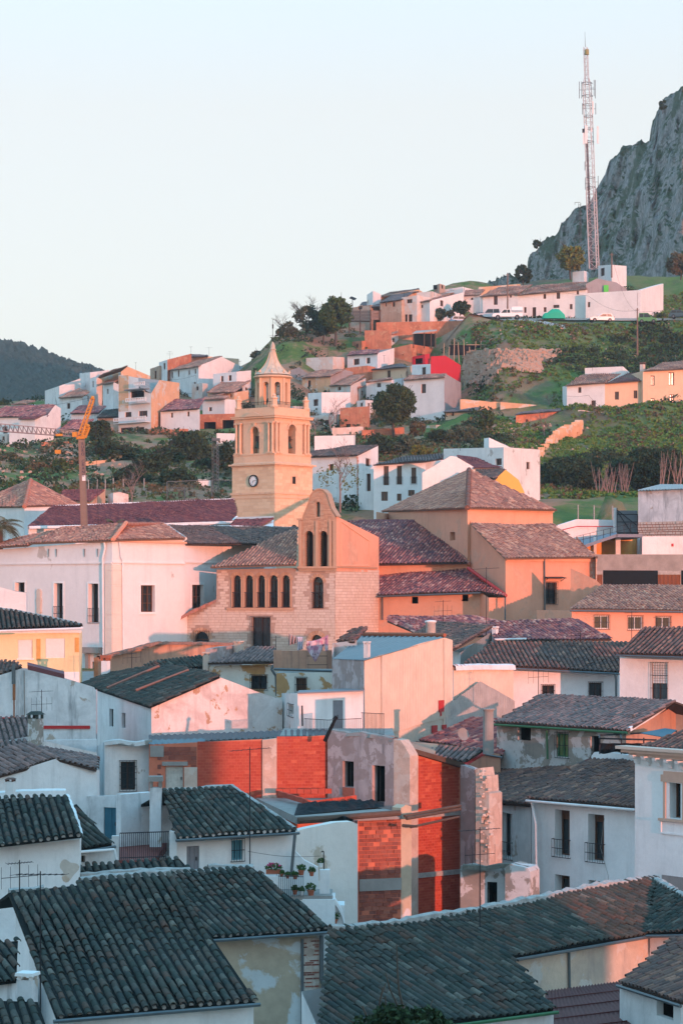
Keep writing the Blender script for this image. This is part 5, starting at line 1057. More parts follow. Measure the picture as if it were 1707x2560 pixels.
# convent
cv, fcv = house('convent', 'large white convent with hipped brown roof, corner quoins and tall dark windows', [(-60, 1378, 172), (281, 1353, 165), (462, 1348, 171)], M['conv'],
    {0: [W(39, 63, 1456, 1540, 'win', depth=.55, sur=.12, surb=0), W(136, 158, 1458, 1549, 'win', depth=.6, sur=.12, surb=0, bars=6, bfrac=.36, boff=.05), W(222, 247, 1459, 1556, 'win', depth=.6, sur=.12, surb=0, bars=6, bfrac=.36, boff=.05), W(230, 246, 1654, 1720, 'door', mat=M['dwood'], depth=.4)],
     1: [W(352, 387, 1463, 1530, 'win', depth=.25, sur=.16, rails=2)]}, foot=-8, cap=False)
f0, f1 = fcv
cv2 = wall(cv, (462, 171), (560, 176), [(462, 1361), (560, 1362)], -8, M['conv'], [W(480, 508, 1462, 1522, 'win', depth=.25, sur=.16, rails=1)])
mb = MB()
for fc, L0, L1, (px, py) in ((f0, 0, f0.L, (200, 1408)), (f1, 0, f1.L, (360, 1407)), (cv2, 0, cv2.L, (500, 1406))): z = fc.z(px, py); fc.box(mb, L0, L1 + .0, z - .05, z + .05, .003, .09)
mb.build('string_course', M['conv'], cv)
mb = MB(); f0.box(mb, f0.t(70), f0.L, f0.z(281, 1356) , f0.z(281, 1351), .003, .22); f1.box(mb, 0, f1.L, f1.z(300, 1355), f1.z(300, 1350), .003, .22); mb.build('cornice', M['och2'], cv)
M['quo'] = plaster((.74, .62, .53), .25, None, seed=37)
def qblocks(fc, ta, tb, z0, z1, h, root, mat=None, e=.045):
    z = z0
    while z < z1 - .05: mb = MB(); fc.box(mb, ta, tb, z + .015, min(z + h, z1) - .015, .002, e); mb.build('quoin', mat or M['conv'], root); z += h
qblocks(f0, f0.t(264), f0.L, -6, f0.z(275, 1412), 1.0, cv, M['quo']); qblocks(f1, 0, f1.t(306), -6, f1.z(290, 1412), 1.0, cv, M['quo'])
pipe(cv, [f0.pt(f0.t(264), f0.z(264, 1355), .12), f0.pt(f0.t(266), f0.z(264, 1370), .12), f0.pt(f0.t(260), f0.z(261, 1395), .12), f0.pt(f0.t(262), -6, .12)], .07, M['w4'])
pipe(cv, [f1.pt(f1.t(296), f1.z(296, 1355), .12), f1.pt(f1.t(300), f1.z(300, 1392), .12), f1.pt(f1.t(304), f1.z(304, 1402), .12), f1.pt(f1.t(306), -6, .12)], .05, M['w4'])
rc1 = roof(cv, (68, 1359, 168.8), (283, 1351, 164.6), [(316, 1309), (155, 1320)], 17, M['tileL'], rows=.24, seg=3)
rc2 = roof(cv, (282, 1351, 164.6), (464, 1346, 170.6), [(410, 1309), (315, 1308)], 17, M['tileL'], rows=.24, seg=3, slope_to=(-1, 1))
ridgecap(cv, rc1[0][1] + Vector((0, 0, .1)), rc1[0][2] + Vector((0, 0, .1)), M['tileL'], .15); ridgecap(cv, rc2[0][1], rc2[0][2], M['w1'], .13); ridgecap(cv, rc1[0][2], rc2[0][2], M['tileL'], .15)
crust(cv, [rc2[0][1], rc2[0][2]], M['mortar'], seed=71, h=.2, w=.15)
rc3 = roof(cv, (466, 1361, 171), (690, 1359, 178), [(745, 1320), (420, 1313)], 15, M['tileM'], rows=.24, seg=3, slope_to=(-.3, 1))
ridgecap(cv, rc3[0][2], rc3[0][3], M['w1'], .12)
cw = wall(cv, (545, 175.5), (660, 179), [(545, 1362), (660, 1362)], -8, M['conv'])
roof(cv, (-60, 1372, 171.5), (70, 1364, 168.6), [(155, 1322), (40, 1346)], 16, M['tileL'], rows=.24, seg=3)
pl = MB()      # plaque and the stone doorway
for k, (w_, e) in enumerate(((8, .06), (6, .1))): pl.prism([f0.pt(f0.t(99) + dx * w_ / 8, f0.z(99, py), .004) for dx, py in ((-.25, 1478), (-.12, 1472), (.12, 1472), (.25, 1478), (.2, 1492), (.28, 1500), (.2, 1518), (.25, 1530), (0, 1538), (-.25, 1530), (-.2, 1518), (-.28, 1500), (-.2, 1492))], f0.n.to_3d() * e)
pl.build('wall_plaque', M['stone'], cv)
mb = MB(); f0.box(mb, f0.t(210), f0.t(256), f0.z(235, 1632), f0.z(235, 1618), .003, .45); f0.box(mb, f0.t(218), f0.t(226), -6, f0.z(220, 1634), .003, .2); f0.box(mb, f0.t(248), f0.t(256), -6, f0.z(250, 1634), .003, .2); mb.build('portal', M['concrete'], cv)
mb = MB()
for x in (124, 143, 213, 246): mb.tube(f0.pt(f0.t(x), f0.z(x, 1372), .05), f0.pt(f0.t(x), f0.z(x, 1392), .05), .04, .02, 4)
mb.build('water_spout', M['gutter'], cv)
# pyramid roofed pavilion and the long maroon roof behind
pv, _ = house('pavilion', 'white pavilion with a steep pyramid roof of mottled tiles behind the convent', [(-90, 1268, 205), (62, 1266, 196), (200, 1264, 203)], M['w4'], {}, foot=-8, cap=False)
ra = roof(pv, (-90, 1270, 205), (62, 1266, 195.6), [(78, 1199)], 26, M['tileL'], rows=.25, seg=3)
rb = roof(pv, (62, 1266, 195.6), (200, 1262, 203), [(78, 1199)], 26, M['tileL'], rows=.25, seg=3, slope_to=(-1, 1))
ridgecap(pv, P(62, 1265, 195.6), rb[0][2], M['tileL'], .18)
hl, _ = house('long_hall', 'long hall with a smooth maroon tiled roof behind the convent', [(72, 1322, 184), (590, 1308, 196), (600, 1300, 205)], M['w4'], {}, foot=-8, cap=False)
rh = roof(hl, (72, 1317, 183.6), (585, 1304, 195.6), [(592, 1280), (585, 1248), (132, 1266)], 17, M['tileMar'], rows=.24, seg=3, expo=.4)
ridgecap(hl, rh[0][3], rh[0][4], M['w1'], .12); crust(hl, [P(72, 1318, 183.3), P(330, 1312, 189.5), P(578, 1305, 195.4), P(592, 1292, 196)], M['w1'], w=.16, h=.14, seed=72, rr=.1)
h50, _ = house('house', 'small white gabled annex with a red tiled roof at the foot of the clock tower', [(560, 1316, 190), (684, 1322, 186), (690, 1318, 195)], M['w4'], {}, foot=-8, cap=False)
roof(h50, (575, 1316, 190), (651, 1317, 187), [(684, 1296), (590, 1300)], 15, M['tileMar'], rows=.24, seg=3)
mb = MB(); mb.hexa([P(590, 1300, 195), P(684, 1296, 192), P(684, 1290, 192), P(590, 1293, 195)] + [q + Vector((0, .3, 0)) for q in (P(590, 1300, 195), P(684, 1296, 192), P(684, 1290, 192), P(590, 1293, 195))]); mb.build('parapet', M['w4'], h50)
mb = MB(); mb.poly([P(651, 1318, 186.8), P(684, 1296, 191.9), P(684, 1324, 186)]); mb.build('gable', M['w4'], h50)
h51, _ = house('house', 'low house with dusky red roof and apricot gable behind the crane mast', [(150, 1262, 214), (230, 1256, 212), (264, 1222, 224)], M['och2'], {}, foot=-6, cap=False)
roof(h51, (150, 1252, 214), (225, 1254, 212), [(262, 1225), (158, 1226)], 17, M['tileMar'], rows=.25, seg=3)
h52, _ = house('hut', 'small rounded pinkish hut behind the maroon roof', [(272, 1236, 216), (284, 1232, 214), (322, 1236, 215)], M['gablew'], {}, {1: [(300, 1230)]}, foot=-6, depth=4)
# stone front with belfry
st = thing('stone_church', 'old stone church front with arcaded gallery, twin arched belfry and barred door', 'church', P(838, 1612, 168))
CA, CB, CC = (448, 171.5), (838, 168), (947, 173.8)
wins = [W(582, 603, 1438, 1518, arch=True), W(612, 633, 1438, 1518, arch=True), W(643, 663, 1438, 1518, arch=True), W(673, 695, 1438, 1518, arch=True), W(704, 725, 1438, 1518, arch=True)]
for w_ in wins: w_.update(depth=.35, frame=M['dwood'], rails=3, diam=.46, fw=.04)
more = [W(780, 808, 1442, 1520, arch=True, depth=.35, frame=M['dwood'], rails=3, diam=.5), W(630, 676, 1543, 1616, 'win', depth=.3, frame=M['dwood'], bars=12, hb=4, boff=.2, mull=1), W(487, 522, 1579, 1625, arch=True, depth=.3, bars=7), W(777, 806, 1587, 1640, arch=True, depth=.3, frame=M['dwood'])]
fs = wall(st, CA, CB, [(448, 1545), (465, 1538), (500, 1522), (541, 1504), (542, 1424), (744, 1420), (838, 1420)], -10, M['smort'], wins + more, depth=.35)
ft = wall(st, CB, CC, [(838, 1420), (947, 1420)], -10, M['smort'])
hs = mkholes(fs, wins + more)
def inst(a, b):
    px_ok = True
    for h in hs:
        gx = .10 if h['kind'] == 'win' and h.get('diam') else .05
        if h['t0'] - gx < a < h['t1'] + gx and h['z0'] - (.12 if h.get('diam') else .05) < b < archtop(h, min(max(a, h['t0']), h['t1'])) + (.45 if h.get('arch') else .1): return False
    pxs = a
    if fs.t(572) < a < fs.t(731) and fs.z(650, 1436 + 60) < b < 3 and b > fs.z(650, 1525) and a < fs.t(731): 
        if b > fs.z(650, 1462): return False
    if a < fs.t(541.5):
        k = (a - 0) / fs.t(541); zt = fs.z(448, 1547) + (fs.z(541, 1506) - fs.z(448, 1547)) * k; return b < zt - .02
    return b < fs.z(744, 1423)
masonry(st, fs, -4.2, fs.z(744, 1422), 0, fs.L, inst, .46, .185, M['stone'], name='stone', n_ind=220, wj=.3, hj=.05, pj=.005, gap=.022, proud=.016)
masonry(st, ft, -4.2, ft.z(900, 1422), 0, ft.L, always, .5, .2, M['stone'], name='stone', n_ind=80, wj=.4, hj=.12, pj=.008, gap=.025, proud=.018)
mb = MB()      # brick field behind the arcade, arch rings, sills
a, b = fs.t(571), fs.t(730)
def archring(vroot, vmat, fc, h, w_=.16, e=.03, n=9, z0=None):
    c = (h['t0'] + h['t1']) / 2; r = (h['t1'] - h['t0']) / 2; zc = h['z1'] - r
    for i in range(n):
        a0, a1 = math.pi * (i + .06) / n, math.pi * (i + .94) / n
        q = [(c - math.cos(a0) * r, zc + math.sin(a0) * r), (c - math.cos(a1) * r, zc + math.sin(a1) * r), (c - math.cos(a1) * (r + w_), zc + math.sin(a1) * (r + w_)), (c - math.cos(a0) * (r + w_), zc + math.sin(a0) * (r + w_))]
        mb = MB(); mb.hexa([fc.pt(x, y, .002) for x, y in q] + [fc.pt(x, y, e) for x, y in q]); mb.build('voussoir', vmat, vroot)
for h in hs:
    if h.get('arch'): archring(st, M['cbrick'], fs, h, .22 if h.get('diam') else .3, .035, 9)
mb = MB(); fs.box(mb, a - .1, b + .1, fs.z(650, 1525), fs.z(650, 1520), .003, .13); mb.build('gallery_sill', M['cbrick'], st)
for h in hs[:5]:
    for x in (h['t0'] - .07, h['t1'] - .01 + .05): mb = MB(); mb.tube(fs.pt(x + .01, h['z0'], .0), fs.pt(x + .01, h['z1'] - .28, .0), .075, .07, 8); fs.box(mb, x - .08, x + .1, h['z1'] - .28, h['z1'] - .2, -.02, .07); mb.build('arcade_column', M['cbrick'], st)
mb = MB(); fs.box(mb, 0, 0.01, 0, .01, 0, .001); 
crust(st, [P(446, 1549, 171), P(470, 1535, 171), P(505, 1518, 171), P(541, 1501, 171)], M['tileL'], w=.4, h=.22, seed=80)
# hipped roof of the gallery wing
rs_ = roof(st, (526, 1418, 170), (740, 1412, 168.2), [(743, 1322), (690, 1340), (600, 1384)], 20, M['tileL'], rows=.25, seg=3, back=0)
# belfry wall with its curved top
BA, BB = (746, 168.6), (838, 167.8)
bw = [W(762, 783, 1327, 1416, arch=True, kind_='x'), W(798, 818, 1327, 1416, arch=True), W(790, 800, 1254, 1292, arch=True)]
for w_ in bw: w_['kind'] = 'void'; w_['depth'] = .9
fb = wall(st, BA, BB, [(746, 1298), (756, 1297), (762, 1282), (770, 1262), (776, 1240), (783, 1230), (792, 1225), (800, 1224), (808, 1226), (818, 1236), (824, 1256), (829, 1272), (838, 1290)], 2.0, M['cbm'], bw, thick=.9, name='belfry_wall')
hb = mkholes(fb, bw)
def inb(a, b):
    for h in hb:
        if h['t0'] - .04 < a < h['t1'] + .04 and h['z0'] < b < archtop(h, min(max(a, h['t0']), h['t1'])) + .14: return False
    px = 746 + (838 - 746) * a / fb.L
    return b < np.interp(px, [746, 756, 762, 770, 776, 783, 792, 800, 808, 818, 824, 829, 838], [fb.z(800, y) - .08 for y in (1298, 1297, 1282, 1262, 1240, 1230, 1225, 1224, 1226, 1236, 1256, 1272, 1290)])
masonry(st, fb, fb.z(800, 1416), 9, 0, fb.L, inb, .30, .085, M['cbrick'], n_ind=0, wj=.1, gap=.018, proud=.022, pj=.01)
mb = MB()
for h in hb: archring(st, M['cbrick'], fb, h, .2, .05, 9)
for x in (fb.t(748), fb.t(789), fb.t(823), fb.t(833)): fb.box(mb, x, x + .2, fb.z(800, 1418), fb.z(800, 1302), .02, .11)
fb.box(mb, -.05, fb.L + .1, fb.z(800, 1421), fb.z(800, 1416), -.2, .14); fb.box(mb, -.08, fb.t(757), fb.z(750, 1300), fb.z(750, 1296), -.9, .12)
mb.build('pilasters', M['cbrick'], st)
mb = MB(); pr = [(756, 1297), (762, 1282), (770, 1262), (776, 1240), (783, 1230), (792, 1225), (800, 1224), (808, 1226), (818, 1236), (824, 1256), (829, 1272), (842, 1292)]
for (x0, y0), (x1, y1) in zip(pr, pr[1:]): p, q = fb.pt(fb.t(x0), fb.z(x0, y0), .0), fb.pt(fb.t(x1), fb.z(x1, y1), .0); mb.hexa([p + fb.n.to_3d() * .08, q + fb.n.to_3d() * .08, q - fb.n.to_3d() * .98, p - fb.n.to_3d() * .98] + [v + Vector((0, 0, .09)) for v in (p + fb.n.to_3d() * .08, q + fb.n.to_3d() * .08, q - fb.n.to_3d() * .98, p - fb.n.to_3d() * .98)])
mb.build('coping', M['cbm'], st)
mb = MB()     # diamond lattice in the two lower arches
for h in hb[:2]:
    w_ = h['t1'] - h['t0']; H = h['z1'] - h['z0'] - w_ * .3
    for i in range(-10, 22):
        for sg in (0, 1):
            a0 = i * .17; p = max(0, a0); q = min(w_, a0 + H)
            if q - p < .02: continue
            x0, x1 = (h['t0'] + p, h['t0'] + q) if sg == 0 else (h['t1'] - p, h['t1'] - q)
            mb.tube(fb.pt(x0, h['z0'] + p - a0, -.3), fb.pt(x1, h['z0'] + q - a0, -.3), .013, .013, 3, False)
mb.build('lattice', M['iron'], st)
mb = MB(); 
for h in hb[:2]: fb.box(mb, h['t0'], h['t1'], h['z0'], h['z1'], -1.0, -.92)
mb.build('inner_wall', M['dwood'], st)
# rendered side gable
fg = wall(st, (838, 167.9), CC, [(838, 1290), (846, 1293), (947, 1343)], 2.0, M['och'], name='side_gable')
mb = MB(); pts = [fg.pt(fg.t(x), fg.z(x, y), .003) for x, y in ((852, 1304), (922, 1352), (922, 1414), (852, 1414))]
for p, q in zip(pts, pts[1:] + pts[:1]): mb.tube(p, q, .05, .05, 5)
mb.build('panel_moulding', M['och2'], st)
mb = MB(); ft.box(mb, 0, ft.t(940), ft.z(890, 1421), ft.z(890, 1417), .003, .12); mb.build('ledge', M['cbrick'], st)
plainwall(st, XY(*CC), XY(947, 186), fg.z(947, 1343), fg.z(947, 1343), -8, M['och'])
mb = MB(); mb.poly([fg.pt(0, fg.z(838, 1292)), fg.pt(fg.L, fg.z(947, 1343)), (1.2, 186, 4.5), (-3, 184, 6)]); mb.build('roof', M['tileR'], st)
# nave
nv = thing('church_nave', 'apricot church nave with two tiers of speckled crimson tiled roofs', 'church', P(950, 1545, 168))
n1 = roof(nv, (944, 1411, 178), (1172, 1407, 176), [(1066, 1304), (900, 1303), (868, 1303)], 17, M['tileR'], rows=.27, expo=.42, seg=3)
wall(nv, (944, 178.5), (1172, 176.5), [(944, 1411), (1172, 1408)], -6, M['och2'])
n2 = roof(nv, (946, 1488, 173.2), (1199, 1479, 170.2), [(1264, 1492), (1172, 1420), (944, 1426)], 17, M['tileR'], rows=.27, expo=.42, seg=3, gutter=True)
wn = wall(nv, (946, 173.7), (1199, 170.8), [(944, 1486), (1199, 1479)], -6, M['och'], [W(1026, 1045, 1492, 1509, 'hole', depth=.3), W(1152, 1170, 1487, 1503, 'hole', depth=.3)])
wall(nv, (1199, 170.8), (1221, 168.8), [(1199, 1480), (1221, 1494)], -6, M['och']); wall(nv, (1221, 168.6), (1266, 169.2), [(1221, 1494), (1266, 1494)], -6, M['och'])
mb = MB(); mb.tube(P(1170, 1420, 174.5), P(1264, 1489, 168.5), .12, .12, 6); mb.build('verge', M['red'], nv)
pipe(nv, [wn.pt(wn.t(957), wn.z(957, 1490), .1), wn.pt(wn.t(957), wn.z(957, 1550), .1)], .06); pipe(nv, [P(1262, 1494, 168), P(1262, 1550, 168)], .06)
ridgecap(nv, n1[0][2], n1[0][3], M['tileR'], .2); ridgecap(nv, n1[0][1], n1[0][2], M['tileL'], .12)
# crossing with pyramid roof and transept
cr = thing('church_crossing', 'massive apricot church crossing with a broad pyramid roof and lower transept', 'church', P(1263, 1552, 168))
lw = wall(cr, (970, 195.5), (1263, 169.5), [(970, 1278), (1168, 1270), (1176, 1306), (1263, 1396)], -7, M['och'], [W(1124, 1137, 1330, 1351, 'hole', depth=.4)])
plainwall(cr, XY(970, 195.5), XY(940, 192), 7, 7, -4, M['och2'])
tw = wall(cr, (1168, 176.4), (1381, 182), [(1168, 1270), (1381, 1275)], -4, M['och2'])
ew = wall(cr, (1263, 169.5), (1489, 174), [(1263, 1394), (1489, 1394)], -7, M['och'], [W(1363, 1390, 1456, 1510, 'win', frame=M['dwood'], depth=.2, bars=8, boff=.12, hb=5, rails=3)])
plainwall(cr, XY(1489, 173), XY(1440, 190), ew.z(1489, 1394), 5, -7, M['och']); plainwall(cr, XY(1381, 182), XY(1300, 205), tw.z(1381, 1275), 6.5, -4, M['och'])
c1 = roof(cr, (954, 1279, 197), (1169, 1270, 176), [(1171, 1174)], 25, M['tileL'], rows=.27, seg=3, expo=.42)
c2 = roof(cr, (1168, 1270, 176), (1392, 1275, 181.6), [(1172, 1174)], 25, M['tileL'], rows=.27, seg=3, expo=.42, slope_to=(-.5, 1))
ridgecap(cr, c2[0][0] + Vector((0, 0, .05)), c2[0][2] + Vector((0, 0, .05)), M['tileM'], .2)
c3 = roof(cr, (1262, 1396, 169), (1494, 1393, 173.6), [(1383, 1311), (1290, 1314), (1176, 1309)], 22, M['tileL'], rows=.26, seg=3, expo=.42)
mb = MB(); ew.box(mb, 0, ew.L, ew.z(1370, 1403), ew.z(1370, 1396), .003, .12); tw.box(mb, 0, tw.L, tw.z(1250, 1277), tw.z(1250, 1272), .003, .15); mb.build('cornice', M['och2'], cr)
mb = MB(); mb.hexa([ew.pt(ew.t(1357), ew.z(1357, 1443), 0), ew.pt(ew.t(1404), ew.z(1404, 1443), 0), ew.pt(ew.t(1404), ew.z(1404, 1446), .55), ew.pt(ew.t(1357), ew.z(1357, 1446), .55)] + [v + Vector((0, 0, .04)) for v in (ew.pt(ew.t(1357), ew.z(1357, 1443), 0), ew.pt(ew.t(1404), ew.z(1404, 1443), 0), ew.pt(ew.t(1404), ew.z(1404, 1446), .55), ew.pt(ew.t(1357), ew.z(1357, 1446), .55))])
for px in (1360, 1401): mb.tube(ew.pt(ew.t(px), ew.z(px, 1445), .5), ew.pt(ew.t(px), ew.z(px, 1453), 0), .02, .02, 4)
mb.build('window_canopy', M['iron'], cr)
pipe(cr, [ew.pt(ew.t(1358), ew.z(1358, 1398), .1), ew.pt(ew.t(1359), ew.z(1359, 1548), .1)], .06)
qz = ew.z(1480, 1400)
for i in range(12): mb = MB(); ew.box(mb, ew.L - .35 - .15 * (i % 2), ew.L + .03, qz - (i + 1) * .27 + .02, qz - i * .27, .002, .05); mb.build('quoin', M['stone'], cr)
# sloping buttress wall and annex on the right
an, _ = house('church_annex', 'apricot annex with three barred windows under brown tiles right of the church', [(1428, 1526, 160), (1760, 1528, 163)], M['och'], {0: [W(1485, 1521, 1539, 1572, 'win', bars=9, frame=M['white'], depth=.15), W(1569, 1605, 1541, 1574, 'win', bars=9, frame=M['white'], depth=.15), W(1638, 1675, 1542, 1569, 'win', bars=9, frame=M['white'], depth=.15)]}, foot=-9, cap=False)
roof(an, (1426, 1523, 159.6), (1760, 1527, 162.6), [(1760, 1464), (1506, 1463)], 18, M['tileL'], rows=.25, seg=3, gutter=True, back=3)
wall(an, (1425, 167), (1504, 166), [(1425, 1420), (1489, 1450), (1504, 1464)], -8, M['och'])
# ---------------------------------------------------------------- clock tower
tg = thing('clock_tower', 'sandstone bell tower with round clock, open belfry, balustrade and small domed lantern', 'tower', P(687, 1320, 215))
al = rad(40); TC = XY(687, 215); dL = Vector((-math.cos(al), math.sin(al))); dR = Vector((math.sin(al), math.cos(al)))
def k2t(px, C, d): k = (px - CX) / F; return (k * C.y - C.x) / (d.x - k * d.y)
SL, SR = k2t(585, TC, dL), k2t(785, TC, dR); S = (SL + SR) / 2
ctr = TC + dL * S / 2 + dR * S / 2; zt_ = lambda py: (HY - py) / F * 215
def block(mb, s, z0, z1, z_s=None):
    h = s / 2; h2 = (z_s or s) / 2
    mb.hexa([(*(ctr + dL * a * h + dR * b * h), z0) for a, b in ((-1, -1), (1, -1), (1, 1), (-1, 1))] + [(*(ctr + dL * a * h2 + dR * b * h2), z1) for a, b in ((-1, -1), (1, -1), (1, 1), (-1, 1))])
def tfaces(s): C = ctr - dL * s / 2 - dR * s / 2; return Face(C, C + dL * s, (-.6, -1)), Face(C, C + dR * s, (.6, -1))
mb = MB(); block(mb, S + .1, -8, zt_(1231)); mb.build('base', M['tjoint'], tg)
mb = MB(); block(mb, S + .28, zt_(1234), zt_(1229)); block(mb, S + .2, zt_(1244), zt_(1240)); mb.build('string_course', M['tstone'], tg)
mb = MB(); block(mb, S, zt_(1231), zt_(1163)); mb.build('shaft', M['tjoint'], tg)
for s_, z0, z1 in ((S + .1, zt_(1325), zt_(1232)), (S, zt_(1229), zt_(1164))):
    for fc in tfaces(s_):
        masonry(tg, fc, z0, z1, 0, s_, always, .62, .28, M['tblock'], name='stone', n_ind=60, wj=.25, gap=.018, proud=.012, pj=.003)
mb = MB(); block(mb, S + .1, zt_(1164), zt_(1161)); block(mb, S + .5, zt_(1161), zt_(1157)); block(mb, S + .15, zt_(1157), zt_(1152), S - .3); mb.build('cornice', M['tstone'], tg)
s1 = S - .45
mb = MB(); block(mb, s1 + .25, zt_(1155), zt_(1133)); block(mb, s1 + .35, zt_(1135), zt_(1131)); mb.build('plinth', M['tstone'], tg)
zb0, zb1 = zt_(1132), zt_(1043)
for i, fc0 in enumerate(tfaces(s1)):
    px = ((626, 652, 1063, 1131), (718, 742, 1057, 1131))[i]
    h = dict(kind='void', arch=True, depth=.9); t0, t1 = sorted((fc0.t(px[0]), fc0.t(px[1]))); mid = s1 / 2; hw = .5
    h.update(t0=mid - hw, t1=mid + hw, z0=zb0, z1=zt_(px[2]))
    mb = MB(); wallmesh(mb, fc0, [(0, zb1), (s1, zb1)], zb0, [h], .9, .9)
    # the matching far wall
    fo = Face(fc0.a + Vector(-fc0.n) * s1, fc0.b + Vector(-fc0.n) * s1, -fc0.n); wallmesh(mb, fo, [(0, zb1), (s1, zb1)], zb0, [h], .9, .9)
    mb.build('belfry_wall', M['tstone'], tg)
    mb = MB()
    for x in (.18, .62, s1 - .62, s1 - .18): mb = MB(); mb.tube(fc0.pt(x, zb0, .08), fc0.pt(x, zb1 - .45, .08), .14, .125, 10); fc0.box(mb, x - .19, x + .19, zb1 - .47, zb1 - .33, .0, .26); fc0.box(mb, x - .19, x + .19, zb0, zb0 + .14, .0, .26); mb.build('half_column', M['tstone'], tg)
    archring(tg, M['tstone'], fc0, h, .18, .07, 11); mb = MB(); fc0.box(mb, mid - .12, mid + .12, h['z1'] + .02, h['z1'] + .35, .0, .12); mb.build('keystone', M['tstone'], tg)
mb = MB(); block(mb, s1 + .1, zt_(1055), zt_(1043)); block(mb, s1 + .55, zt_(1043), zt_(1038)); block(mb, s1 + .7, zt_(1038), zt_(1036)); block(mb, s1 + .1, zt_(1036), zt_(1016)); mb.build('entablature', M['tstone'], tg)
fL = tfaces(s1 + .55)[0]; mb = MB(); mb.prism([fL.pt(s1 * .28, zt_(1038), .02), fL.pt(s1 * .78, zt_(1038), .02), fL.pt(s1 * .53, zt_(1026), .02)], fL.n.to_3d() * .15); mb.build('pediment', M['tstone'], tg)
for fc, c in ((tfaces(s1)[0], 0), (tfaces(s1)[1], 1)):
    bl = thing('bell', ('bronze bell hanging in the arch beside the clock side of the tower', 'bronze bell with iron wheel in the right hand arch of the tower')[c], 'bell', fc.pt(s1 / 2, zt_(1100), -.5), 'bells of the clock tower')
    mb = MB(); mb.lathe(fc.pt(s1 / 2, zt_(1117), -.45), [(.36, 0), (.30, .12), (.22, .4), (.18, .55), (.05, .62)], 14); mb.build('bell_body', M['bronze'], bl, True)
    mb = MB(); fc.box(mb, s1 / 2 - .25, s1 / 2 + .25, zt_(1117) + .62, zt_(1117) + 1.1, -.6, -.35); mb.build('yoke', M['dwood'], bl)
    if c:
        mb = MB(); cc = fc.pt(s1 / 2 + .32, zt_(1104), -.4); u_ = fc.u.to_3d()
        for i in range(16): a0, a1 = 2 * math.pi * i / 16, 2 * math.pi * (i + 1) / 16; mb.tube(cc + u_ * .3 * math.cos(a0) + Vector((0, 0, .42 * math.sin(a0))), cc + u_ * .3 * math.cos(a1) + Vector((0, 0, .42 * math.sin(a1))), .025, .025, 4)
        mb.build('wheel', M['iron'], bl)
# clock
ck = tfaces(S + .04)[0]; cc = ck.pt(ck.t(635), zt_(1200), .06); u_ = ck.u.to_3d(); z_ = Vector((0, 0, 1)); n_ = ck.n.to_3d(); cr_ = .52
def disc(mb, r0, r1, o0, o1, n=28):
    for i in range(n):
        a0, a1 = 2 * math.pi * i / n, 2 * math.pi * (i + 1) / n
        q = [cc + (u_ * math.cos(a) + z_ * math.sin(a)) * r for a, r in ((a0, r0), (a1, r0), (a1, r1), (a0, r1))]
        mb.hexa([p + n_ * o0 for p in q] + [p + n_ * o1 for p in q])
mb = MB(); disc(mb, 0.0, cr_ * .9, -.05, .03); clk = mb.build('clock_face', M['w4'], tg)
mb = MB(); disc(mb, cr_ * .88, cr_ * 1.05, -.06, .09); mb.build('clock_rim', M['iron'], clk)
mb = MB()
for i in range(12):
    a = 2 * math.pi * i / 12; d = u_ * math.cos(a) + z_ * math.sin(a); s = u_ * -math.sin(a) + z_ * math.cos(a)
    for k in ((-1, 0, 1) if i % 3 else (-1, 1)): p = cc + d * cr_ * .68 + s * k * .022 + n_ * .035; mb.tube(p, p + d * cr_ * .16, .008, .008, 4)
mb.build('numerals', M['iron'], clk)
ud = u_ if u_.x > 0 else -u_
mb = MB(); mb.tube(cc + n_ * .06, cc + n_ * .06 + (ud * .97 + z_ * .1) * cr_ * .72, .022, .012, 4); mb.tube(cc + n_ * .05, cc + n_ * .05 + (-ud * .35 - z_ * .9) * cr_ * .5, .028, .014, 4); mb.build('clock_hands', M['iron'], clk)
mb = MB(); fr = tfaces(S)[1]; fr.box(mb, fr.t(730), fr.t(738), zt_(1207), zt_(1189), -.1, .03); sw = mb.build('window', M['dark'], tg)  # near-black slab, the opening's shade as colour
mb = MB(); 
fr.box(mb, fr.t(728), fr.t(730), zt_(1208), zt_(1188), .0, .06); fr.box(mb, fr.t(738), fr.t(740), zt_(1208), zt_(1188), .0, .06); fr.box(mb, fr.t(728), fr.t(740), zt_(1188), zt_(1187), .0, .06); mb.build('frame', M['tstone'], sw)
mb = MB(); fr2 = tfaces(S + .1)[1]; mb.prism([fr2.pt(fr2.t(735 + 7 * math.cos(a)), zt_(1318 - 8 * math.sin(a)), .03) for a in np.linspace(0, math.pi, 8)], fr2.n.to_3d() * -.2); mb.build('arched_opening', M['dark'], tg)  # dark slab stands for the shaded recess
# terrace: pinnacles and railing
zr = zt_(1016)
for a, b in ((-1, -1), (1, -1), (1, 1), (-1, 1)):
    q = ctr + dL * a * (s1 / 2 - .2) + dR * b * (s1 / 2 - .2); mb = MB(); mb.lathe((q.x, q.y, zr), [(.38, 0), (.36, .15), (.28, .2), (.28, .72), (.34, .76), (.34, .84), (.2, .9), (.15, .98), (.19, 1.05), (.12, 1.14), (.0, 1.25)], 8, math.pi / 8); mb.build('pinnacle', M['tstone'], tg)
mb = MB()
for (a0, b0), (a1, b1) in (((-1, -1), (1, -1)), ((1, -1), (1, 1)), ((1, 1), (-1, 1)), ((-1, 1), (-1, -1))):
    p = ctr + dL * a0 * (s1 / 2 - .2) + dR * b0 * (s1 / 2 - .2); q = ctr + dL * a1 * (s1 / 2 - .2) + dR * b1 * (s1 / 2 - .2); p = Vector((*p, zr)); q = Vector((*q, zr))
    for i in range(1, 24): c = p.lerp(q, i / 24); mb.tube(c, c + Vector((0, 0, .52)), .018, .018, 4, False)
    mb.tube(p + Vector((0, 0, .52)), q + Vector((0, 0, .52)), .025, .025, 4)
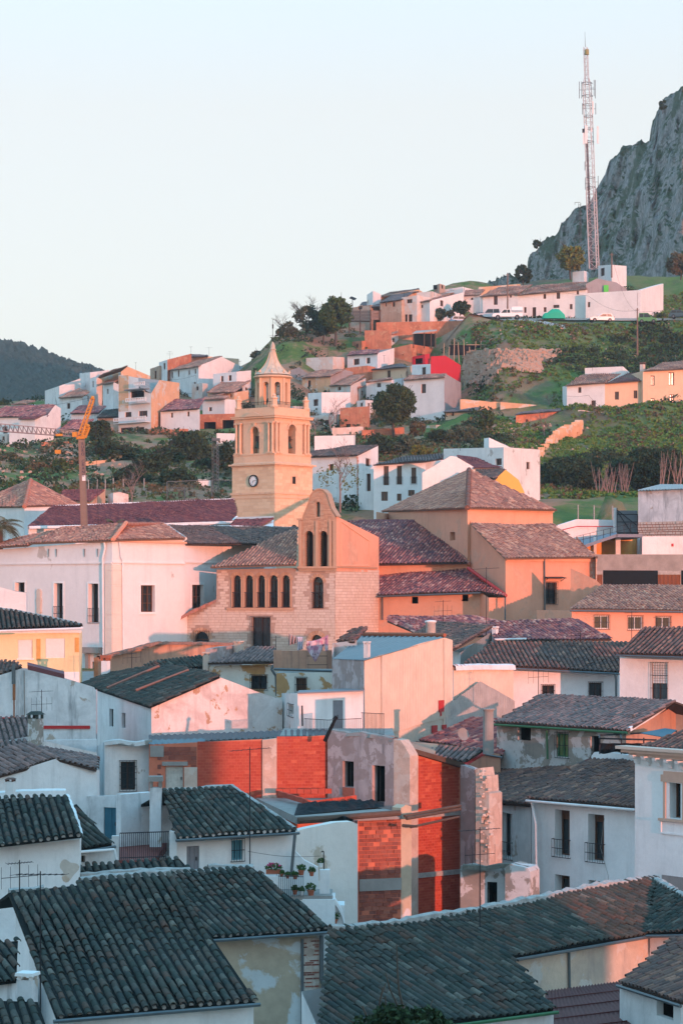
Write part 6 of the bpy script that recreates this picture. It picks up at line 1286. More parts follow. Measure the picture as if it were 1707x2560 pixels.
mb.build('balustrade', M['iron'], tg)
# octagonal lantern
R8 = 88 / F * 215 / 2; rot8 = math.atan2(-.2, 1) ; lz0, lz1 = zr, zt_(938)
def ring(r, z0, z1, r1=None, n=8): 
    return [(r, z0), (r1 or r, z1)]
mb = MB(); cx8 = Vector((XY(679, 215).x, ctr.y))
mb.lathe((cx8.x, cx8.y, 0), [(R8 * 1.02, zr - .05), (R8 * 1.02, zr + .35), (R8 * .9, zr + .36)], 8, rad(22.5) + .35)
mb.build('lantern_base', M['tstone'], tg)
oc = [Vector((cx8.x + R8 * .95 * math.cos(rad(22.5) + .35 + i * math.pi / 4), cx8.y + R8 * .95 * math.sin(rad(22.5) + .35 + i * math.pi / 4))) for i in range(8)]
for i in range(8):
    a, b = oc[i], oc[(i + 1) % 8]; out = (a + b) / 2 - cx8; fc = Face(a, b, out); L = fc.L
    h = dict(kind='void', arch=True, t0=L / 2 - .27, t1=L / 2 + .27, z0=zr + .36, z1=zt_(948), depth=.3)
    mb = MB(); wallmesh(mb, fc, [(0, lz1), (L, lz1)], zr, [h], .3, .3); mb.build('lantern_arch', M['tstone'], tg)
    mb = MB(); q = Vector((a.x, a.y, zr + .3)); mb.tube(q, Vector((a.x, a.y, lz1)), .12, .11, 8); mb.build('lantern_column', M['tstone'], tg)
mb = MB(); mb.lathe((cx8.x, cx8.y, 0), [(R8 * .98, lz1), (R8 * 1.12, lz1 + .1), (R8 * 1.12, lz1 + .2), (R8 * 1.0, lz1 + .28)], 24); mb.build('lantern_cornice', M['tstone'], tg)
kk = 215 / F / 4.2
prof = [(198, 624), (182, 606), (152, 584), (122, 557), (97, 528), (78, 498), (62, 468), (50, 438), (40, 408), (33, 380), (29, 358), (36, 353), (36, 346), (29, 340), (26, 322), (24, 305), (18, 290), (10, 275), (5, 266)]
mb = MB(); mb.lathe((cx8.x, cx8.y, 0), [(r * kk, zt_(780 + y / 4.2)) for r, y in prof], 16); mb.build('dome', plaster((.60, .48, .36), .6, None, dcol=(.36, .30, .25), seed=36, scale=1.5, streak=1.0), tg)
mb = MB()
for i in range(8):
    a = .35 + i * math.pi / 4; pts = [Vector((cx8.x + r * kk * math.cos(a), cx8.y + r * kk * math.sin(a), zt_(780 + y / 4.2))) for r, y in prof[:10]]; mb.line(pts, .045, 4)
for i in range(8): a = .35 + i * math.pi / 4 + .39; mb.tube((cx8.x + R8 * .96 * math.cos(a), cx8.y + R8 * .96 * math.sin(a), zt_(924)), (cx8.x + R8 * .96 * math.cos(a), cx8.y + R8 * .96 * math.sin(a), zt_(917)), .12, .05, 6)
mb.build('dome_ribs', M['tstone'], tg)
mb = MB(); top = Vector((cx8.x, cx8.y, zt_(844))); mb.tube(top, top + Vector((0, 0, (844 - 787) * 215 / F)), .03, .015, 5); mb.tube(top + Vector((-.35, 0, .55)), top + Vector((.35, 0, .55)), .015, .015, 4); mb.box(top + Vector((.2, -.02, .52)), (.25, 0, 0), (0, .04, 0), (0, 0, .14)); mb.box(top + Vector((-.05, -.02, 1.2)), (.12, 0, 0), (0, .03, 0), (0, 0, .4)); mb.build('weather_vane', M['iron'], tg)
# ---------------------------------------------------------------- buildings right of the church
cb = thing('concrete_building', 'low concrete building with black awning sheet and orange slatted bays', 'building', P(1486, 1465, 188))
fq = wall(cb, (1470, 186), (1760, 189), [(1470, 1386), (1760, 1386)], -6, M['concrete'])
mb = MB(); fq.box(mb, fq.t(1507), fq.t(1641), fq.z(1560, 1462), fq.z(1560, 1426), .01, .12); fq.box(mb, fq.t(1702), fq.t(1740), fq.z(1720, 1462), fq.z(1720, 1426), .01, .12); mb.build('black_sheet', M['tarp'], cb)
osl = plain('orange_slat', (.30, .10, .045), .8, 0, .3)
for a, b in ((1484, 1505), (1643, 1700)):
    n = int((b - a) / 3.2)
    for i in range(n): mb = MB(); t = fq.t(a) + (fq.t(b) - fq.t(a)) * i / n; fq.box(mb, t, t + .06, fq.z(a, 1462), fq.z(a, 1437), .01, .08); mb.build('slat', osl, cb)
    mb = MB(); fq.box(mb, fq.t(a), fq.t(b), fq.z(a, 1436), fq.z(a, 1427), .01, .05); mb.build('lintel', M['mortar'], cb)
fc2 = Face(XY(1470, 186), XY(1760, 189)); plainwall(cb, XY(1470, 186), XY(1470, 200), 3.5, 3.5, -6, M['concrete']); mb = MB(); mb.poly([fc2.pt(0, 3.5), fc2.pt(fc2.L, 3.5), fc2.pt(fc2.L, 3.5, -14), fc2.pt(0, 3.5, -14)]); mb.build('roof', M['concrete'], cb)
ar = thing('arcade_building', 'orange porch building with white columns and a sloping grey slab roof', 'building', P(1462, 1385, 198))
fa = wall(ar, (1440, 200), (1602, 204), [(1440, 1372), (1540, 1336), (1602, 1336)], 0, plain('orange_render', (.80, .38, .12), .9, 0, .15))
mb = MB(); 
for a, b in ((1483, 1490), (1538, 1550), (1592, 1604)): mb = MB(); p = P(a, 1388, 198); mb.box(p, ((b - a) / F * 198, 0, 0), (0, .4, 0), (0, 0, (1388 - 1342) / F * 198)); mb.build('column', M['w4'], ar)
mb = MB(); mb.hexa([P(1425, 1382, 195), P(1542, 1342, 195), P(1542, 1338, 206), P(1425, 1358, 206)] + [p + Vector((0, 0, .25)) for p in (P(1425, 1382, 195), P(1542, 1342, 195), P(1542, 1338, 206), P(1425, 1358, 206))]); mb.box(P(1540, 1343, 195), (2.1, 0, 0), (0, 10, 0), (0, 0, .25)); mb.build('roof_slab', plain('blue_grey_slab', (.24, .24, .27), .9, 0, .3), ar)
mb = MB(); hh = Vector((0, 0, .75))
for i in range(10): q = P(1440, 1364, 196).lerp(P(1592, 1328, 196), i / 9); mb.tube(q, q + hh, .03, .03, 4)
for k in (1, .5): mb.tube(P(1440, 1364, 196) + hh * k, P(1592, 1328, 196) + hh * k, .02, .02, 4)
mb.build('railing', M['iron'], ar)
ww = thing('boundary_wall', 'white parapet wall with a red stripe behind the church transept', 'wall', P(1389, 1345, 205))
wf = wall(ww, (1385, 206), (1440, 207), [(1385, 1316), (1442, 1298)], 0, M['w4'], thick=.3); wg = wall(ww, (1440, 207), (1540, 208), [(1440, 1298), (1540, 1300)], 0, M['w4'], thick=.3)
mb = MB(); mb.tube(P(1400, 1326, 205.8), P(1442, 1316, 206.8), .05, .05, 4); mb.tube(P(1442, 1316, 206.8), P(1540, 1316, 207.8), .05, .05, 4); mb.build('red_stripe', M['red'], ww)
gt = thing('metal_gate', 'tall metal gate with crossed braces between white posts', 'gate', P(1538, 1340, 205))
mb = MB(); mb.box(P(1541, 1338, 206), (1.75, 0, 0), (0, .04, 0), (0, 0, 2.1)); mb.build('panel', M['corrG'], gt)
mb = MB()
for a, b in (((1541, 1338), (1541, 1270)), ((1593, 1338), (1593, 1285)), ((1541, 1275), (1593, 1315)), ((1543, 1280), (1580, 1336)), ((1541, 1305), (1593, 1305)), ((1541, 1332), (1593, 1332)), ((1541, 1286), (1593, 1286))): mb.tube(P(*a, 205.8), P(*b, 205.8), .05, .05, 4)
mb.build('braces', M['iron'], gt); mb = MB(); mb.box(P(1533, 1340, 206), (.25, 0, 0), (0, .3, 0), (0, 0, 2.4)); mb.build('post', M['w2'], gt)
bb, fbb = house('building', 'big stained pinkish white block on a stone footing at the right edge', [(1594, 1224, 203), (1760, 1219, 199)], M['w3'], {}, foot=2, depth=7)
fbb[0]; mb = MB(); fb2 = fbb[0]; mb.build('x', None, bb)
corrroof(bb, [P(1590, 1226, 202.6), P(1765, 1220, 198.5), P(1765, 1211, 207), P(1650, 1211, 210)], M['corrO'], .3, .04)
wall(bb, (1594, 202.8), (1760, 198.8), [(1594, 1306), (1760, 1304)], 2, M['brickB'])
masonry(bb, Face(XY(1594, 202.8), XY(1760, 198.8)), 5.2, 6.5, 0, 5, always, .35, .2, M['stone'], name='stone', n_ind=0, wj=.4, hj=.3, pj=.03, gap=.05, proud=.05)
bw_ = thing('white_wall', 'low white wall with a small dark red sign under the stained block', 'wall', P(1604, 1385, 197)); wz = wall(bw_, (1604, 197), (1760, 199), [(1604, 1341), (1760, 1340)], 0, M['w1'], thick=.4)
mb = MB(); wz.box(mb, wz.t(1677), wz.t(1682), wz.z(1680, 1366), wz.z(1680, 1359), .01, .04); mb.build('sign', M['red'], bw_)
# ---------------------------------------------------------------- houses on the hill
HR = dict(rows=.30, expo=.5, seg=2, uneven=.05)
M['orw'] = plaster((.66, .40, .24), .5, (.70, .60, .50), .45, seed=51, scale=.5)
M['pnk'] = plaster((.66, .52, .44), .5, (.72, .68, .64), .5, seed=52, scale=.5)
M['w5'] = plaster((.76, .74, .72), .3, (.60, .46, .36), .33, seed=53, scale=.5)
M['w6'] = plaster((.74, .72, .70), .45, (.55, .50, .46), .38, seed=54, scale=.6)
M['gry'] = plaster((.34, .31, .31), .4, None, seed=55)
M['peach'] = plaster((.72, .50, .34), .25, None, seed=56)
M['brw'] = plaster((.46, .32, .24), .6, (.56, .44, .35), .45, seed=57, scale=.7)
M['brk'] = plaster((.54, .21, .12), .85, (.64, .34, .20), .42, seed=58, scale=1.2)
M['redw'] = plaster((.52, .02, .035), .12, None, seed=59)
def wn(l, **k): return [W(*q, **k) if len(q) == 4 else W(*q[:4], q[4], **k) for q in l]
GRP = 'houses on the hillside'
def hh(label, pts, mat, wins=None, gables=None, roofs=(), mats=None, depth=7.0, name='house', cat='house', **k):
    w_ = {i: wn(l, depth=.18, frame=M['wood'], fw=.1) for i, l in (wins or {}).items()}
    r, f = house(name, label, pts, mat, w_, gables, depth, None, cat, GRP if name == 'house' else None, mats, **k)
    for rf in roofs:
        A, B, oth, mt = rf[:4]; pit = rf[4] if len(rf) > 4 else 18
        roof(r, A, B, oth, pit, M[mt], **HR)
    return r, f
hh('white hillside house with a brown roof and lilac shaded gable, far left', [(-30, 1043, 374), (118, 1040, 366), (153, 1021, 371)], M['w5'], {0: [(8, 20, 1066, 1084)]}, {1: [(139, 1012)]}, [((-30, 1043, 373.5), (119, 1041, 365.5), [(140, 1013), (16, 1016), (-30, 1040)], 'tileR')], {1: M['w1']})
hh('low white annex with small red roof in front of the far left house', [(48, 1047, 360), (88, 1047, 358), (118, 1038, 363)], M['w5'], None, None, [((46, 1048, 359.5), (89, 1048, 357.5), [(110, 1038), (75, 1041)], 'tileMar')], {1: M['w1']}, cap=False)
hh('patched white and brick ruin wall below the far left houses', [(24, 1072, 352), (88, 1070, 350), (135, 1076, 356)], M['w5'])
hh('tall narrow whitewashed house with plain cream mono pitch side, left skyline', [(113, 977, 412), (149, 965, 404), (202, 946, 411)], M['w6'], None, None, (), {1: M['w5']})
hh('low white house with brown lean-to roof, shutter window and air conditioner', [(149, 994, 398), (206, 992, 394), (246, 985, 399)], M['w1'], {0: [(168, 176, 1008, 1022)], 1: [(220, 224, 990, 1003)]}, None, [((147, 995, 397.5), (207, 992, 393.5), [(224, 980), (200, 971), (192, 974)], 'tileL', 16)], cap=False)
hh('stained block house with small recessed window on the left skyline', [(200, 933, 416), (226, 931, 410), (274, 925, 416)], M['w6'], {1: [(232, 236, 952, 966)]})
hh('white house with dark slit window below the stained block', [(226, 946, 404), (242, 941, 402), (256, 950, 404)], M['w4'], {0: [(232, 235, 953, 968)]})
hh('large unplastered rubble gable house on the left skyline', [(241, 946, 410), (303, 926, 402), (376, 940, 410)], M['orw'], {1: [(345, 350, 950, 960)]}, {1: [(319, 916)]}, [((240, 948, 409), (303, 928, 401), [(319, 915), (262, 934)], 'tileL', 14)])
hh('small white house with blue shaded front and chimney, below the rubble gable', [(258, 960, 394), (284, 955, 390), (300, 962, 394)], M['w1'], {0: [(268, 272, 972, 985)]}, None, [((256, 961, 393), (285, 956, 389), [(298, 948), (270, 952)], 'tileL', 14)])
hh('low house with brown roof and white wall behind the crane jib', [(178, 1034, 384), (246, 1033, 380), (268, 1018, 388)], M['w1'], None, None, [((176, 1034, 383.5), (247, 1033, 379.5), [(266, 1016), (200, 1015)], 'tileR')], cap=False)
hh('grey stone cottage with dark green roof beside the balcony house', [(244, 1045, 376), (298, 1043, 374), (304, 1043, 380)], M['brw'], {0: [(263, 272, 1058, 1073)]}, None, [((242, 1044, 375.5), (299, 1043, 373.5), [(298, 1024), (262, 1025)], 'tileD')], cap=False)
hh('low tiled outbuilding between the crane and the grey stone cottage', [(152, 1074, 368), (226, 1078, 366), (232, 1074, 372)], M['pnk'], None, None, [((150, 1073, 367.5), (212, 1076, 365.5), [(236, 1048), (180, 1051)], 'tileR')], cap=False)
bh, bf = hh('tall balcony house with white balustrades and a big orange side wall', [(297, 938, 373), (378, 984, 368), (449, 957, 379)], M['w5'],
   {0: [(327, 361, 977, 997, 'hole'), (313, 329, 1030, 1044), (347, 369, 1027, 1043), (301, 331, 1069, 1084), (341, 361, 1068, 1086, 'door')]}, {0: [(322, 940), (346, 945), (348, 974)], 1: [(399, 950)]}, (), {1: M['orw']})
b0 = bf[0]
for a, b, y0, y1 in ((326, 376, 996, 1010), (296, 376, 1043, 1058), (347, 372, 957, 969)):
    mb = MB(); n = int((b - a) / 4); zb_, zt2 = b0.z(340, y1), b0.z(340, y0 + (7 if y1 - y0 > 13 else 0)); b0.box(mb, b0.t(a), b0.t(b), zb_, zt2 - .42, .01, 1.0) if y0 > 990 else None
    b0.box(mb, b0.t(a), b0.t(b), b0.z(340, y0) - .1, b0.z(340, y0), .8, 1.0); b0.box(mb, b0.t(a), b0.t(b), b0.z(340, y0 + 8) - .1, b0.z(340, y0 + 8), .8, 1.0)
    for i in range(n + 1): t = b0.t(a) + (b0.t(b) - b0.t(a)) * i / n - .05; b0.box(mb, t, t + .1, b0.z(340, y0 + 8), b0.z(340, y0), .84, .96)
    mb.build('balustrade', M['w4'], bh)
mb = MB(); b0.box(mb, b0.t(298), b0.t(322), b0.z(310, 1028), b0.z(310, 939), .004, .05); mb.build('bare_render_panel', M['orw'], bh)
mb = MB(); b0.box(mb, b0.t(325), b0.t(374), b0.z(350, 976), b0.z(350, 973), .01, 1.2); mb.build('canopy', M['corrG'], bh)
hh('small white cottage with two square windows and a mottled red roof', [(402, 1028, 370), (495, 1023, 366), (500, 1023, 373)], M['w4'], {0: [(427, 433, 1032, 1044), (468, 474, 1029, 1041)]}, None, [((401, 1028, 369.5), (497, 1022, 365.5), [(512, 998), (436, 999)], 'tileR')], cap=False)
hh('narrow brown house with wooden door at the peak of the left cluster', [(376, 922, 436), (399, 914, 432)], M['brw'], {0: [(387, 392, 927, 947)]})
hh('blue shaded block with bare brick side, highest of the left cluster', [(398, 906, 434), (419, 899, 428), (479, 884, 438)], M['w1'], {0: [(409, 414, 908, 924)]}, None, (), {1: M['brk']})
hh('long white house with wide sunlit gable and blue shaded front on the skyline', [(419, 925, 430), (497, 915, 416), (614, 921, 430)], M['w1'], {0: [(429, 433, 930, 946), (445, 449, 926, 942), (471, 475, 926, 937), (487, 491, 923, 934), (485, 490, 955, 976)]}, {1: [(554, 892)]},
   [((417, 927, 429.5), (497, 916, 415), [(556, 891), (478, 903)], 'tileL', 16)], {1: M['w4']})
hh('house with red and grey lean-to roof behind the skyline gable', [(478, 893, 440), (520, 891, 436)], M['peach'], None, None, [((478, 893, 439), (521, 891, 435), [(518, 888), (480, 886)], 'tileG')])
hh('pale two window annex with flat top in front of the white gable', [(533, 935, 410), (592, 929, 406), (628, 926, 411)], M['w4'], {0: [(552, 559, 940, 954), (571, 579, 938, 952)]})
hh('low house with rounded brown roof and small chimney left of the tower', [(520, 983, 402), (585, 982, 398), (622, 975, 402)], M['orw'], {0: [(575, 580, 986, 994)]}, None, [((518, 982, 401), (586, 981, 397), [(622, 954), (553, 956)], 'tileL')], cap=False)
hh('white house with rusty staircase and shallow brown roof left of the tower', [(507, 999, 388), (562, 998, 385), (600, 1000, 390)], M['w5'], {0: [(522, 530, 1018, 1028)]}, None, [((506, 999, 387), (563, 998, 384), [(572, 990), (512, 992)], 'tileL')])
hh('brick porch house with dark open undercroft left of the tower', [(495, 1036, 378), (592, 1034, 376)], M['brk'], {0: [(510, 540, 1055, 1095, 'hole'), (556, 585, 1050, 1085, 'hole')]})
hh('low white shed with red parapet just left of the tower shaft', [(542, 1083, 352), (600, 1084, 352)], M['w4'])
# right of the tower
hh('long faded pink blank house behind the lantern', [(680, 878, 428), (738, 874, 419), (788, 894, 427)], M['pnk'])
hh('crenellated pink terrace house with a ribbed parapet', [(765, 895, 410), (832, 892, 406), (868, 893, 412)], M['pnk'], {0: [(776, 782, 930, 940)]})
hh('grey gabled house right beside the lantern', [(726, 926, 404), (770, 935, 402)], M['gry'], None, {0: [(748, 918)]})
hh('peeling orange house with grey gable and dark window', [(755, 944, 400), (826, 940, 394), (882, 930, 402)], M['orw'], {0: [(769, 777, 951, 967)]}, {1: [(861, 924)]}, [((753, 945, 399.5), (827, 941, 393.5), [(861, 924), (806, 926), (770, 934)], 'tileL')], {1: M['gry']})
hh('small pink house with dark square window under ragged brown tiles', [(824, 964, 394), (876, 963, 388), (914, 945, 397)], M['pnk'], {0: [(845, 852, 967, 976)]}, None, [((822, 965, 393.5), (877, 963, 387.5), [(911, 938), (874, 938)], 'tileL')])
hh('white flat roofed house with a modern white window right of the tower', [(770, 983, 384), (804, 981, 380), (876, 981, 386)], M['w4'], {0: [(783, 795, 998, 1015)]})
hh('pinkish lower house with brown window and bare vine branches', [(770, 1040, 374), (840, 1036, 372), (846, 1036, 378)], M['pnk'], {0: [(799, 808, 1047, 1066), (812, 822, 1050, 1062)]})
hh('white block with low wall and rusty ladder above the tiled white house', [(786, 1090, 318), (884, 1088, 318), (888, 1088, 324)], M['w4'])
h60, f60 = hh('white house with brick corner quoins, brown roof and a shrine niche', [(770, 1142, 262), (892, 1138, 258), (945, 1114, 266)], M['w1'], {0: [(822, 834, 1160, 1176)], 1: [(914, 926, 1146, 1166)]}, None, [((768, 1142, 261.6), (893, 1138, 257.5), [(944, 1113), (862, 1118), (780, 1130)], 'tileM', 14)], {1: M['w4']}, cap=False)
for i in range(14): mb = MB(); f60[1].box(mb, 0, .3 + .15 * (i % 2), f60[1].z(893, 1142) - (i + 1) * .3 + .03, f60[1].z(893, 1142) - i * .3, .003, .05); mb.build('quoin', M['brk'], h60)
hh('narrow white house with a tall shutter beside the pale blue row', [(896, 1176, 254), (934, 1178, 252)], M['w4'], {0: [(915, 926, 1184, 1228)]})
hb_, fb_ = hh('pale blue and white terraced house with three balcony windows', [(934, 1162, 248), (1063, 1154, 248), (1108, 1146, 256)], M['w4'], {0: [(959, 971, 1165, 1213), (992, 1004, 1164, 1211), (1028, 1040, 1169, 1209), (953, 969, 1229, 1252), (992, 1003, 1234, 1252), (1020, 1036, 1225, 1240)]}, None, [((932, 1162, 247.5), (1064, 1154, 247.5), [(1108, 1147), (1108, 1134), (1017, 1139)], 'tileG', 12)], cap=False)
for px in (965, 998, 1034):
    mb = MB(); f = fb_[0]
    for i in range(9): t = f.t(px - 8) + (f.t(px + 8) - f.t(px - 8)) * i / 8; mb.tube(f.pt(t, f.z(px, 1212), .1), f.pt(t, f.z(px, 1192), .1), .012, .012, 3)
    f.box(mb, f.t(px - 8), f.t(px + 8), f.z(px, 1193), f.z(px, 1192), .08, .12); mb.build('railing', M['iron'], hb_)
hh('large white cubic house with weather streaks and two little windows', [(1108, 1122, 264), (1258, 1118, 255), (1349, 1124, 264)], M['w6'], {0: [(1238, 1253, 1146, 1163)], 1: [(1315, 1324, 1155, 1173)]})
hh('small white rooftop room with sloping top on the cubic house', [(1209, 1096, 268), (1222, 1094, 266), (1275, 1119, 268)], M['w4'])
hh('cream house with stepped gable and red lean-to roof before the cubic house', [(1055, 1182, 240), (1185, 1168, 242), (1232, 1172, 246)], M['w4'], None, {0: [(1126, 1140), (1140, 1142)]}, [((1185, 1170, 241.5), (1256, 1172, 244), [(1185, 1145), (1142, 1141)], 'tileMar', 12)])
hh('bright yellow ochre gable behind the pyramid roof of the church', [(1237, 1198, 234), (1310, 1230, 236)], plaster((.80, .42, .10), .15, None, seed=61), None, {0: [(1263, 1174), (1296, 1200)]}, [((1180, 1192, 236), (1237, 1198, 233.5), [(1264, 1174), (1190, 1174)], 'tileM')])
hh('white house with red tile edge and lattice window below the upper gardens', [(868, 888, 410), (943, 883, 404), (985, 870, 412)], M['w4'], {0: [(883, 898, 897, 912), (915, 925, 894, 909)]}, None, [((866, 889, 409.5), (944, 884, 403.5), [(950, 874), (880, 878)], 'tileR', 14)])
hh('broken red brick house shell beside the white block', [(984, 870, 414), (1027, 860, 412)], M['brk'])
hh('house with vivid crimson side wall and small white front', [(1029, 912, 389), (1076, 910, 383), (1151, 913, 394)], M['w4'], {0: [(1054, 1064, 918, 937)]}, {1: [(1077, 891), (1113, 889)]}, (), {1: M['redw']})
hh('red walled roof room with railing beside the crimson house', [(1030, 892, 398), (1062, 886, 396), (1074, 884, 398)], M['redw'], {0: [(1036, 1056, 896, 910, 'hole')]})
hh('white peeling house with large grey end wall below the crimson house', [(1009, 950, 381), (1110, 944, 375), (1152, 957, 386)], M['w5'], {0: [(1052, 1064, 960, 983)]}, {1: [(1113, 934)]}, [((1007, 951, 380.5), (1111, 943, 374.5), [(1115, 933), (1024, 940)], 'tileL', 16)], {1: M['gry']})
hh('white house with a thin tile coping just above the big pine', [(915, 957, 393), (978, 950, 391), (1012, 944, 396)], M['w4'], {0: [(942, 952, 958, 968)]}, None, [((914, 956, 392.5), (979, 949, 390.5), [(980, 944), (925, 950)], 'tileL', 14)])
hh('long peach house with grey sheet roof and two dark windows', [(918, 927, 404), (1016, 918, 400), (1030, 914, 404)], M['peach'], {0: [(968, 976, 926, 944), (1014, 1026, 928, 940)]}, None, [((918, 926, 403.5), (1016, 917, 399.5), [(1006, 911), (942, 917)], 'tileG', 12)])
hh('small pink house with maroon brick parapet right of the orange house', [(864, 920, 404), (918, 914, 402)], M['brk'])
hh('crumbling orange stone house shell to the right of the big pine', [(1058, 998, 380), (1110, 992, 377), (1116, 1000, 380)], M['orw'], {0: [(1046, 1056, 1015, 1030, 'hole')]})
hh('red brick terrace house with hanging laundry wall left of the big pine', [(850, 1020, 372), (918, 1016, 370), (924, 1016, 374)], M['brk'], {0: [(864, 876, 1060, 1068, 'hole')]})
hh('peach hut with blue metal roof in the gardens', [(1113, 1029, 372), (1190, 1026, 368), (1196, 1024, 374)], M['peach'], {0: [(1128, 1134, 1031, 1040)]}, None, [((1108, 1031, 371.5), (1192, 1027, 367.5), [(1200, 1014), (1150, 1016)], 'tileG', 12)], cap=False)
hh('long low brick hut with blue grey roof behind the bare vines', [(1289, 1037, 356), (1402, 1026, 362), (1408, 1024, 368)], M['brk'], {0: [(1313, 1320, 1048, 1060)]}, None, [((1287, 1037, 355.5), (1403, 1027, 361.5), [(1402, 1022), (1310, 1030)], 'tileG', 12)])
_fl = [  # centre column, top row, base row, width in px, distance, wall, roof, label
 (60, 1010, 1040, 60, 402, 'w5', 'tileL', 'cream house with brown tiles just above the far left roof'), (20, 1085, 1104, 44, 356, 'pnk', None, 'low pink lean-to at the very left, above the ruin wall'), (280, 1062, 1086, 34, 378, 'brw', None, 'brown stone store beside the balcony house'),
 (330, 1092, 1106, 60, 362, 'orw', None, 'low ochre terrace shed under the balcony house'), (430, 1098, 1110, 44, 358, 'w6', None, 'small white garden shed under the white cottage'), (545, 990, 1016, 40, 396, 'pnk', 'tileL', 'pink house with tiles between brown roofs left of the tower'),
 (556, 955, 980, 36, 410, 'w4', 'tileL', 'white house under the two window annex'), (500, 958, 985, 40, 404, 'pnk', None, 'pale pink house end below the sunlit gable'), (610, 960, 985, 34, 404, 'w5', 'tileL', 'small white house touching the tower parapet'),
 (700, 985, 1010, 40, 388, 'w5', 'tileL', 'white cottage with brown tiles hard right of the lantern'), (738, 1015, 1045, 44, 380, 'w4', None, 'white block with a flat roof low beside the tower'), (900, 970, 990, 34, 392, 'pnk', 'tileL', 'little pink cottage left above the pine'),
 (912, 1000, 1022, 40, 380, 'w6', None, 'grey stained wall house left of the pine crown'), (960, 900, 925, 36, 410, 'orw', None, 'orange stub wall house under the brick shell'), (840, 905, 925, 40, 412, 'pnk', 'tileL', 'pink tiled shed beside the crenellated house'),
 (1085, 1062, 1078, 60, 364, 'orw', None, 'low orange garden store right of the pine'), (1040, 975, 1000, 40, 384, 'w5', 'tileL', 'flaking cream house right above the pine'), (1180, 950, 970, 44, 394, 'orw', None, 'small apricot field store below the rubble slope'),
 (760, 1055, 1085, 40, 362, 'orw', 'tileL', 'orange house at the tower corner above the white block'), (1120, 852, 866, 60, 420, 'brw', None, 'makeshift brown shack in the upper gardens'), (905, 852, 876, 50, 416, 'brk', None, 'broken brick store beneath the plank balcony'),
 (975, 838, 860, 40, 418, 'pnk', 'tileL', 'pale hut with brown tiles on the brick terrace'), (650, 925, 945, 50, 424, 'w5', 'tileL', 'white cottage behind the lantern dome'), (190, 1010, 1035, 40, 396, 'w5', None, 'white back wall house behind the crane tip'),
 (1000, 1085, 1100, 70, 350, 'brk', None, 'low red brick wall store under the pine trunk'), (870, 1085, 1104, 60, 346, 'brw', None, 'brown terrace store below the brick terrace house')]
for c_x, y0, y1, w_, Y, wm, rm, lab in _fl:
    k = R.uniform(.3, .7); a, b, c = c_x - w_ / 2, c_x - w_ / 2 + w_ * k, c_x + w_ / 2; h_ = y1 - y0
    ws = [(b - w_ * k * .6, b - w_ * k * .6 + 6, y0 + h_ * .3, y0 + h_ * .3 + 10)] if h_ > 18 else []
    w2 = [((b + c) / 2 - 3, (b + c) / 2 + 3, y0 + h_ * .35, y0 + h_ * .35 + 10)] if w_ * (1 - k) > 14 and h_ > 18 else []
    hh(lab, [(a, y0 + 2, Y + 4), (b, y0, Y), (c, y0 + 1, Y + 5)], M[wm], {0: ws, 1: w2}, None, [((a - 1, y0 + 2, Y + 3.5), (b + 1, y0, Y - .5), [(c, y0 - 8), (c - w_ * .5, y0 - 9)], rm, 16)] if rm else (), {}, cap=not rm)
# right hand trio
hh('white hillside house with brown roof, left of the peach pair', [(1405, 967, 372), (1416, 963, 367), (1511, 958, 365)], M['w4'], {1: [(1444, 1452, 968, 982), (1477, 1488, 1001, 1020)]}, None, [((1412, 965, 366.6), (1512, 957, 364.6), [(1550, 934), (1455, 936)], 'tileL')], cap=False)
hh('upper white wall block behind the white hillside house', [(1461, 920, 380), (1556, 916, 378), (1572, 930, 380)], M['w5'])
hh('low peach house with a smooth maroon roof in the middle of the trio', [(1511, 958, 365.2), (1606, 953, 365)], M['peach'], {0: [(1536, 1546, 979, 999), (1583, 1592, 976, 996)]}, None, [((1511, 959, 364.8), (1607, 952, 364.6), [(1605, 932), (1568, 933)], 'tileMar')], cap=False)
hr, fr_ = hh('tall peach house with balcony and shuttered windows at the right edge', [(1606, 927, 364), (1760, 918, 366)], M['peach'], {0: [(1625, 1635, 939, 964), (1670, 1684, 931, 963), (1625, 1635, 996, 1019), (1673, 1684, 986, 1024)]}, None, [((1608, 928, 363.6), (1762, 920, 365.6), [(1762, 898), (1658, 906)], 'tileL')], cap=False)
f = fr_[0]; mb = MB()
for i in range(14): t = f.t(1652) + (f.t(1696) - f.t(1652)) * i / 13; mb.tube(f.pt(t, f.z(1670, 1026), .5), f.pt(t, f.z(1670, 1008), .5), .02, .02, 3)
f.box(mb, f.t(1652), f.t(1696), f.z(1670, 1027), f.z(1670, 1025), .0, .55); mb.build('railing', M['iron'], hr)
chimney('stout smoking chimney between the peach houses', 1605, 906, 932, 12, 368, M['pnk'], 'flat', .2)
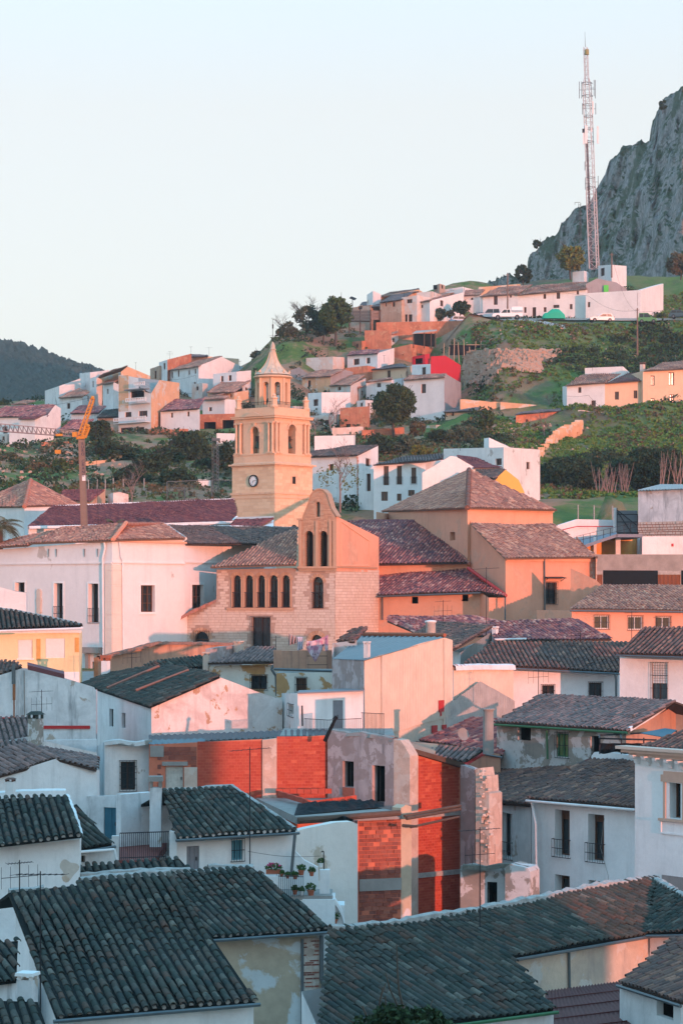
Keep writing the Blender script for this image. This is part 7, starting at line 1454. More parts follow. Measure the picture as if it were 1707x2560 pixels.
# upper street
hh('whitewashed house end on the upper street, left of the parked cars', [(1107, 733, 446), (1157, 720, 442), (1162, 720, 450)], M['w5'])
hh('small white house with a blue sheet and brown roof above the parked cars', [(1157, 741, 446), (1199, 738, 444)], M['w4'], {0: [(1176, 1182, 744, 750)]}, None, [((1157, 740, 445.5), (1200, 737, 443.5), [(1212, 724), (1165, 726)], 'tileL')])
hh('white house with a tall grey shutter behind the parked cars', [(1199, 743, 443), (1294, 735, 440)], M['w4'], {0: [(1233, 1243, 740, 762), (1273, 1278, 738, 744)]}, None, [((1198, 742, 442.5), (1295, 735, 439.5), [(1331, 712), (1245, 718)], 'tileL')])
hu, fu = hh('long white row house with potted plants and a dark door on the upper street', [(1294, 737, 440), (1464, 724, 436)], M['w5'], {0: [(1357, 1364, 735, 747), (1390, 1399, 731, 747), (1440, 1446, 727, 736), (1423, 1430, 760, 773), (1330, 1339, 768, 797, 'door'), (1309, 1315, 768, 782), (1358, 1365, 768, 780), (1382, 1397, 762, 770)]}, None, [((1292, 738, 439.5), (1466, 723, 435.5), [(1470, 704), (1338, 713)], 'tileL')])
hh('grey gabled shed with a bright green shutter on the upper street', [(1463, 732, 437), (1566, 724, 437)], M['gry'], {0: [(1508, 1520, 713, 730)]}, {0: [(1464, 710), (1491, 696), (1540, 706)]})
mb = MB(); p = P(1508, 730, 436.6); mb.box(p, (.87, 0, 0), (0, .1, 0), (0, 0, 1.25)); gs = mb.build('shutter', plain('bright_green', (.10, .55, .08), .6, 0, .1), COL.objects[-2] if False else hu)
lw_ = thing('courtyard_wall', 'long pale stained courtyard wall with a rusty door on the upper street', 'wall', P(1463, 790, 434))
wall(lw_, (1463, 434), (1600, 430), [(1463, 733), (1600, 725)], 44, M['w5'], wn([(1468, 1474, 755, 768), (1592, 1601, 732, 764, 'door')], depth=.2, mat=M['pot']), thick=.5)
wall(lw_, (1600, 430), (1657, 448), [(1600, 725), (1630, 716), (1657, 709)], 46, M['w5'], thick=.5)
hh('small white transformer hut with flat roof at the foot of the lattice mast', [(1494, 664, 468), (1528, 662, 462), (1565, 665, 468)], M['w4'], {0: [(1500, 1510, 670, 690, 'door')]}, name='utility_hut', cat='hut')
hh('low white enclosure beside the foot of the lattice mast', [(1430, 680, 468), (1459, 677, 466), (1470, 680, 470)], M['w4'], name='utility_hut', cat='hut')
# upper middle
dk, fdk = hh('ramshackle house with a long wooden plank balcony near the skyline', [(872, 770, 436), (926, 762, 432), (952, 766, 436)], M['brw'], {0: [(895, 905, 764, 774)]}, None, [((898, 770, 434), (950, 766, 431), [(958, 748), (905, 757)], 'tileG', 10)])
for r_, y in enumerate((776, 784, 792)):
    mb = MB(); p, q, s = P(871, y + 1, 430), P(926, y, 426), P(951, y + 1, 430)
    for a, b in ((p, q), (q, s)): mb.hexa([a, b, b + Vector((0, .08, 0)), a + Vector((0, .08, 0))] + [v + Vector((0, 0, -.5)) for v in (a, b, b + Vector((0, .08, 0)), a + Vector((0, .08, 0)))])
    mb.build('plank', plain('grey_timber%d' % r_, (.26, .19, .16), .9, 0, .3), dk)
mb = MB()
for px, Y in ((873, 430), (900, 428), (926, 426), (950, 429)): mb.tube(P(px, 774, Y), P(px, 835, Y), .12, .12, 5)
mb.tube(P(873, 803, 430), P(926, 803, 426), .15, .15, 5); mb.build('posts', M['beam'], dk)
hh('brown unrendered house with two windows beside the plank balcony', [(950, 757, 431), (1003, 749, 428)], M['brw'], {0: [(962, 966, 758, 766), (980, 987, 755, 767)]}, None, [((949, 757, 430.5), (1005, 749, 427.5), [(1047, 722), (1000, 728)], 'tileG', 14)])
hh('tall weathered house with white patches and brown doors near the skyline', [(1003, 744, 429), (1042, 738, 427)], M['pnk'], {0: [(1016, 1030, 748, 758), (1011, 1018, 786, 804, 'door'), (1020, 1030, 786, 804, 'door')]})
hh('pale flat fronted house above the brown doors', [(1041, 732, 433), (1080, 728, 432)], M['pnk'])
hh('white skyline house with ribbed brown roof edge and pink window', [(1042, 758, 429), (1074, 752, 426), (1158, 731, 436)], M['w5'], {0: [(1052, 1057, 762, 770)], 1: [(1100, 1108, 751, 766)]}, None, [((1041, 757, 428.5), (1075, 752, 425.5), [(1150, 725), (1090, 732)], 'tileL', 14)])
hh('stub of a white and blue chimney house on the skyline', [(917, 737, 442), (932, 727, 440), (952, 736, 444)], M['w5'])
hh('long skyline house with low stone wall and mossy roof', [(935, 744, 446), (1046, 724, 446), (1056, 730, 450)], M['orw'], None, None, [((935, 745, 445), (1046, 730, 445), [(1048, 722), (975, 730)], 'tileL', 14)])
hh('ruined little rooftop tower with a dark opening on the skyline', [(1085, 714, 450), (1098, 709, 447), (1112, 713, 450)], M['brw'], {1: [(1103, 1108, 713, 722, 'hole')]})
hh('white stepped house tops behind the skyline roofs', [(1108, 724, 452), (1156, 717, 450)], M['w5'])
hh('long low stone topped house on the skyline behind the brown roofs', [(1196, 718, 462), (1300, 710, 462)], M['orw'])
tw_ = thing('terrace_wall', 'long orange brick terrace wall below the skyline houses', 'wall', P(911, 835, 420))
for a, b, ya, yb, yc, Y in ((940, 1160, 806, 802, 840, 424), (911, 975, 826, 826, 862, 418)): wall(tw_, (a, Y), (b, Y - 2), [(a, ya), (b, yb)], (HY - yc) / F * Y - 1, M['brk'], thick=.5)
sh_ = thing('shed', 'open fronted shed with dark netting and sheet roof in the upper garden', 'shed', P(1030, 860, 414))
mb = MB(); mb.hexa([P(1030, 835, 412), P(1090, 828, 412), P(1092, 826, 418), P(1040, 829, 418)] + [v + Vector((0, 0, .15)) for v in (P(1030, 835, 412), P(1090, 828, 412), P(1092, 826, 418), P(1040, 829, 418))]); mb.build('roof', M['corrO'], sh_)
mb = MB(); 
for px in (1033, 1060, 1077, 1088): mb.tube(P(px, 832, 412.5), P(px, 870, 412.5), .1, .1, 5)
mb.build('posts', M['beam'], sh_); mb = MB(); mb.box(P(1034, 866, 416), (3.6, 0, 0), (0, .2, 0), (0, 0, 2.2)); mb.build('netting', M['tarp'], sh_)
for lab, pts, hpx, mt, Y in (('orange brick garden wall below the white cottage', [(373, 1074), (471, 1072)], 24, 'brk', 364), ('terracotta garden wall with a tiled top behind the crane', [(104, 1106), (171, 1104), (196, 1118)], 26, 'brk', 346),
      ('crumbling pink boundary wall at the far left', [(-10, 1118), (60, 1112), (104, 1124)], 30, 'orw', 345), ('low broken brick wall behind the crane mast', [(212, 1155), (270, 1150)], 20, 'orw', 318), ('patched brick terrace wall left of the crane mast', [(136, 1154), (182, 1152)], 36, 'brk', 318), ('sunlit stub of pale stone wall near the netted pitch', [(480, 1198), (527, 1200)], 20, 'w5', 280),
      ('long tile topped wall behind the garden huts', [(1150, 998), (1250, 1006), (1436, 1020)], 22, 'orw', 372), ('retaining wall below the right hand houses', [(1444, 1025), (1540, 1036), (1720, 1040)], 32, 'pnk', 360),
      ('old orange retaining wall beneath the big pine', [(905, 1075), (1010, 1068)], 30, 'brk', 352), ('pale stone terrace wall below the brick terrace house', [(830, 1070), (908, 1066)], 22, 'pnk', 352), ('broken whitewashed wall with a door at the garden edge', [(1375, 1240), (1400, 1236), (1420, 1246)], 30, 'w6', 282)):
    t = thing('garden_wall', lab, 'wall', P(pts[0][0], pts[0][1] + hpx, Y))
    for (x0, y0), (x1, y1) in zip(pts, pts[1:]):
        wall(t, (x0, Y), (x1, Y + 1), [(x0 + (x1 - x0) * k / 8, y0 + (y1 - y0) * k / 8 + R.uniform(-1.2, 1.2)) for k in range(9)], (HY - max(y0, y1) - hpx) / F * Y - 2, M[mt], thick=.5)
dg = thing('garden_wall', 'sunlit dry stone wall running diagonally down the grassy slope', 'wall', P(1440, 1019, 350))
mb = MB(); pth = [(1440, 1022, 352), (1412, 1048, 345), (1390, 1065, 338), (1340, 1096, 318), (1279, 1124, 298)]
for (a, b, Y), (c, d, Y2) in zip(pth, pth[1:]):
    for k in range(18):
        p = P(a, b, Y).lerp(P(c, d, Y2), k / 18); gg = ground(p.x, p.y); p.z = gg; g = gg - 1; top = gg + .95 + R.uniform(-.15, .2)
        for lay in range(4):
            s = R.uniform(.25, .8); mb.box(p + Vector((R.uniform(-.1, .1), R.uniform(-.2, .2), g - p.z if lay == 0 else (top - p.z) * (lay - 1) / 3)), (s * 1.4, R.uniform(-.2, .2), 0), (0, .7, 0), (0, 0, (top - g) if lay == 0 else s))
mb.build('stones', M['orw'], dg)['kind'] = 'stuff'
# netting fence, garden posts
fn = thing('fence', 'dark netting fence on rough timber posts in the upper garden', 'fence', P(1105, 900, 404))
mb = MB()
for px in list(range(1108, 1280, 13)): q = P(px, 905 - (px - 1108) * .03 + R.uniform(-4, 6), 404); mb.tube(q, q + Vector((R.uniform(-.2, .2), 0, 3 + R.uniform(-.6, 1))), .1, .08, 5)
mb.tube(P(1165, 862, 403.8), P(1215, 862, 403.8), .08, .08, 4); mb.tube(P(1165, 880, 403.8), P(1215, 880, 403.8), .08, .08, 4); mb.build('posts', plain('pale_timber', (.40, .27, .18), .9, 0, .4), fn)
mb = MB(); mb.box(P(1122, 888, 405), (9.6, 0, 0), (0, .05, 0), (0, 0, 1.7)); mb.build('netting', M['tarp'], fn)
for lab, pp, y0, y1, Y in (('wire fence posts along the terrace below the pink wall', [63, 82, 107, 130, 144, 180], 1150, 1125, 342), ('tall slim fence posts behind the maroon hall', [222, 244, 264, 284, 309, 361], 1235, 1196, 272), ('fence posts along the dark field right of the church', [1444, 1484, 1530], 1300, 1262, 236)):
    t = thing('fence', lab, 'fence', P(pp[0], y0, Y)); 
    for px in pp: mb = MB(); mb.tube(P(px, y0 + 8, Y), P(px, y1 + R.uniform(-4, 4), Y), .07, .06, 5); mb.build('post', M['mortar'], t)
net = thing('ball_net_fence', 'tall green ball court netting with steel posts left of the tower', 'fence', P(417, 1250, 262))
m, t_, b_ = newmat('net_mesh', .9); b_.inputs['Base Color'].default_value = (.05, .12, .12, 1)
mb = MB()
for px, y0 in ((418, 1204), (462, 1220), (530, 1200), (585, 1200)): mb.tube(P(px, y0, 262), P(px, 1262, 262), .07, .07, 5)
for a, b in (((418, 1204), (530, 1200)), ((418, 1220), (462, 1220)), ((530, 1200), (590, 1200))): mb.tube(P(*a, 262), P(*b, 262), .05, .05, 4)
mb.build('frame', M['gutter'], net); mb = MB()
for i in range(44): mb.tube(P(418 + i * 3.9, 1202, 262), P(418 + i * 3.9, 1262, 262), .008, .008, 3, False)
for i in range(16): mb.tube(P(418, 1204 + i * 3.8, 262), P(588, 1201 + i * 3.8, 262), .008, .008, 3, False)
o = mb.build('netting', m, net)
# ---------------------------------------------------------------- vehicles
def car(label, px, py, Y, L, yaw, col, kind='hatch', cat='car', group='cars parked along the upper street'):
    b = P(px, py, Y); b.z = ground(b.x, b.y) + (.34 if Y > 417 else .2); r = thing('parked_car', label, cat, b, group); H = {'hatch': 1.45, 'mpv': 1.75, 'suv': 1.85, 'pickup': 1.8}[kind]; Wd = 1.75
    cs, sn = math.cos(yaw), math.sin(yaw)
    def T(x, y, z): return Vector((b.x + x * cs - y * sn, b.y + x * sn + y * cs, b.z + z))
    pr = {'hatch': [(-.5, .32), (-.5, .62), (-.47, .9), (.12, .9), (.38, .82), (.5, .62), (.5, .32)], 'mpv': [(-.5, .32), (-.5, .95), (.2, 1.0), (.45, .85), (.5, .6), (.5, .32)], 'suv': [(-.5, .4), (-.5, 1.05), (.15, 1.08), (.46, .98), (.5, .7), (.5, .4)], 'pickup': [(-.5, .5), (-.5, 1.1), (.2, 1.12), (.46, 1.05), (.5, .75), (.5, .5)]}[kind]
    cb_ = {'hatch': [(-.46, .9), (-.38, H), (-.02, H), (.2, .9)], 'mpv': [(-.48, .95), (-.44, H), (.02, H), (.28, .98)], 'suv': [(-.48, 1.05), (-.45, H), (.05, H), (.22, 1.05)], 'pickup': [(-.12, 1.1), (-.09, H), (.12, H), (.26, 1.1)]}[kind]
    mb = MB(); mb.prism([T(x * L, -Wd / 2, z) for x, z in pr], T(0, Wd, 0) - T(0, 0, 0)); body = mb.build('body', col, r)
    mb = MB(); mb.prism([T(x * L, -Wd / 2 + .1, z) for x, z in cb_], T(0, Wd - .2, 0) - T(0, 0, 0)); mb.build('cabin', col, r)
    for s in (-1, 1):
        mb = MB(); yo = s * (Wd / 2 - .085)
        x0 = cb_[0][0] * L + .18; x1 = cb_[3][0] * L - .22; z0 = cb_[0][1] + .04; z1 = H - .1; xa, xb = cb_[1][0] * L + .1, cb_[2][0] * L - .03; xm = (xa + xb) / 2
        mb.poly([T(x0, yo, z0), T(xm - .04, yo, z0), T(xm - .04, yo, z1), T(xa, yo, z1)]); mb.poly([T(xm + .04, yo, z0), T(x1, yo, z0), T(xb, yo, z1), T(xm + .04, yo, z1)]); mb.build('side_window', M['glass'], r)
    mb = MB(); e = .02
    a, b2 = cb_[2], cb_[3]; mb.poly([T(a[0] * L + .06, -Wd / 2 + .2, a[1] - .08), T(b2[0] * L - .05 + e, -Wd / 2 + .15, b2[1] + .06), T(b2[0] * L - .05 + e, Wd / 2 - .15, b2[1] + .06), T(a[0] * L + .06, Wd / 2 - .2, a[1] - .08)]); mb.build('windscreen', M['glass'], r)
    for x in (-.31, .32):
        for s in (-1, 1):
            mb = MB(); rr_ = .33 if kind in ('hatch', 'mpv') else .4; c0 = T(x * L, s * (Wd / 2 + .02), rr_); c1 = T(x * L, s * (Wd / 2 - .2), rr_); mb.tube(c1, c0, rr_, rr_, 14); w_ = mb.build('wheel', M['tarp'], r)
            mb = MB(); d = (c0 - c1).normalized(); mb.tube(c0, c0 + d * .015, rr_ * .6, rr_ * .55, 10); mb.build('rim', M['gutter'], w_)
    for s in (-1, 1):
        mb = MB(); mb.box(T(.5 * L - .05, s * .62 - .16, .62), T(.07, 0, 0) - T(0, 0, 0), T(0, .32, 0) - T(0, 0, 0), (0, 0, .14)); mb.build('headlight', M['white'], r)
        mb = MB(); mb.box(T(-.5 * L - .02, s * .7 - .1, .75), T(.05, 0, 0) - T(0, 0, 0), T(0, .2, 0) - T(0, 0, 0), (0, 0, .22)); mb.build('tail_light', M['red'], r)
    mb = MB(); mb.box(T(.5 * L - .02, -Wd / 2, .32), T(.1, 0, 0) - T(0, 0, 0), T(0, Wd, 0) - T(0, 0, 0), (0, 0, .2)); mb.build('bumper', M['gutter'], r); mb = MB(); mb.box(T(-.5 * L - .08, -Wd / 2, .32), T(.1, 0, 0) - T(0, 0, 0), T(0, Wd, 0) - T(0, 0, 0), (0, 0, .2)); mb.build('bumper', M['gutter'], r)
    return r
def paint(n, c): m, t, b = newmat(n, .45, .1); b.inputs['Base Color'].default_value = (*c, 1); b.inputs['Specular IOR Level'].default_value = .5; return m
pb, pd, ps, pw, pg_, pp = paint('blue_grey_paint', (.30, .38, .45)), paint('navy_paint', (.05, .08, .12)), paint('silver_paint', (.50, .50, .52)), paint('white_car_paint', (.80, .80, .80)), paint('green_car_paint', (.08, .26, .10)), paint('teal_paint', (.04, .09, .11))
car('pale blue grey estate car, leftmost behind the olive bush', 1155, 796, 425, 4.6, .2, pb, 'hatch')
car('dark navy car partly hidden between the blue and silver cars', 1196, 792, 427, 4.2, 2.9, pd, 'hatch')
car('silver off-road wagon beside the white pickup', 1222, 792, 425, 4.2, 3.0, ps, 'suv')
pk = car('white pickup truck with a covered load bed facing left', 1268, 793, 420, 5.3, math.pi - .05, pw, 'pickup', 'pickup truck')
b = P(1268, 793, 420); mb = MB(); mb.hexa([b + Vector((x, y, z)) for x, y, z in ((.6, -.8, 1.1), (2.6, -.8, 1.1), (2.6, .8, 1.1), (.6, .8, 1.1), (.7, -.75, 1.75), (2.55, -.75, 1.75), (2.55, .75, 1.75), (.7, .75, 1.75))]); mb.build('canopy', pw, pk)
car('small silver white hatchback lower down on the grass verge', 1501, 806, 413.5, 4.3, 3.35, paint('pale_silver', (.62, .64, .66)), 'hatch')
car('small green car beside the courtyard wall', 1617, 790, 412, 3.2, -.1, pg_, 'mpv')
car('dark teal car cut by the right edge of the view', 1702, 784, 420, 4.3, -.2, pp, 'hatch')
cc = thing('covered_car', 'car wrapped in a bright green cover in front of the white houses', 'car', P(1383, 794, 420))
V = []; Q = []; b = P(1383, 796, 419); b.z = ground(b.x, b.y) + .4; nx = 26; ny = 14
for i in range(nx):
    u = i / (nx - 1) * 2 - 1
    for j in range(ny):
        a = math.pi * j / (ny - 1); prof_ = (1 - abs(u) ** 7.0) ** .5; hgt = (1.0 + .65 * math.exp(-((u - .12) / .52) ** 4)) * prof_
        V.append((b.x + u * 2.0 + .05 * math.sin(j * 2.1), b.y - math.cos(a) * .95 * (.35 + .65 * prof_), b.z - .1 + hgt * min(1, math.sin(a) * 2.4) * (1 + .03 * math.sin(i * 1.7 + j))))
for i in range(nx - 1):
    for j in range(ny - 1): k = i * ny + j; Q.append((k, k + 1, k + ny + 1, k + ny))
npmesh('cover', np.array(V), np.array(Q), plain('green_cover', (.02, .42, .26), .6, 0, .2), cc, None, True)
mb = MB(); mb.box(b + Vector((-1.7, -.8, -.1)), (3.4, 0, 0), (0, 1.6, 0), (0, 0, .3)); mb.build('body', M['tarp'], cc)
# upper street road
V = []; Q = []
rd = [(1120, 804, 424), (1200, 800, 424), (1300, 800, 422), (1400, 800, 420), (1500, 796, 420), (1620, 794, 414), (1720, 786, 420)]
rd = [(px, Y) for px in range(1110, 1730, 12) for Y in (421,)]
for px, Y in rd: x = (px - CX) / F * Y; V += [(x, Y - 3.5, ground(x, Y - 3.5) + .25), (x, Y + 4.5, ground(x, Y + 4.5) + .35)]
for i in range(len(rd) - 1): Q.append((2 * i, 2 * i + 2, 2 * i + 3, 2 * i + 1))
o = npmesh('road', np.array(V), np.array(Q), plain('dusty_road', (.34, .26, .21), .95, 0, .5, 1.5)); o['kind'] = 'structure'
V = []; Q = []; rd = [(1285, 800, 418), (1320, 805, 414), (1360, 810, 412), (1412, 817, 408)]
for px, py, Y in rd: p = P(px, py, Y); V += [(p.x, p.y - 1.2, ground(p.x, p.y - 1.2) + .35), (p.x, p.y + 1.5, ground(p.x, p.y + 1.5) + .45)]
for i in range(len(rd) - 1): Q.append((2 * i, 2 * i + 2, 2 * i + 3, 2 * i + 1))
o = npmesh('path', np.array(V), np.array(Q), M['mortar']); o['kind'] = 'structure'
# ---------------------------------------------------------------- rock, far hills, mast, crane
m, t_, b_ = newmat('limestone_cliff', .95); p_ = wpos(t_); n1 = noise(t_, p_, .09, 7, .7, .6); n2 = noise(t_, p_, .5, 7, .75); vor = N(t_, 'ShaderNodeTexVoronoi'); vor.inputs['Scale'].default_value = .28; t_.links.new(p_, vor.inputs['Vector'])
c_ = mix(t_, ramp(t_, n2, [(.36, 0.0), (.62, 1.0)]), (.13, .135, .13), (.34, .32, .31)); vd = N(t_, 'ShaderNodeTexVoronoi', feature='DISTANCE_TO_EDGE'); vd.inputs['Scale'].default_value = .32; t_.links.new(wpos(t_, (1, 1, .8)), vd.inputs['Vector']); c_ = mix(t_, ramp(t_, vd.outputs[0], [(.0, .75), (.06, 0.0)]), c_, (.10, .105, .10)); c_ = mix(t_, ramp(t_, n1, [(.56, 0.0), (.66, .6)]), c_, (.40, .34, .31))  # crevices and crack lines darkened: their shade is put into the rock colour
g_ = N(t_, 'ShaderNodeNewGeometry'); sx = N(t_, 'ShaderNodeSeparateXYZ'); t_.links.new(g_.outputs['Normal'], sx.inputs[0])
mm = N(t_, 'ShaderNodeMath', operation='MULTIPLY'); t_.links.new(ramp(t_, sx.outputs[2], [(.16, 0.0), (.42, 1.0)]), mm.inputs[0]); t_.links.new(ramp(t_, noise(t_, p_, .16, 6, .75), [(.44, 0.0), (.52, 1.0)]), mm.inputs[1])
c_ = mix(t_, mm.outputs[0], c_, (.035, .06, .025)); c_ = mix(t_, ramp(t_, noise(t_, wpos(t_, (1, 1, 1.3), 9), .055, 8, .72, .4), [(.535, 0.0), (.575, .85)]), c_, (.045, .07, .03)); t_.links.new(c_, b_.inputs['Base Color'])
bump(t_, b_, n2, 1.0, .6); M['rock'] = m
sil = [(1180, 735), (1215, 712), (1255, 700), (1320, 690), (1325, 640), (1365, 608), (1392, 596), (1420, 555), (1450, 525), (1480, 505), (1497, 470), (1515, 435), (1527, 400), (1560, 375), (1600, 362), (1632, 352), (1638, 330), (1642, 285), (1660, 250), (1690, 234), (1720, 222), (1760, 215), (1850, 190), (1990, 175), (2140, 185), (2300, 260), (2500, 420)]
def rockmesh():
    nx, ny = 330, 260; sx_ = [s[0] for s in sil]; sy_ = [s[1] for s in sil]; V = np.zeros((ny, nx, 3))
    for i in range(nx):
        px = 1180 + (2400 - 1180) * (i / (nx - 1)) ** 1.45; top = np.interp(px, sx_, sy_)
        for j in range(ny):
            f = j / (ny - 1)
            if f < .72:
                g = f / .72; py = 770 + (top - 770) * g; Y = 642 - 160 * min(1.0, (px - 1320) / 387) + max(0, px - 1720) * .25 + 46 * g ** 1.25 * (770 - top) / 500
                p = P(px, py, Y)
            else:
                g = (f - .72) / .28; Yt = 642 - 160 * min(1.0, (px - 1320) / 387) + max(0, px - 1720) * .25 + 46 * (770 - top) / 500; p = P(px, top, Yt) + Vector((0, g * 60, -g * g * 60 - g * 4))
            q = p * .045; d = 0; a = 1
            for o_ in range(5): d += a * (1 - abs(mn.noise(Vector((q.x * 1.3, q.y, q.z * .8)) + Vector((o_ * 7, 3, 1))))* 2); q = q * 2.07; a *= .52
            dd = (d - .6) * 2.9; cr = mn.noise(Vector((p.x * .35, p.y * .35, p.z * .3))) * 2.0 + abs(mn.noise(Vector((p.x * .8, p.y * .8, p.z * .6)))) * 1.6
            ed = min(1, 4 * f) * (1 if f < .72 else 1)
            V[j, i] = (p.x - dd * .25, p.y - (dd + cr) * ed, p.z + (dd * .35 + cr * .3) * ed * (1 if f < .70 else .4))
    i = (np.arange(ny - 1)[:, None] * nx + np.arange(nx - 1)[None]).ravel()
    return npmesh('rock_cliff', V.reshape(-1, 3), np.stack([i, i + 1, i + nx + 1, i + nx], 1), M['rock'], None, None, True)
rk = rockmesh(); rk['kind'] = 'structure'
# wooded hill on the far left
M['wood_hill'] = tilemat([(0.0, (.018, .034, .026)), (.5, (.032, .05, .036)), (.8, (.05, .055, .040)), (1.0, (.026, .044, .034))], (.015, .03, .022), .5, name='forest_canopy', big=(.035, .05, .035), fine=.15)
hs_ = [(-600, 700), (-200, 790), (-60, 845), (0, 858), (60, 872), (120, 893), (180, 915), (225, 930), (300, 955), (420, 1000), (620, 1090), (900, 1200)]
def hz(px): return np.interp(px, [s[0] for s in hs_], [s[1] for s in hs_])
nx, ny = 90, 40; V = np.zeros((ny, nx, 3))
for i in range(nx):
    px = -600 + 1500 * i / (nx - 1)
    for j in range(ny):
        f = j / (ny - 1); 
        if f < .7: g = f / .7; py = 1250 + (hz(px) - 1250) * g; Y = 700 + 500 * g
        else: g = (f - .7) / .3; py = hz(px) + 60 * g * g; Y = 1200 + 500 * g
        p = P(px, py, Y); V[j, i] = (p.x, p.y, p.z + 3 * mn.noise(p * .02))
i = (np.arange(ny - 1)[:, None] * nx + np.arange(nx - 1)[None]).ravel()
fh = npmesh('far_hill', V.reshape(-1, 3), np.stack([i, i + 1, i + nx + 1, i + nx], 1), M['wood_hill'], None, None, True); fh['kind'] = 'structure'
# its woodland: thousands of small crowns
n = 5200; pxs = NR.uniform(-120, 330, n); g = NR.uniform(0, 1, n) ** .8; pys = 1250 + (hz(pxs) - 1250) * g; Ys = 700 + 500 * g
keep = pys < 1100; pxs, pys, Ys = pxs[keep], pys[keep], Ys[keep]; n = len(pxs)
C_ = np.stack([(pxs - CX) / F * Ys, Ys, (HY - pys) / F * Ys], 1)
ico = MB(); ico.lathe((0, 0, 0), [(.55, -.5), (.95, -.1), (.9, .35), (.5, .8), (.05, 1.0)], 6)
IV = np.array(ico.v); IQ = np.array([f for f in ico.f if len(f) == 4])
sc = NR.uniform(1.6, 3.4, n)[:, None, None]; jj = 1 + NR.uniform(-.25, .25, (n, len(IV), 1))
VV = C_[:, None] + IV[None] * sc * jj * np.array((1, 1, 1.15))
fo = npmesh('forest', VV.reshape(-1, 3), (IQ[None] + (np.arange(n) * len(IV))[:, None, None]).reshape(-1, 4), M['wood_hill'], None, np.repeat(NR.uniform(0, 1, n), len(IQ)), True); fo['kind'] = 'stuff'
# lattice mast
mast = thing('lattice_mast', 'tall white lattice telecom mast with antenna panels standing before the cliff', 'mast', P(1483, 690, 472))
MY = 472; mm_ = plain('white_steel', (.48, .43, .43), .5, .2, .1); md_ = plain('dark_cable', (.10, .08, .09), .6, 0, .2)
def mc(py): return 1462 + (py - 100) * 0.0385      # the mast leans a little
def mwid(py): return 20.5 if py > 480 else 18 if py > 210 else (9 if py < 195 else 9 + 9 * (py - 195) / 15)
def leg(py, k, W_=None):
    w_ = (W_ or mwid(py)) / F * MY / 2; c = P(mc(py), py, MY); a = rad(20) + k * math.pi / 2; return c + Vector((math.cos(a), math.sin(a), 0)) * w_ * 1.32
segs = [672, 655, 638, 621, 604, 587, 570, 553, 536, 519, 502, 485, 468, 450, 432, 414, 396, 378, 360, 342, 324, 306, 288, 270, 252, 234, 214, 196, 186, 176, 166, 156, 146, 136, 126, 118]
for k in range(4):
    mb = MB()
    for a, b in zip(segs, segs[1:]): mb.tube(leg(a, k), leg(b, k), .12 if a > 480 else .08 if a > 210 else .05, None, 5)
    mb.build('leg', mm_, mast)
mb = MB()
for i, (a, b) in enumerate(zip(segs, segs[1:])):
    r_ = .06 if a > 480 else .035
    for k in range(4):
        k2 = (k + 1) % 4; mb.tube(leg(a, k), leg(a, k2), r_, None, 4, False); mb.tube(leg(a, k if i % 2 else k2), leg(b, k2 if i % 2 else k), r_, None, 4, False)
mb.build('bracing', mm_, mast)
mb = MB()
for dx in (-.25, -.1, .05): mb.tube(P(mc(672), 672, MY) + Vector((dx - .35, -.1, 0)), P(mc(350), 350, MY) + Vector((dx - .35, -.1, 0)), .09, .09, 4)
mb.build('cable_run', md_, mast)
for py in (208, 240, 262, 292, 322, 354, 444, 468):
    mb = MB(); w_ = .95 if py > 280 else 1.1
    c = P(mc(py), py, MY); pts = [c + Vector((w_ * math.cos(a), w_ * math.sin(a), 0)) for a in np.linspace(.3, .3 + 2 * math.pi, 7)]; mb.line(pts, .06, 4); mb.build('platform_ring', md_, mast)
def ant(px, y0, y1, w_, mt, dy=-.9): mb = MB(); c = P(px, y1, MY); mb.box(c + Vector((-w_ / 2, dy, 0)), (w_, 0, 0), (0, .15, 0), (0, 0, (y1 - y0) / F * MY)); mb.build('antenna_panel', mt, mast)
for px, y0, y1, w_, mt in ((1463, 316, 361, .5, M['w4']), (1492, 318, 361, .35, M['w4']), (1457, 324, 363, .25, M['w4']), (1480, 256, 287, .3, M['w4']), (1456, 324, 334, .4, md_), (1476, 322, 332, .35, M['w4'])): ant(px, y0, y1, w_, mt)
for px, y0, y1 in ((1447, 204, 246), (1453, 204, 246), (1487, 200, 246), (1484, 200, 240), (1455, 258, 286), (1488, 258, 286), (1462, 444, 474), (1494, 440, 470), (1461, 404, 426)):
    mb = MB(); mb.tube(P(px, y0, MY - .8), P(px, y1, MY - .8), .06, .06, 5); q = P(mc((y0 + y1) / 2), (y0 + y1) / 2, MY); mb.tube(P(px, (y0 + y1) / 2, MY - .8), q, .04, .04, 4); mb.build('rod_antenna', md_, mast)
mb = MB(); mb.tube(P(1466, 137, MY - .3), P(1466, 124, MY - .3), .42, .42, 10); mb.build('microwave_drum', plain('olive_drum', (.30, .27, .12), .7, 0, .2), mast)
mb = MB(); mb.tube(P(1462, 118, MY), P(1461, 79, MY), .05, .025, 5); mb.build('whip_antenna', md_, mast)
m2 = thing('lattice_mast', 'thin rusty lattice pole with a hooked top, left of the tall mast', 'mast', P(1449, 640, 476)); mb = MB()
for dx in (-.2, .2): mb.tube(P(1449, 640, 476) + Vector((dx, 0, 0)), P(1448, 508, 476) + Vector((dx, 0, 0)), .05, .05, 4)
for i in range(30): y = 640 - i * 4.4; mb.tube(P(1449, y, 476) + Vector((-.2, 0, 0)), P(1449, y - 4.4, 476) + Vector((.2, 0, 0)), .03, .03, 3)
mb.tube(P(1436, 506, 476), P(1450, 506, 476), .05, .05, 4); mb.tube(P(1436, 506, 476), P(1436, 512, 476), .05, .05, 4); mb.build('lattice', M['beam'], m2)
pl_ = plain('pole_wood', (.20, .13, .10), .8, 0, .3)
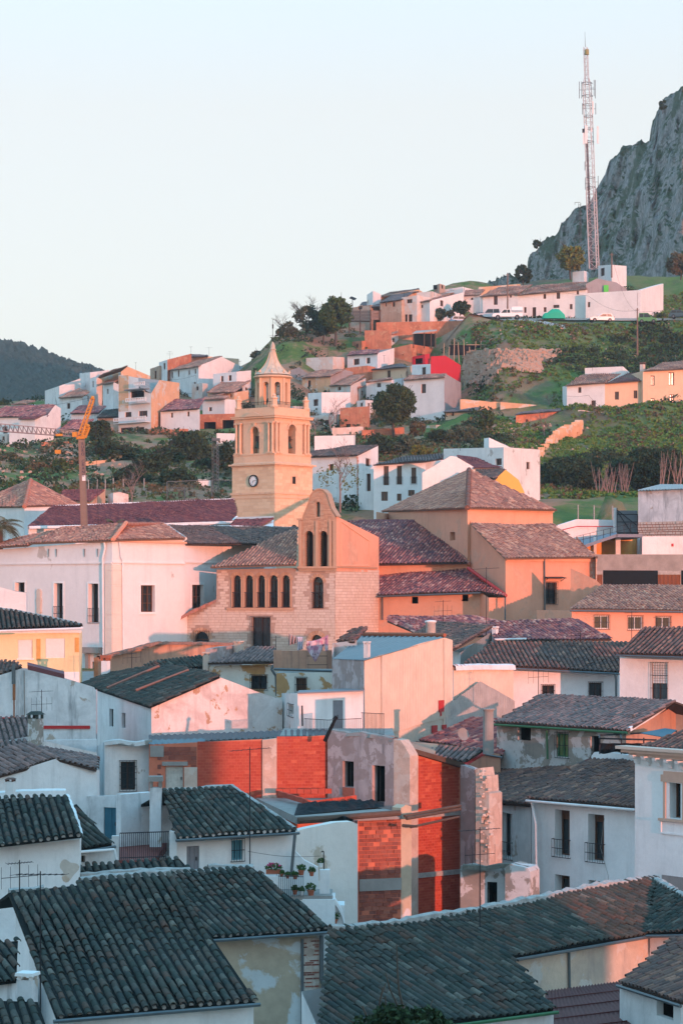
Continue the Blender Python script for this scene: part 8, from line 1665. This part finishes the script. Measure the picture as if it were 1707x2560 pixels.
for lab, px, y0, y1, Y in (('brown utility pole beside the white transformer hut', 1528, 690, 632, 455), ('slim lattice utility pole standing on the upper street roofs', 1268, 770, 682, 436), ('dark lattice pylon on the grass slope', 1592, 895, 770, 396)):
    t = thing('utility_pole', lab, 'pole', P(px, y0, Y)); mb = MB(); mb.tube(P(px, y0 + 4, Y), P(px, y1, Y), .16, .1, 6); mb.build('pole', pl_, t); mb = MB(); mb.tube(P(px - 5, y1 + 5, Y), P(px + 5, y1 + 5, Y), .06, .06, 4); mb.build('crossarm', pl_, t)
sl_ = thing('solar_street_lamp', 'street lamp with a tilted solar panel above the plank balcony', 'lamp', P(881, 800, 428)); mb = MB(); mb.tube(P(881, 802, 428), P(881, 748, 428), .09, .07, 6); mb.build('pole', M['gutter'], sl_); mb = MB(); mb.hexa([P(873, 746, 427), P(886, 751, 427), P(891, 747, 429), P(878, 742, 429)] + [v + Vector((0, 0, .1)) for v in (P(873, 746, 427), P(886, 751, 427), P(891, 747, 429), P(878, 742, 429))]); mb.build('solar_panel', M['tarp'], sl_)
lt = thing('lattice_pylon', 'short grey lattice floodlight tower left of the clock tower', 'pylon', P(540, 1245, 268)); mb = MB()
for k in range(4):
    a = k * math.pi / 2 + .5; d = Vector((math.cos(a), math.sin(a), 0)) * .38; a2 = a + math.pi / 2; d2 = Vector((math.cos(a2), math.sin(a2), 0)) * .38; mb.tube(P(540, 1248, 268) + d, P(538, 1100, 268) + d, .035, .035, 4)
    for i in range(16): y = 1248 - i * 9.2; mb.tube(P(540, y, 268) + d, P(540, y - 9.2, 268) + d2, .022, .022, 3)
mb.build('lattice', M['gutter'], lt); mb = MB(); mb.box(P(530, 1102, 268), (.9, 0, 0), (0, .3, 0), (0, 0, .3)); mb.build('lamp_head', M['gutter'], lt)
# crane
cr2 = thing('tower_crane', 'small self erecting crane with brown mast, yellow strut head and horizontal jib', 'crane', P(212, 1315, 178)); KY = 178
km = plain('crane_brown', (.24, .17, .14), .5, .2, .3); ky = plain('crane_yellow', (.58, .24, .04), .5, .1, .2)
def K(x, y, dy=0): return P(x, y, KY + dy)
mb = MB(); s = 8 / F * KY; mb.hexa([K(204, 1330), K(220, 1330), K(220, 1330, .45), K(204, 1330, .45), K(197, 1097), K(212, 1097), K(212, 1097, .45), K(197, 1097, .45)]); cm = mb.build('mast', km, cr2)
mb = MB()
for i in range(2): mb.tube(K(204 + i * 16, 1330, -.02), K(197 + i * 15, 1097, -.02), .03, .03, 4)
mb.build('mast_edge', km, cr2)
mb = MB(); mb.box(K(206, 1202, -.03), (.28, 0, 0), (0, .03, 0), (0, 0, .40)); mb.build('notice_plate', M['w4'], cr2)
txt = 'EURO CRANE'
for i, chh in enumerate(txt):
    if chh == ' ': continue
    cu = bpy.data.curves.new('letter', 'FONT'); cu.body = chh; cu.size = .30; cu.extrude = .004; cu.align_x = 'CENTER'; cu.materials.append(plain('letter_blue', (.03, .04, .09), .6, 0, 0, 4, 0) if i == 0 else _lm)
    if i == 0: _lm = cu.materials[0]
    o = bpy.data.objects.new('letter', cu); f = i / 9; p = K(207 + 2.2 * f + .0, 1112 + 80 * f, -.03); o.location = p; o.rotation_euler = (rad(90), 0, 0); COL.objects.link(o)
    bpy.context.view_layer.update(); me = bpy.data.meshes.new_from_object(o); me.name = 'letter'; mo = bpy.data.objects.new('letter', me); mo.matrix_basis = Matrix.Translation(p) @ Matrix.Rotation(rad(90), 4, 'X'); bpy.data.objects.remove(o); link(mo, cr2)
def truss(name, a0, a1, b0, b1, n, mat, r, depth=.5, par=cr2):
    mb = MB(); off = Vector((0, depth, 0))
    for p, q in ((a0, a1), (b0, b1), (b0 + off, b1 + off)): mb.tube(p, q, r, r, 4)
    for i in range(n):
        f, g, h = i / n, (i + .5) / n, (i + 1) / n
        t = a0.lerp(a1, g)
        for o_ in (Vector((0, 0, 0)), off): mb.tube(b0.lerp(b1, f) + o_, t, r * .55, r * .55, 3); mb.tube(b0.lerp(b1, h) + o_, t, r * .55, r * .55, 3)
        mb.tube(b0.lerp(b1, f), b0.lerp(b1, f) + off, r * .5, r * .5, 3)
    return mb.build(name, mat, par)
truss('jib', K(-60, 1054), K(190, 1077), K(-60, 1073), K(196, 1092), 22, plain('jib_grey', (.30, .24, .24), .5, .2, .2), .045)
truss('strut', K(196, 1088), K(229, 994), K(204, 1092), K(236, 996), 12, ky, .06, .4)
truss('strut', K(206, 1090), K(217, 1062), K(214, 1094), K(224, 1068), 5, ky, .07, .4)
mb = MB(); mb.tube(K(217, 1062), K(224, 1066), .12, .12, 6); mb.tube(K(229, 994), K(236, 995), .14, .14, 6); mb.hexa([K(190, 1088), K(214, 1092), K(214, 1092, .6), K(190, 1088, .6), K(192, 1098), K(212, 1099), K(212, 1099, .6), K(192, 1098, .6)]); mb.build('slewing_head', ky, cr2)
mb = MB(); mb.box(K(181, 1092, -.2), (.35, 0, 0), (0, .4, 0), (0, 0, .35)); mb.box(K(140, 1090, -.1), (.5, 0, 0), (0, .4, 0), (0, 0, .16)); mb.box(K(138, 1134, -.1), (.42, 0, 0), (0, .3, 0), (0, 0, .28)); mb.build('trolley_and_hook', ky, cr2)
mb = MB(); mb.tube(K(142, 1090), K(143, 1132), .01, .01, 3); mb.tube(K(232, 994), K(20, 1036), .012, .012, 3); mb.tube(K(237, 998), K(247, 1310), .014, .014, 3); mb.build('cables', M['iron'], cr2)
# ---------------------------------------------------------------- trees, bushes, ground cover
def leafmat(name, a, b, c=None):
    return tilemat([(0.0, a), (.5, b), (1.0, c or b)], tuple(x * .6 for x in a), .3, name=name, big=b, fine=.6)
LM = {'grass': leafmat('grass_blades', (.06, .14, .025), (.12, .21, .04), (.17, .20, .05)), 'pine': leafmat('pine_needles', (.022, .045, .018), (.05, .075, .022), (.075, .085, .03)), 'olive': leafmat('olive_leaves', (.04, .065, .035), (.085, .105, .06), (.12, .13, .08)), 'green': leafmat('green_leaves', (.028, .06, .018), (.06, .095, .025), (.10, .12, .03)),
      'dark': leafmat('dark_leaves', (.014, .034, .018), (.03, .055, .022), (.05, .07, .028)), 'yell': leafmat('yellow_green_leaves', (.07, .10, .02), (.14, .15, .03), (.22, .18, .03)), 'brown': leafmat('dry_leaves', (.08, .06, .035), (.14, .10, .05), (.09, .10, .04)), 'palm': leafmat('palm_fronds', (.07, .07, .035), (.13, .12, .06), (.16, .13, .07))}
M['bark'] = plain('bark', (.10, .075, .06), .95, 0, .5, 3, .5); M['bare'] = plain('bare_twigs', (.26, .18, .16), .9, 0, .3, 3)
def clump_crown(c, rx, ry, rz, nclump, nleaf, s, flat=.0):
    out = []
    for k in range(nclump):
        d = NR.normal(size=3); d /= np.linalg.norm(d); f = NR.uniform(.35, 1) ** .5
        cc = np.array(c) + d * f * np.array((rx, ry, rz)) * .82; cr = min(rx, rz) * NR.uniform(.22, .42)
        out.append(foliage_mb(cc, cr, cr, cr * .8, nleaf, s))
    return np.concatenate(out)
def limbs(base, top, r, n, spread, depth=2, seed=0):
    rr = random.Random(seed); mb = MB()
    def br(p, d, L, r_, k):
        q = p; 
        for i in range(3): q2 = q + (d + Vector((rr.uniform(-.18, .18), rr.uniform(-.18, .18), rr.uniform(-.05, .1)))) * L / 3; mb.tube(q, q2, r_ * (1 - i * .2), r_ * (.8 - i * .2), 5 if k > 1 else 3, False); q = q2
        if k > 0:
            for i in range(n): a = rr.uniform(0, 6.28); nd = (d + Vector((math.cos(a), math.sin(a), rr.uniform(-.1, .35))) * spread).normalized(); br(p + (q - p) * rr.uniform(.45, 1), nd, L * rr.uniform(.5, .75), r_ * .5, k - 1)
    v = Vector(top) - Vector(base); br(Vector(base), v.normalized(), v.length, r, depth); return mb
def tree(label, px, py0, py1, wpx, Y, kind='green', nclump=26, nleaf=70, s=None, bare=False, cat='tree', name='tree', low=.25, seed=None, group=None, trunkpx=None):
    b = P(px, py0, Y); H = (py0 - py1) / F * Y; Rx = wpx / F * Y / 2; g = min(b.z, ground(b.x, b.y)); r = thing(name, label, cat, b, group); sd_ = seed or int(px * 7 + py0)
    s = s or .0009 * Y * .75
    if bare:
        mb = limbs(b - Vector((0, 0, .8)), b + Vector((R.uniform(-.2, .2), 0, H * .55)), H * .028, 4, .85, 4, sd_); mb.build('trunk', M['bare'] if bare != 2 else M['bark'], r)
        if bare == 2 or bare == 3: quads('crown', clump_crown(b + Vector((0, 0, H * .62)), Rx, Rx, H * .38, nclump, nleaf, s), LM[kind], r)
        return r
    tp = b + Vector((0, 0, H * .55)); mb = limbs(b - Vector((0, 0, .8)), tp, max(.08, H * .035), 4, .8, 2, sd_); mb.build('trunk', M['bark'], r)
    quads('crown', clump_crown(b + Vector((0, 0, H * (1 + low) / 2)), Rx, Rx, H * (1 - low) / 2, nclump, nleaf, s), LM[kind], r); return r
tree('large rounded umbrella pine standing on the hillside', 985, 1085, 958, 118, 352, 'pine', 95, 170, .21, low=.18)
tree('wispy tall poplar like tree on the skyline, left of the twin trees', 765, 860, 752, 62, 425, 'olive', 30, 45, .26, bare=2)
tree('full green tree on the skyline beside the plank balcony', 838, 855, 738, 80, 420, 'green', 60, 95, .26, low=.15)
tree('dark round tree between the two skyline trees', 806, 858, 770, 52, 422, 'dark', 40, 90, .26, low=.1)
tree('thin leafed tree on the slope behind the lantern', 716, 880, 802, 60, 424, 'olive', 30, 50, .24, bare=2)
tree('low bushy tree left of the dome finial', 655, 920, 872, 60, 424, 'olive', 40, 60, .24, low=.0)
tree('small olive tree beside the parked estate car', 1152, 796, 750, 48, 428, 'dark', 30, 80, .22, low=.2)
tree('grey olive bush left of the parked cars', 1100, 800, 768, 36, 428, 'olive', 18, 60, .22, low=.0)
tree('second olive bush closer to the blue grey car', 1125, 800, 772, 28, 427, 'olive', 14, 60, .22, low=.0)
tree('ochre leaved tree at the foot of the cliff', 1425, 690, 610, 72, 468, 'yell', 44, 75, .3, low=.1)
tree('solitary bush on the ledge low on the cliff edge', 1343, 625, 598, 24, 500, 'dark', 12, 50, .25, low=.1)
tree('shrub clinging high on the cliff edge', 1655, 275, 248, 22, 525, 'dark', 10, 50, .25, low=.0)
tree('wiry bush at the left foot of the cliff', 1308, 710, 660, 44, 470, 'dark', 30, 60, .28, low=.0)
tree('rusty bush cut by the right edge below the cliff', 1700, 690, 630, 80, 460, 'brown', 36, 70, .3, low=.0)
tree('dark tree between the crane and the stone cottage', 245, 1110, 1045, 70, 352, 'dark', 50, 90, .24, low=.0)
tree('broad dark green tree below the white cottage', 470, 1190, 1078, 120, 318, 'dark', 90, 110, .24, low=.0)
tree('leafy garden tree beneath the red brick garden wall', 490, 1120, 1072, 50, 345, 'green', 36, 80, .24, low=.0)
tree('rounded dark tree hard against the tower shaft', 562, 1240, 1100, 70, 300, 'dark', 60, 110, .24, low=.0)
tree('green tree behind the ball court netting', 375, 1230, 1120, 100, 300, 'dark', 70, 100, .22, low=.0)
for px, y0, y1, w_, Y, lab in ((300, 1180, 1105, 90, 322, 'dark bushy tree under the low ochre terrace shed'), (420, 1200, 1112, 100, 312, 'dense dark tree under the small garden shed'), (520, 1215, 1140, 90, 304, 'dense dark tree behind the lattice floodlight tower'), (330, 1240, 1165, 100, 286, 'dark shrub mass behind the fence posts'), (440, 1250, 1170, 110, 280, 'dark shrub mass behind the ball court netting'), (268, 1150, 1095, 60, 332, 'dark tree right of the crane mast')):
    tree(lab, px, y0, y1, w_, Y, 'dark', 60, 95, .22, low=.0)
tree('brownish leafless bush left of the crane mast', 100, 1225, 1152, 100, 310, 'brown', 60, 80, .2, low=.0)
tree('hedge like bush beside the leafless bush', 150, 1200, 1148, 80, 312, 'green', 44, 80, .2, low=.0)
tree('small tree in front of the far left ruin wall', 30, 1170, 1130, 60, 328, 'olive', 36, 70, .2, low=.0)
tree('bare greyish tree in front of the netted pitch', 330, 1262, 1175, 90, 255, 'olive', 1, 1, bare=1)
tree('bare spreading tree between the tower and the white houses', 850, 1262, 1150, 150, 250, 'yell', 26, 14, .12, bare=3)
tree('leafless fruit tree beside the red brick terrace house', 830, 1075, 1000, 90, 356, 'olive', 1, 1, bare=1)
tree('leafless tangle climbing the pinkish lower house', 790, 1090, 1040, 70, 352, 'olive', 1, 1, bare=1)
tree('bare vine tree in front of the long brick hut', 1360, 1085, 1030, 90, 340, 'olive', 1, 1, bare=1)
tree('slim bare tree above the white hillside house wall', 1370, 1015, 985, 30, 372, 'olive', 1, 1, bare=1)
tree('orange tinged shrub under the pine', 1040, 1092, 1050, 50, 345, 'brown', 30, 60, .2, low=.0)
tree('dark olive tree below the pine on its left', 950, 1150, 1085, 80, 322, 'dark', 60, 90, .2, low=.0)
tree('grey green olive right below the pine', 1015, 1140, 1085, 70, 325, 'olive', 50, 80, .2, low=.0)
tree('bright yellow green citrus bush above the blue grey roof', 1050, 1150, 1112, 60, 300, 'yell', 36, 80, .18, low=.0)
tree('big olive tree left of the diagonal stone wall', 1160, 1120, 1062, 100, 330, 'olive', 70, 90, .2, low=.0)
tree('tall shrub beside the blue roofed hut', 1215, 1075, 1020, 40, 350, 'green', 30, 70, .2, low=.0)
tree('dark shrub behind the cubic white house on its left', 1100, 1110, 1070, 60, 330, 'dark', 40, 70, .2, low=.0)
tree('massive dark ivy thicket right of the cubic house', 1420, 1250, 1140, 180, 288, 'dark', 190, 150, .2, low=.0, cat='thicket')
tree('dark wooded thicket at the right edge above the stained block', 1640, 1235, 1110, 190, 282, 'dark', 180, 140, .2, low=.0, cat='thicket')
tree('dark shrubs below the right hand retaining wall', 1560, 1210, 1150, 110, 290, 'dark', 70, 100, .2, low=.0, cat='thicket')
for i, (px, w_, y0, y1) in enumerate(((1500, 9, 1262, 1150), (1520, 9, 1262, 1165), (1545, 12, 1262, 1140), (1562, 9, 1262, 1150), (1655, 14, 1235, 1120), (1690, 14, 1230, 1120))):
    b = P(px, y0, 276); r = thing('bare_sapling', ('leftmost pale bare sapling before the ivy thicket', 'short bare sapling, second before the ivy thicket', 'tallest forked bare sapling before the ivy thicket', 'last bare sapling of the group before the ivy thicket', 'bare poplar stem behind the stained block', 'bare poplar stem at the right edge behind the stained block')[i], 'tree', b, 'bare saplings on the right')
    mb = MB(); H = (y0 - y1) / F * 276
    for k in range(9):
        a = R.uniform(-.42, .42); q = b + Vector((R.uniform(-.4, .4), R.uniform(-.4, .4), 0)); p2 = q + Vector((a * H * .35, R.uniform(-.2, .2), H * .5 * R.uniform(.7, 1))); p3 = p2 + Vector((a * H * .3, 0, H * .5 * R.uniform(.7, 1))); mb.tube(q, p2, .07, .045, 4, False); mb.tube(p2, p3, .045, .015, 4, False); mb.tube(p2, p2 + Vector((R.uniform(-.8, .8), 0, H * .3)), .03, .01, 3, False)
    mb.build('stems', M['bare'], r)
# palm at the left edge
def palm(label, px, py, Y, L, n, base):
    b = P(px, base, Y); r = thing('palm_tree', label, 'palm', b); c = P(px, py, Y); mb = MB(); mb.tube(b, c, .3, .22, 8); mb.build('trunk', M['bark'], r); V = []
    for k in range(n):
        a = 2 * math.pi * k / n + R.uniform(-.2, .2); el = R.uniform(-.1, 1.2); p = c.copy(); d = Vector((math.cos(a) * math.cos(el), math.sin(a) * math.cos(el), math.sin(el)))
        for i in range(11):
            d = (d - Vector((0, 0, .17))).normalized(); q = p + d * L / 11; s = Vector((-d.y, d.x, 0)).normalized(); w_ = L * .17 * math.sin(math.pi * (i + 1.5) / 13)
            for sg in (-1, 1):
                for h in (0, .5): p_ = p.lerp(q, h); V.append([p_, p_ + d * .05, p_ + s * sg * w_ + d * w_ * .5 - Vector((0, 0, w_ * .5)), p_ + s * sg * w_ * .98 + d * w_ * .4 - Vector((0, 0, w_ * .55))])
            p = q
    quads('fronds', np.array([[tuple(v) for v in q] for q in V]), LM['palm'], r)
palm('shaggy palm crown at the left edge above the convent roof', 0, 1320, 172, 2.0, 34, 1480)
palm('little palm tuft peeping over the convent roof ridge', 288, 1312, 180, 1.0, 16, 1360)
# dark treetop at the very bottom of the view
tree('dark blurred treetop rising at the bottom edge over the tiled roof', 1010, 2960, 2496, 330, 42, 'dark', 90, 320, .05, low=.3)
# undergrowth and scattered stones on the slopes
def scatter(n, pxr, Yr, cond, smin, smax, mat, name, leaf=True, k=14):
    out = []; x = NR.uniform(*pxr, n * 4); Y = NR.uniform(*Yr, n * 4); X = (x - CX) / F * Y; Z = terr(X.reshape(1, -1), Y.reshape(1, -1)).ravel(); py = HY - Z / Y * F; c = 0
    for i in range(len(x)):
        if c >= n: break
        if cond(x[i], py[i], X[i], Y[i]) and not (x[i] > 1100 and 414 < Y[i] < 436):
            s = NR.uniform(smin, smax); c += 1
            if leaf: out.append(foliage_mb((X[i], Y[i], Z[i] + s * .3), s, s, s * .7, k, .17 + s * .07))
            else:
                a = NR.uniform(-s, s, (3,)); V = np.array([(-1, -1, 0), (1, -1, 0), (1, 1, 0), (-1, 1, 0), (-.6, -.7, 1.2), (.7, -.5, 1), (.6, .6, 1.3), (-.7, .7, .9)]) * s * NR.uniform(.6, 1.2, (8, 3)) + np.array((X[i], Y[i], Z[i] - .05)); out.append(V[[[0, 1, 5, 4], [1, 2, 6, 5], [2, 3, 7, 6], [3, 0, 4, 7], [4, 5, 6, 7]]])
    if out: o = quads(name, np.concatenate(out), mat, None); o['kind'] = 'stuff'; return o
def cl(X, Y, t, sc=.03, seed=2.0): return mn.noise(Vector((X * sc, Y * sc, seed))) > t
scatter(9500, (1180, 1740), (270, 470), lambda a, b, X, Y: cl(X, Y, -.35, .05), .16, .45, LM['grass'], 'grass_tufts')
scatter(1500, (1180, 1740), (270, 470), lambda a, b, X, Y: cl(X, Y, .12, .05, 7), .5, 1.2, LM['dark'], 'undergrowth', k=26)
scatter(1200, (-20, 1250), (240, 440), lambda a, b, X, Y: cl(X, Y, .0, .06, 4), .5, 1.3, LM['dark'], 'undergrowth', k=26)
scatter(900, (-20, 1250), (240, 440), lambda a, b, X, Y: cl(X, Y, .05, .07, 9), .4, 1.0, LM['green'], 'undergrowth', k=24)
scatter(800, (-20, 1250), (240, 440), lambda a, b, X, Y: cl(X, Y, .1, .07, 12), .4, 1.1, LM['brown'], 'undergrowth', k=24)
scatter(1600, (1180, 1740), (270, 470), lambda a, b, X, Y: cl(X, Y, .0, .08, 21), .2, .7, LM['brown'], 'dry_grass', k=16)
M['stone2'] = plain('pale_field_stone', (.44, .28, .20), .95, 0, .4, 2)
scatter(800, (1150, 1740), (280, 460), lambda a, b, X, Y: cl(X, Y, .2, .06, 15), .08, .26, M['stone2'], 'field_stones', False)
scatter(3000, (1160, 1410), (384, 412), lambda a, b, X, Y: 880 < b < 962 and (a < 1350 or b < 905) and a + (b - 880) * 1.0 < 1400, .25, .6, M['stone2'], 'rubble_slope', False)
scatter(260, (-20, 300), (290, 350), lambda a, b, X, Y: True, .1, .3, M['stone2'], 'field_stones', False)
# added fort-shaped shadow caster behind the camera, and unseen village houses beside the view
_c, _s = math.cos(rad(SUN_AZ)), math.sin(rad(SUN_AZ)); edge = -5.5 * _c + 104.5 * _s
def rs(r_, s_): return (_c * s_ + _s * r_, _s * s_ - _c * r_)
kp = thing('shadow_caster_fort', 'unseen fort-shaped wall added behind the viewpoint to shade the foreground', 'fort', (*rs(20, 0), -10))
def slab(mb, r0, r1, s0, s1, z0, z1): q = [rs(r0, s0), rs(r1, s0), rs(r1, s1), rs(r0, s1)]; mb.hexa([(x, y, z0) for x, y in q] + [(x, y, z1) for x, y in q])
mb = MB(); slab(mb, 16, 24, -70, edge, -20, 2.6); mb.build('wall', M['rubble'], kp)
mb = MB()
for i in range(int((edge + 70) / 2.2)): slab(mb, 16, 17, -69 + i * 2.2, -67.9 + i * 2.2, 2.6, 3.5)
mb.build('battlements', M['rubble'], kp)
for i, (x, y, w_, d_, zt3, a) in enumerate(((46, 52, 14, 9, -9.9, .5), (60, 64, 15, 9, -9.7, .4), (76, 60, 14, 9, -9.5, .6), (70, 84, 14, 9, -9.6, .4))):
    r = thing('house', ('white village house with a tiled roof standing %s' % ('next to the lower street', 'behind the first side street house', 'high beside the lane', 'at the far side of the lane')[i]), 'house', (x, y, -19)); u = Vector((math.cos(a), math.sin(a), 0)); v = Vector((-math.sin(a), math.cos(a), 0)); o_ = Vector((x, y, 0))
    mb = MB(); cn = [o_ + u * sx_ * w_ / 2 + v * sy_ * d_ / 2 for sx_, sy_ in ((-1, -1), (1, -1), (1, 1), (-1, 1))]
    mb.hexa([c + Vector((0, 0, -21)) for c in cn] + [c + Vector((0, 0, zt3 - 2)) for c in cn]); mb.build('wall', M['w1'], r)
    mb = MB(); rdg = [o_ - u * w_ / 2 + Vector((0, 0, zt3)), o_ + u * w_ / 2 + Vector((0, 0, zt3))]; c2 = [c + Vector((0, 0, zt3 - 2)) for c in cn]
    mb.poly([c2[0], c2[1], rdg[1], rdg[0]]); mb.poly([c2[2], c2[3], rdg[0], rdg[1]]); mb.poly([c2[1], c2[2], rdg[1]]); mb.poly([c2[3], c2[0], rdg[0]]); mb.build('roof', M['tileD'], r)

for k, (px, y0, y1, Y, lab) in enumerate(((523, 868, 905, 428, 'skyline gable of the left cluster'), (425, 878, 900, 430, 'blue shaded highest block'), (478, 866, 884, 436, 'bare brick side of the highest block'), (230, 912, 926, 414, 'stained block on the left skyline'), (340, 905, 920, 404, 'rubble gable house'),
    (70, 1002, 1018, 378, 'far left brown roof'), (1160, 708, 722, 444, 'blue sheet roof on the upper street'), (1268, 690, 714, 452, 'stone topped skyline house'), (1010, 726, 744, 432, 'brown unrendered house'), (1085, 722, 735, 430, 'white skyline house'), (890, 862, 884, 408, 'white house with lattice window'),
    (820, 868, 892, 408, 'crenellated terrace house'), (960, 888, 902, 398, 'long peach house'), (1090, 918, 936, 388, 'grey sided peeling house'), (600, 902, 918, 420, 'white gable beside the tower'), (1480, 905, 922, 376, 'white house of the right hand trio'), (1150, 1098, 1120, 260, 'cubic white house'), (1020, 1118, 1140, 254, 'pale blue terraced house'),
    (690, 1590, 1640, 130, 'grey sheet roof before the church'), (1450, 1580, 1606, 134, 'long brown roof on the right'), (1640, 1540, 1570, 130, 'dark ribbed roof on the right'), (330, 1630, 1676, 128, 'dark roof behind the pink gable'))):
    aerial('small aerial standing on the ' + lab, px, y1, y0, Y, k % 2)
def wire(label, pts, r=.02):
    V = [P(*p) for p in pts]; mb = MB()
    for a, b in zip(V, V[1:]):
        n = 14; q = [a.lerp(b, i / n) - Vector((0, 0, (b - a).length * .035 * math.sin(math.pi * i / n))) for i in range(n + 1)]; mb.line(q, r, 3)
    tag(mb.build('overhead_cable', M['iron'], None), label, 'cable')
wire('cable looping along the blue shaded house front on the left hill', [(420, 950, 415), (490, 938, 412), (497, 985, 411)]); wire('heavy cable bundle under the long white skyline house', [(445, 968, 413), (465, 984, 411), (520, 975, 408), (560, 985, 405)])
wire('wire crossing the upper street from the lattice pole to the pale houses', [(1268, 690, 436), (1470, 740, 430), (1592, 776, 400)]); wire('second wire dropping from the street pole to the grass slope', [(1528, 640, 455), (1592, 782, 398)])
wire('power line across the grassy slope to the right hand houses', [(1592, 780, 396), (1720, 760, 390)]); wire('thin clothes line over the patio wall', [(620, 2128, 85), (800, 2140, 86)], .008); wire('dark cable clipped along the right hand trio of houses', [(1416, 990, 364.5), (1470, 988, 364), (1512, 1028, 364), (1604, 1024, 363.5), (1707, 1026, 363)])
# evening haze over the whole place
hv = bpy.data.materials.new('air_haze'); hv.use_nodes = True; ht = hv.node_tree; ht.nodes.remove(ht.nodes['Principled BSDF']); pv_ = ht.nodes.new('ShaderNodeVolumePrincipled')
pv_.inputs['Density'].default_value = .00014; pv_.inputs['Color'].default_value = (.86, .93, 1, 1); pv_.inputs['Anisotropy'].default_value = .2
ht.links.new(pv_.outputs[0], ht.nodes['Material Output'].inputs['Volume'])
mb = MB(); mb.box((-1600, -230, -71.5), (3200, 0, 0), (0, 2900, 0), (0, 0, 245)); hz_ = mb.build('haze', hv); hz_['kind'] = 'stuff'
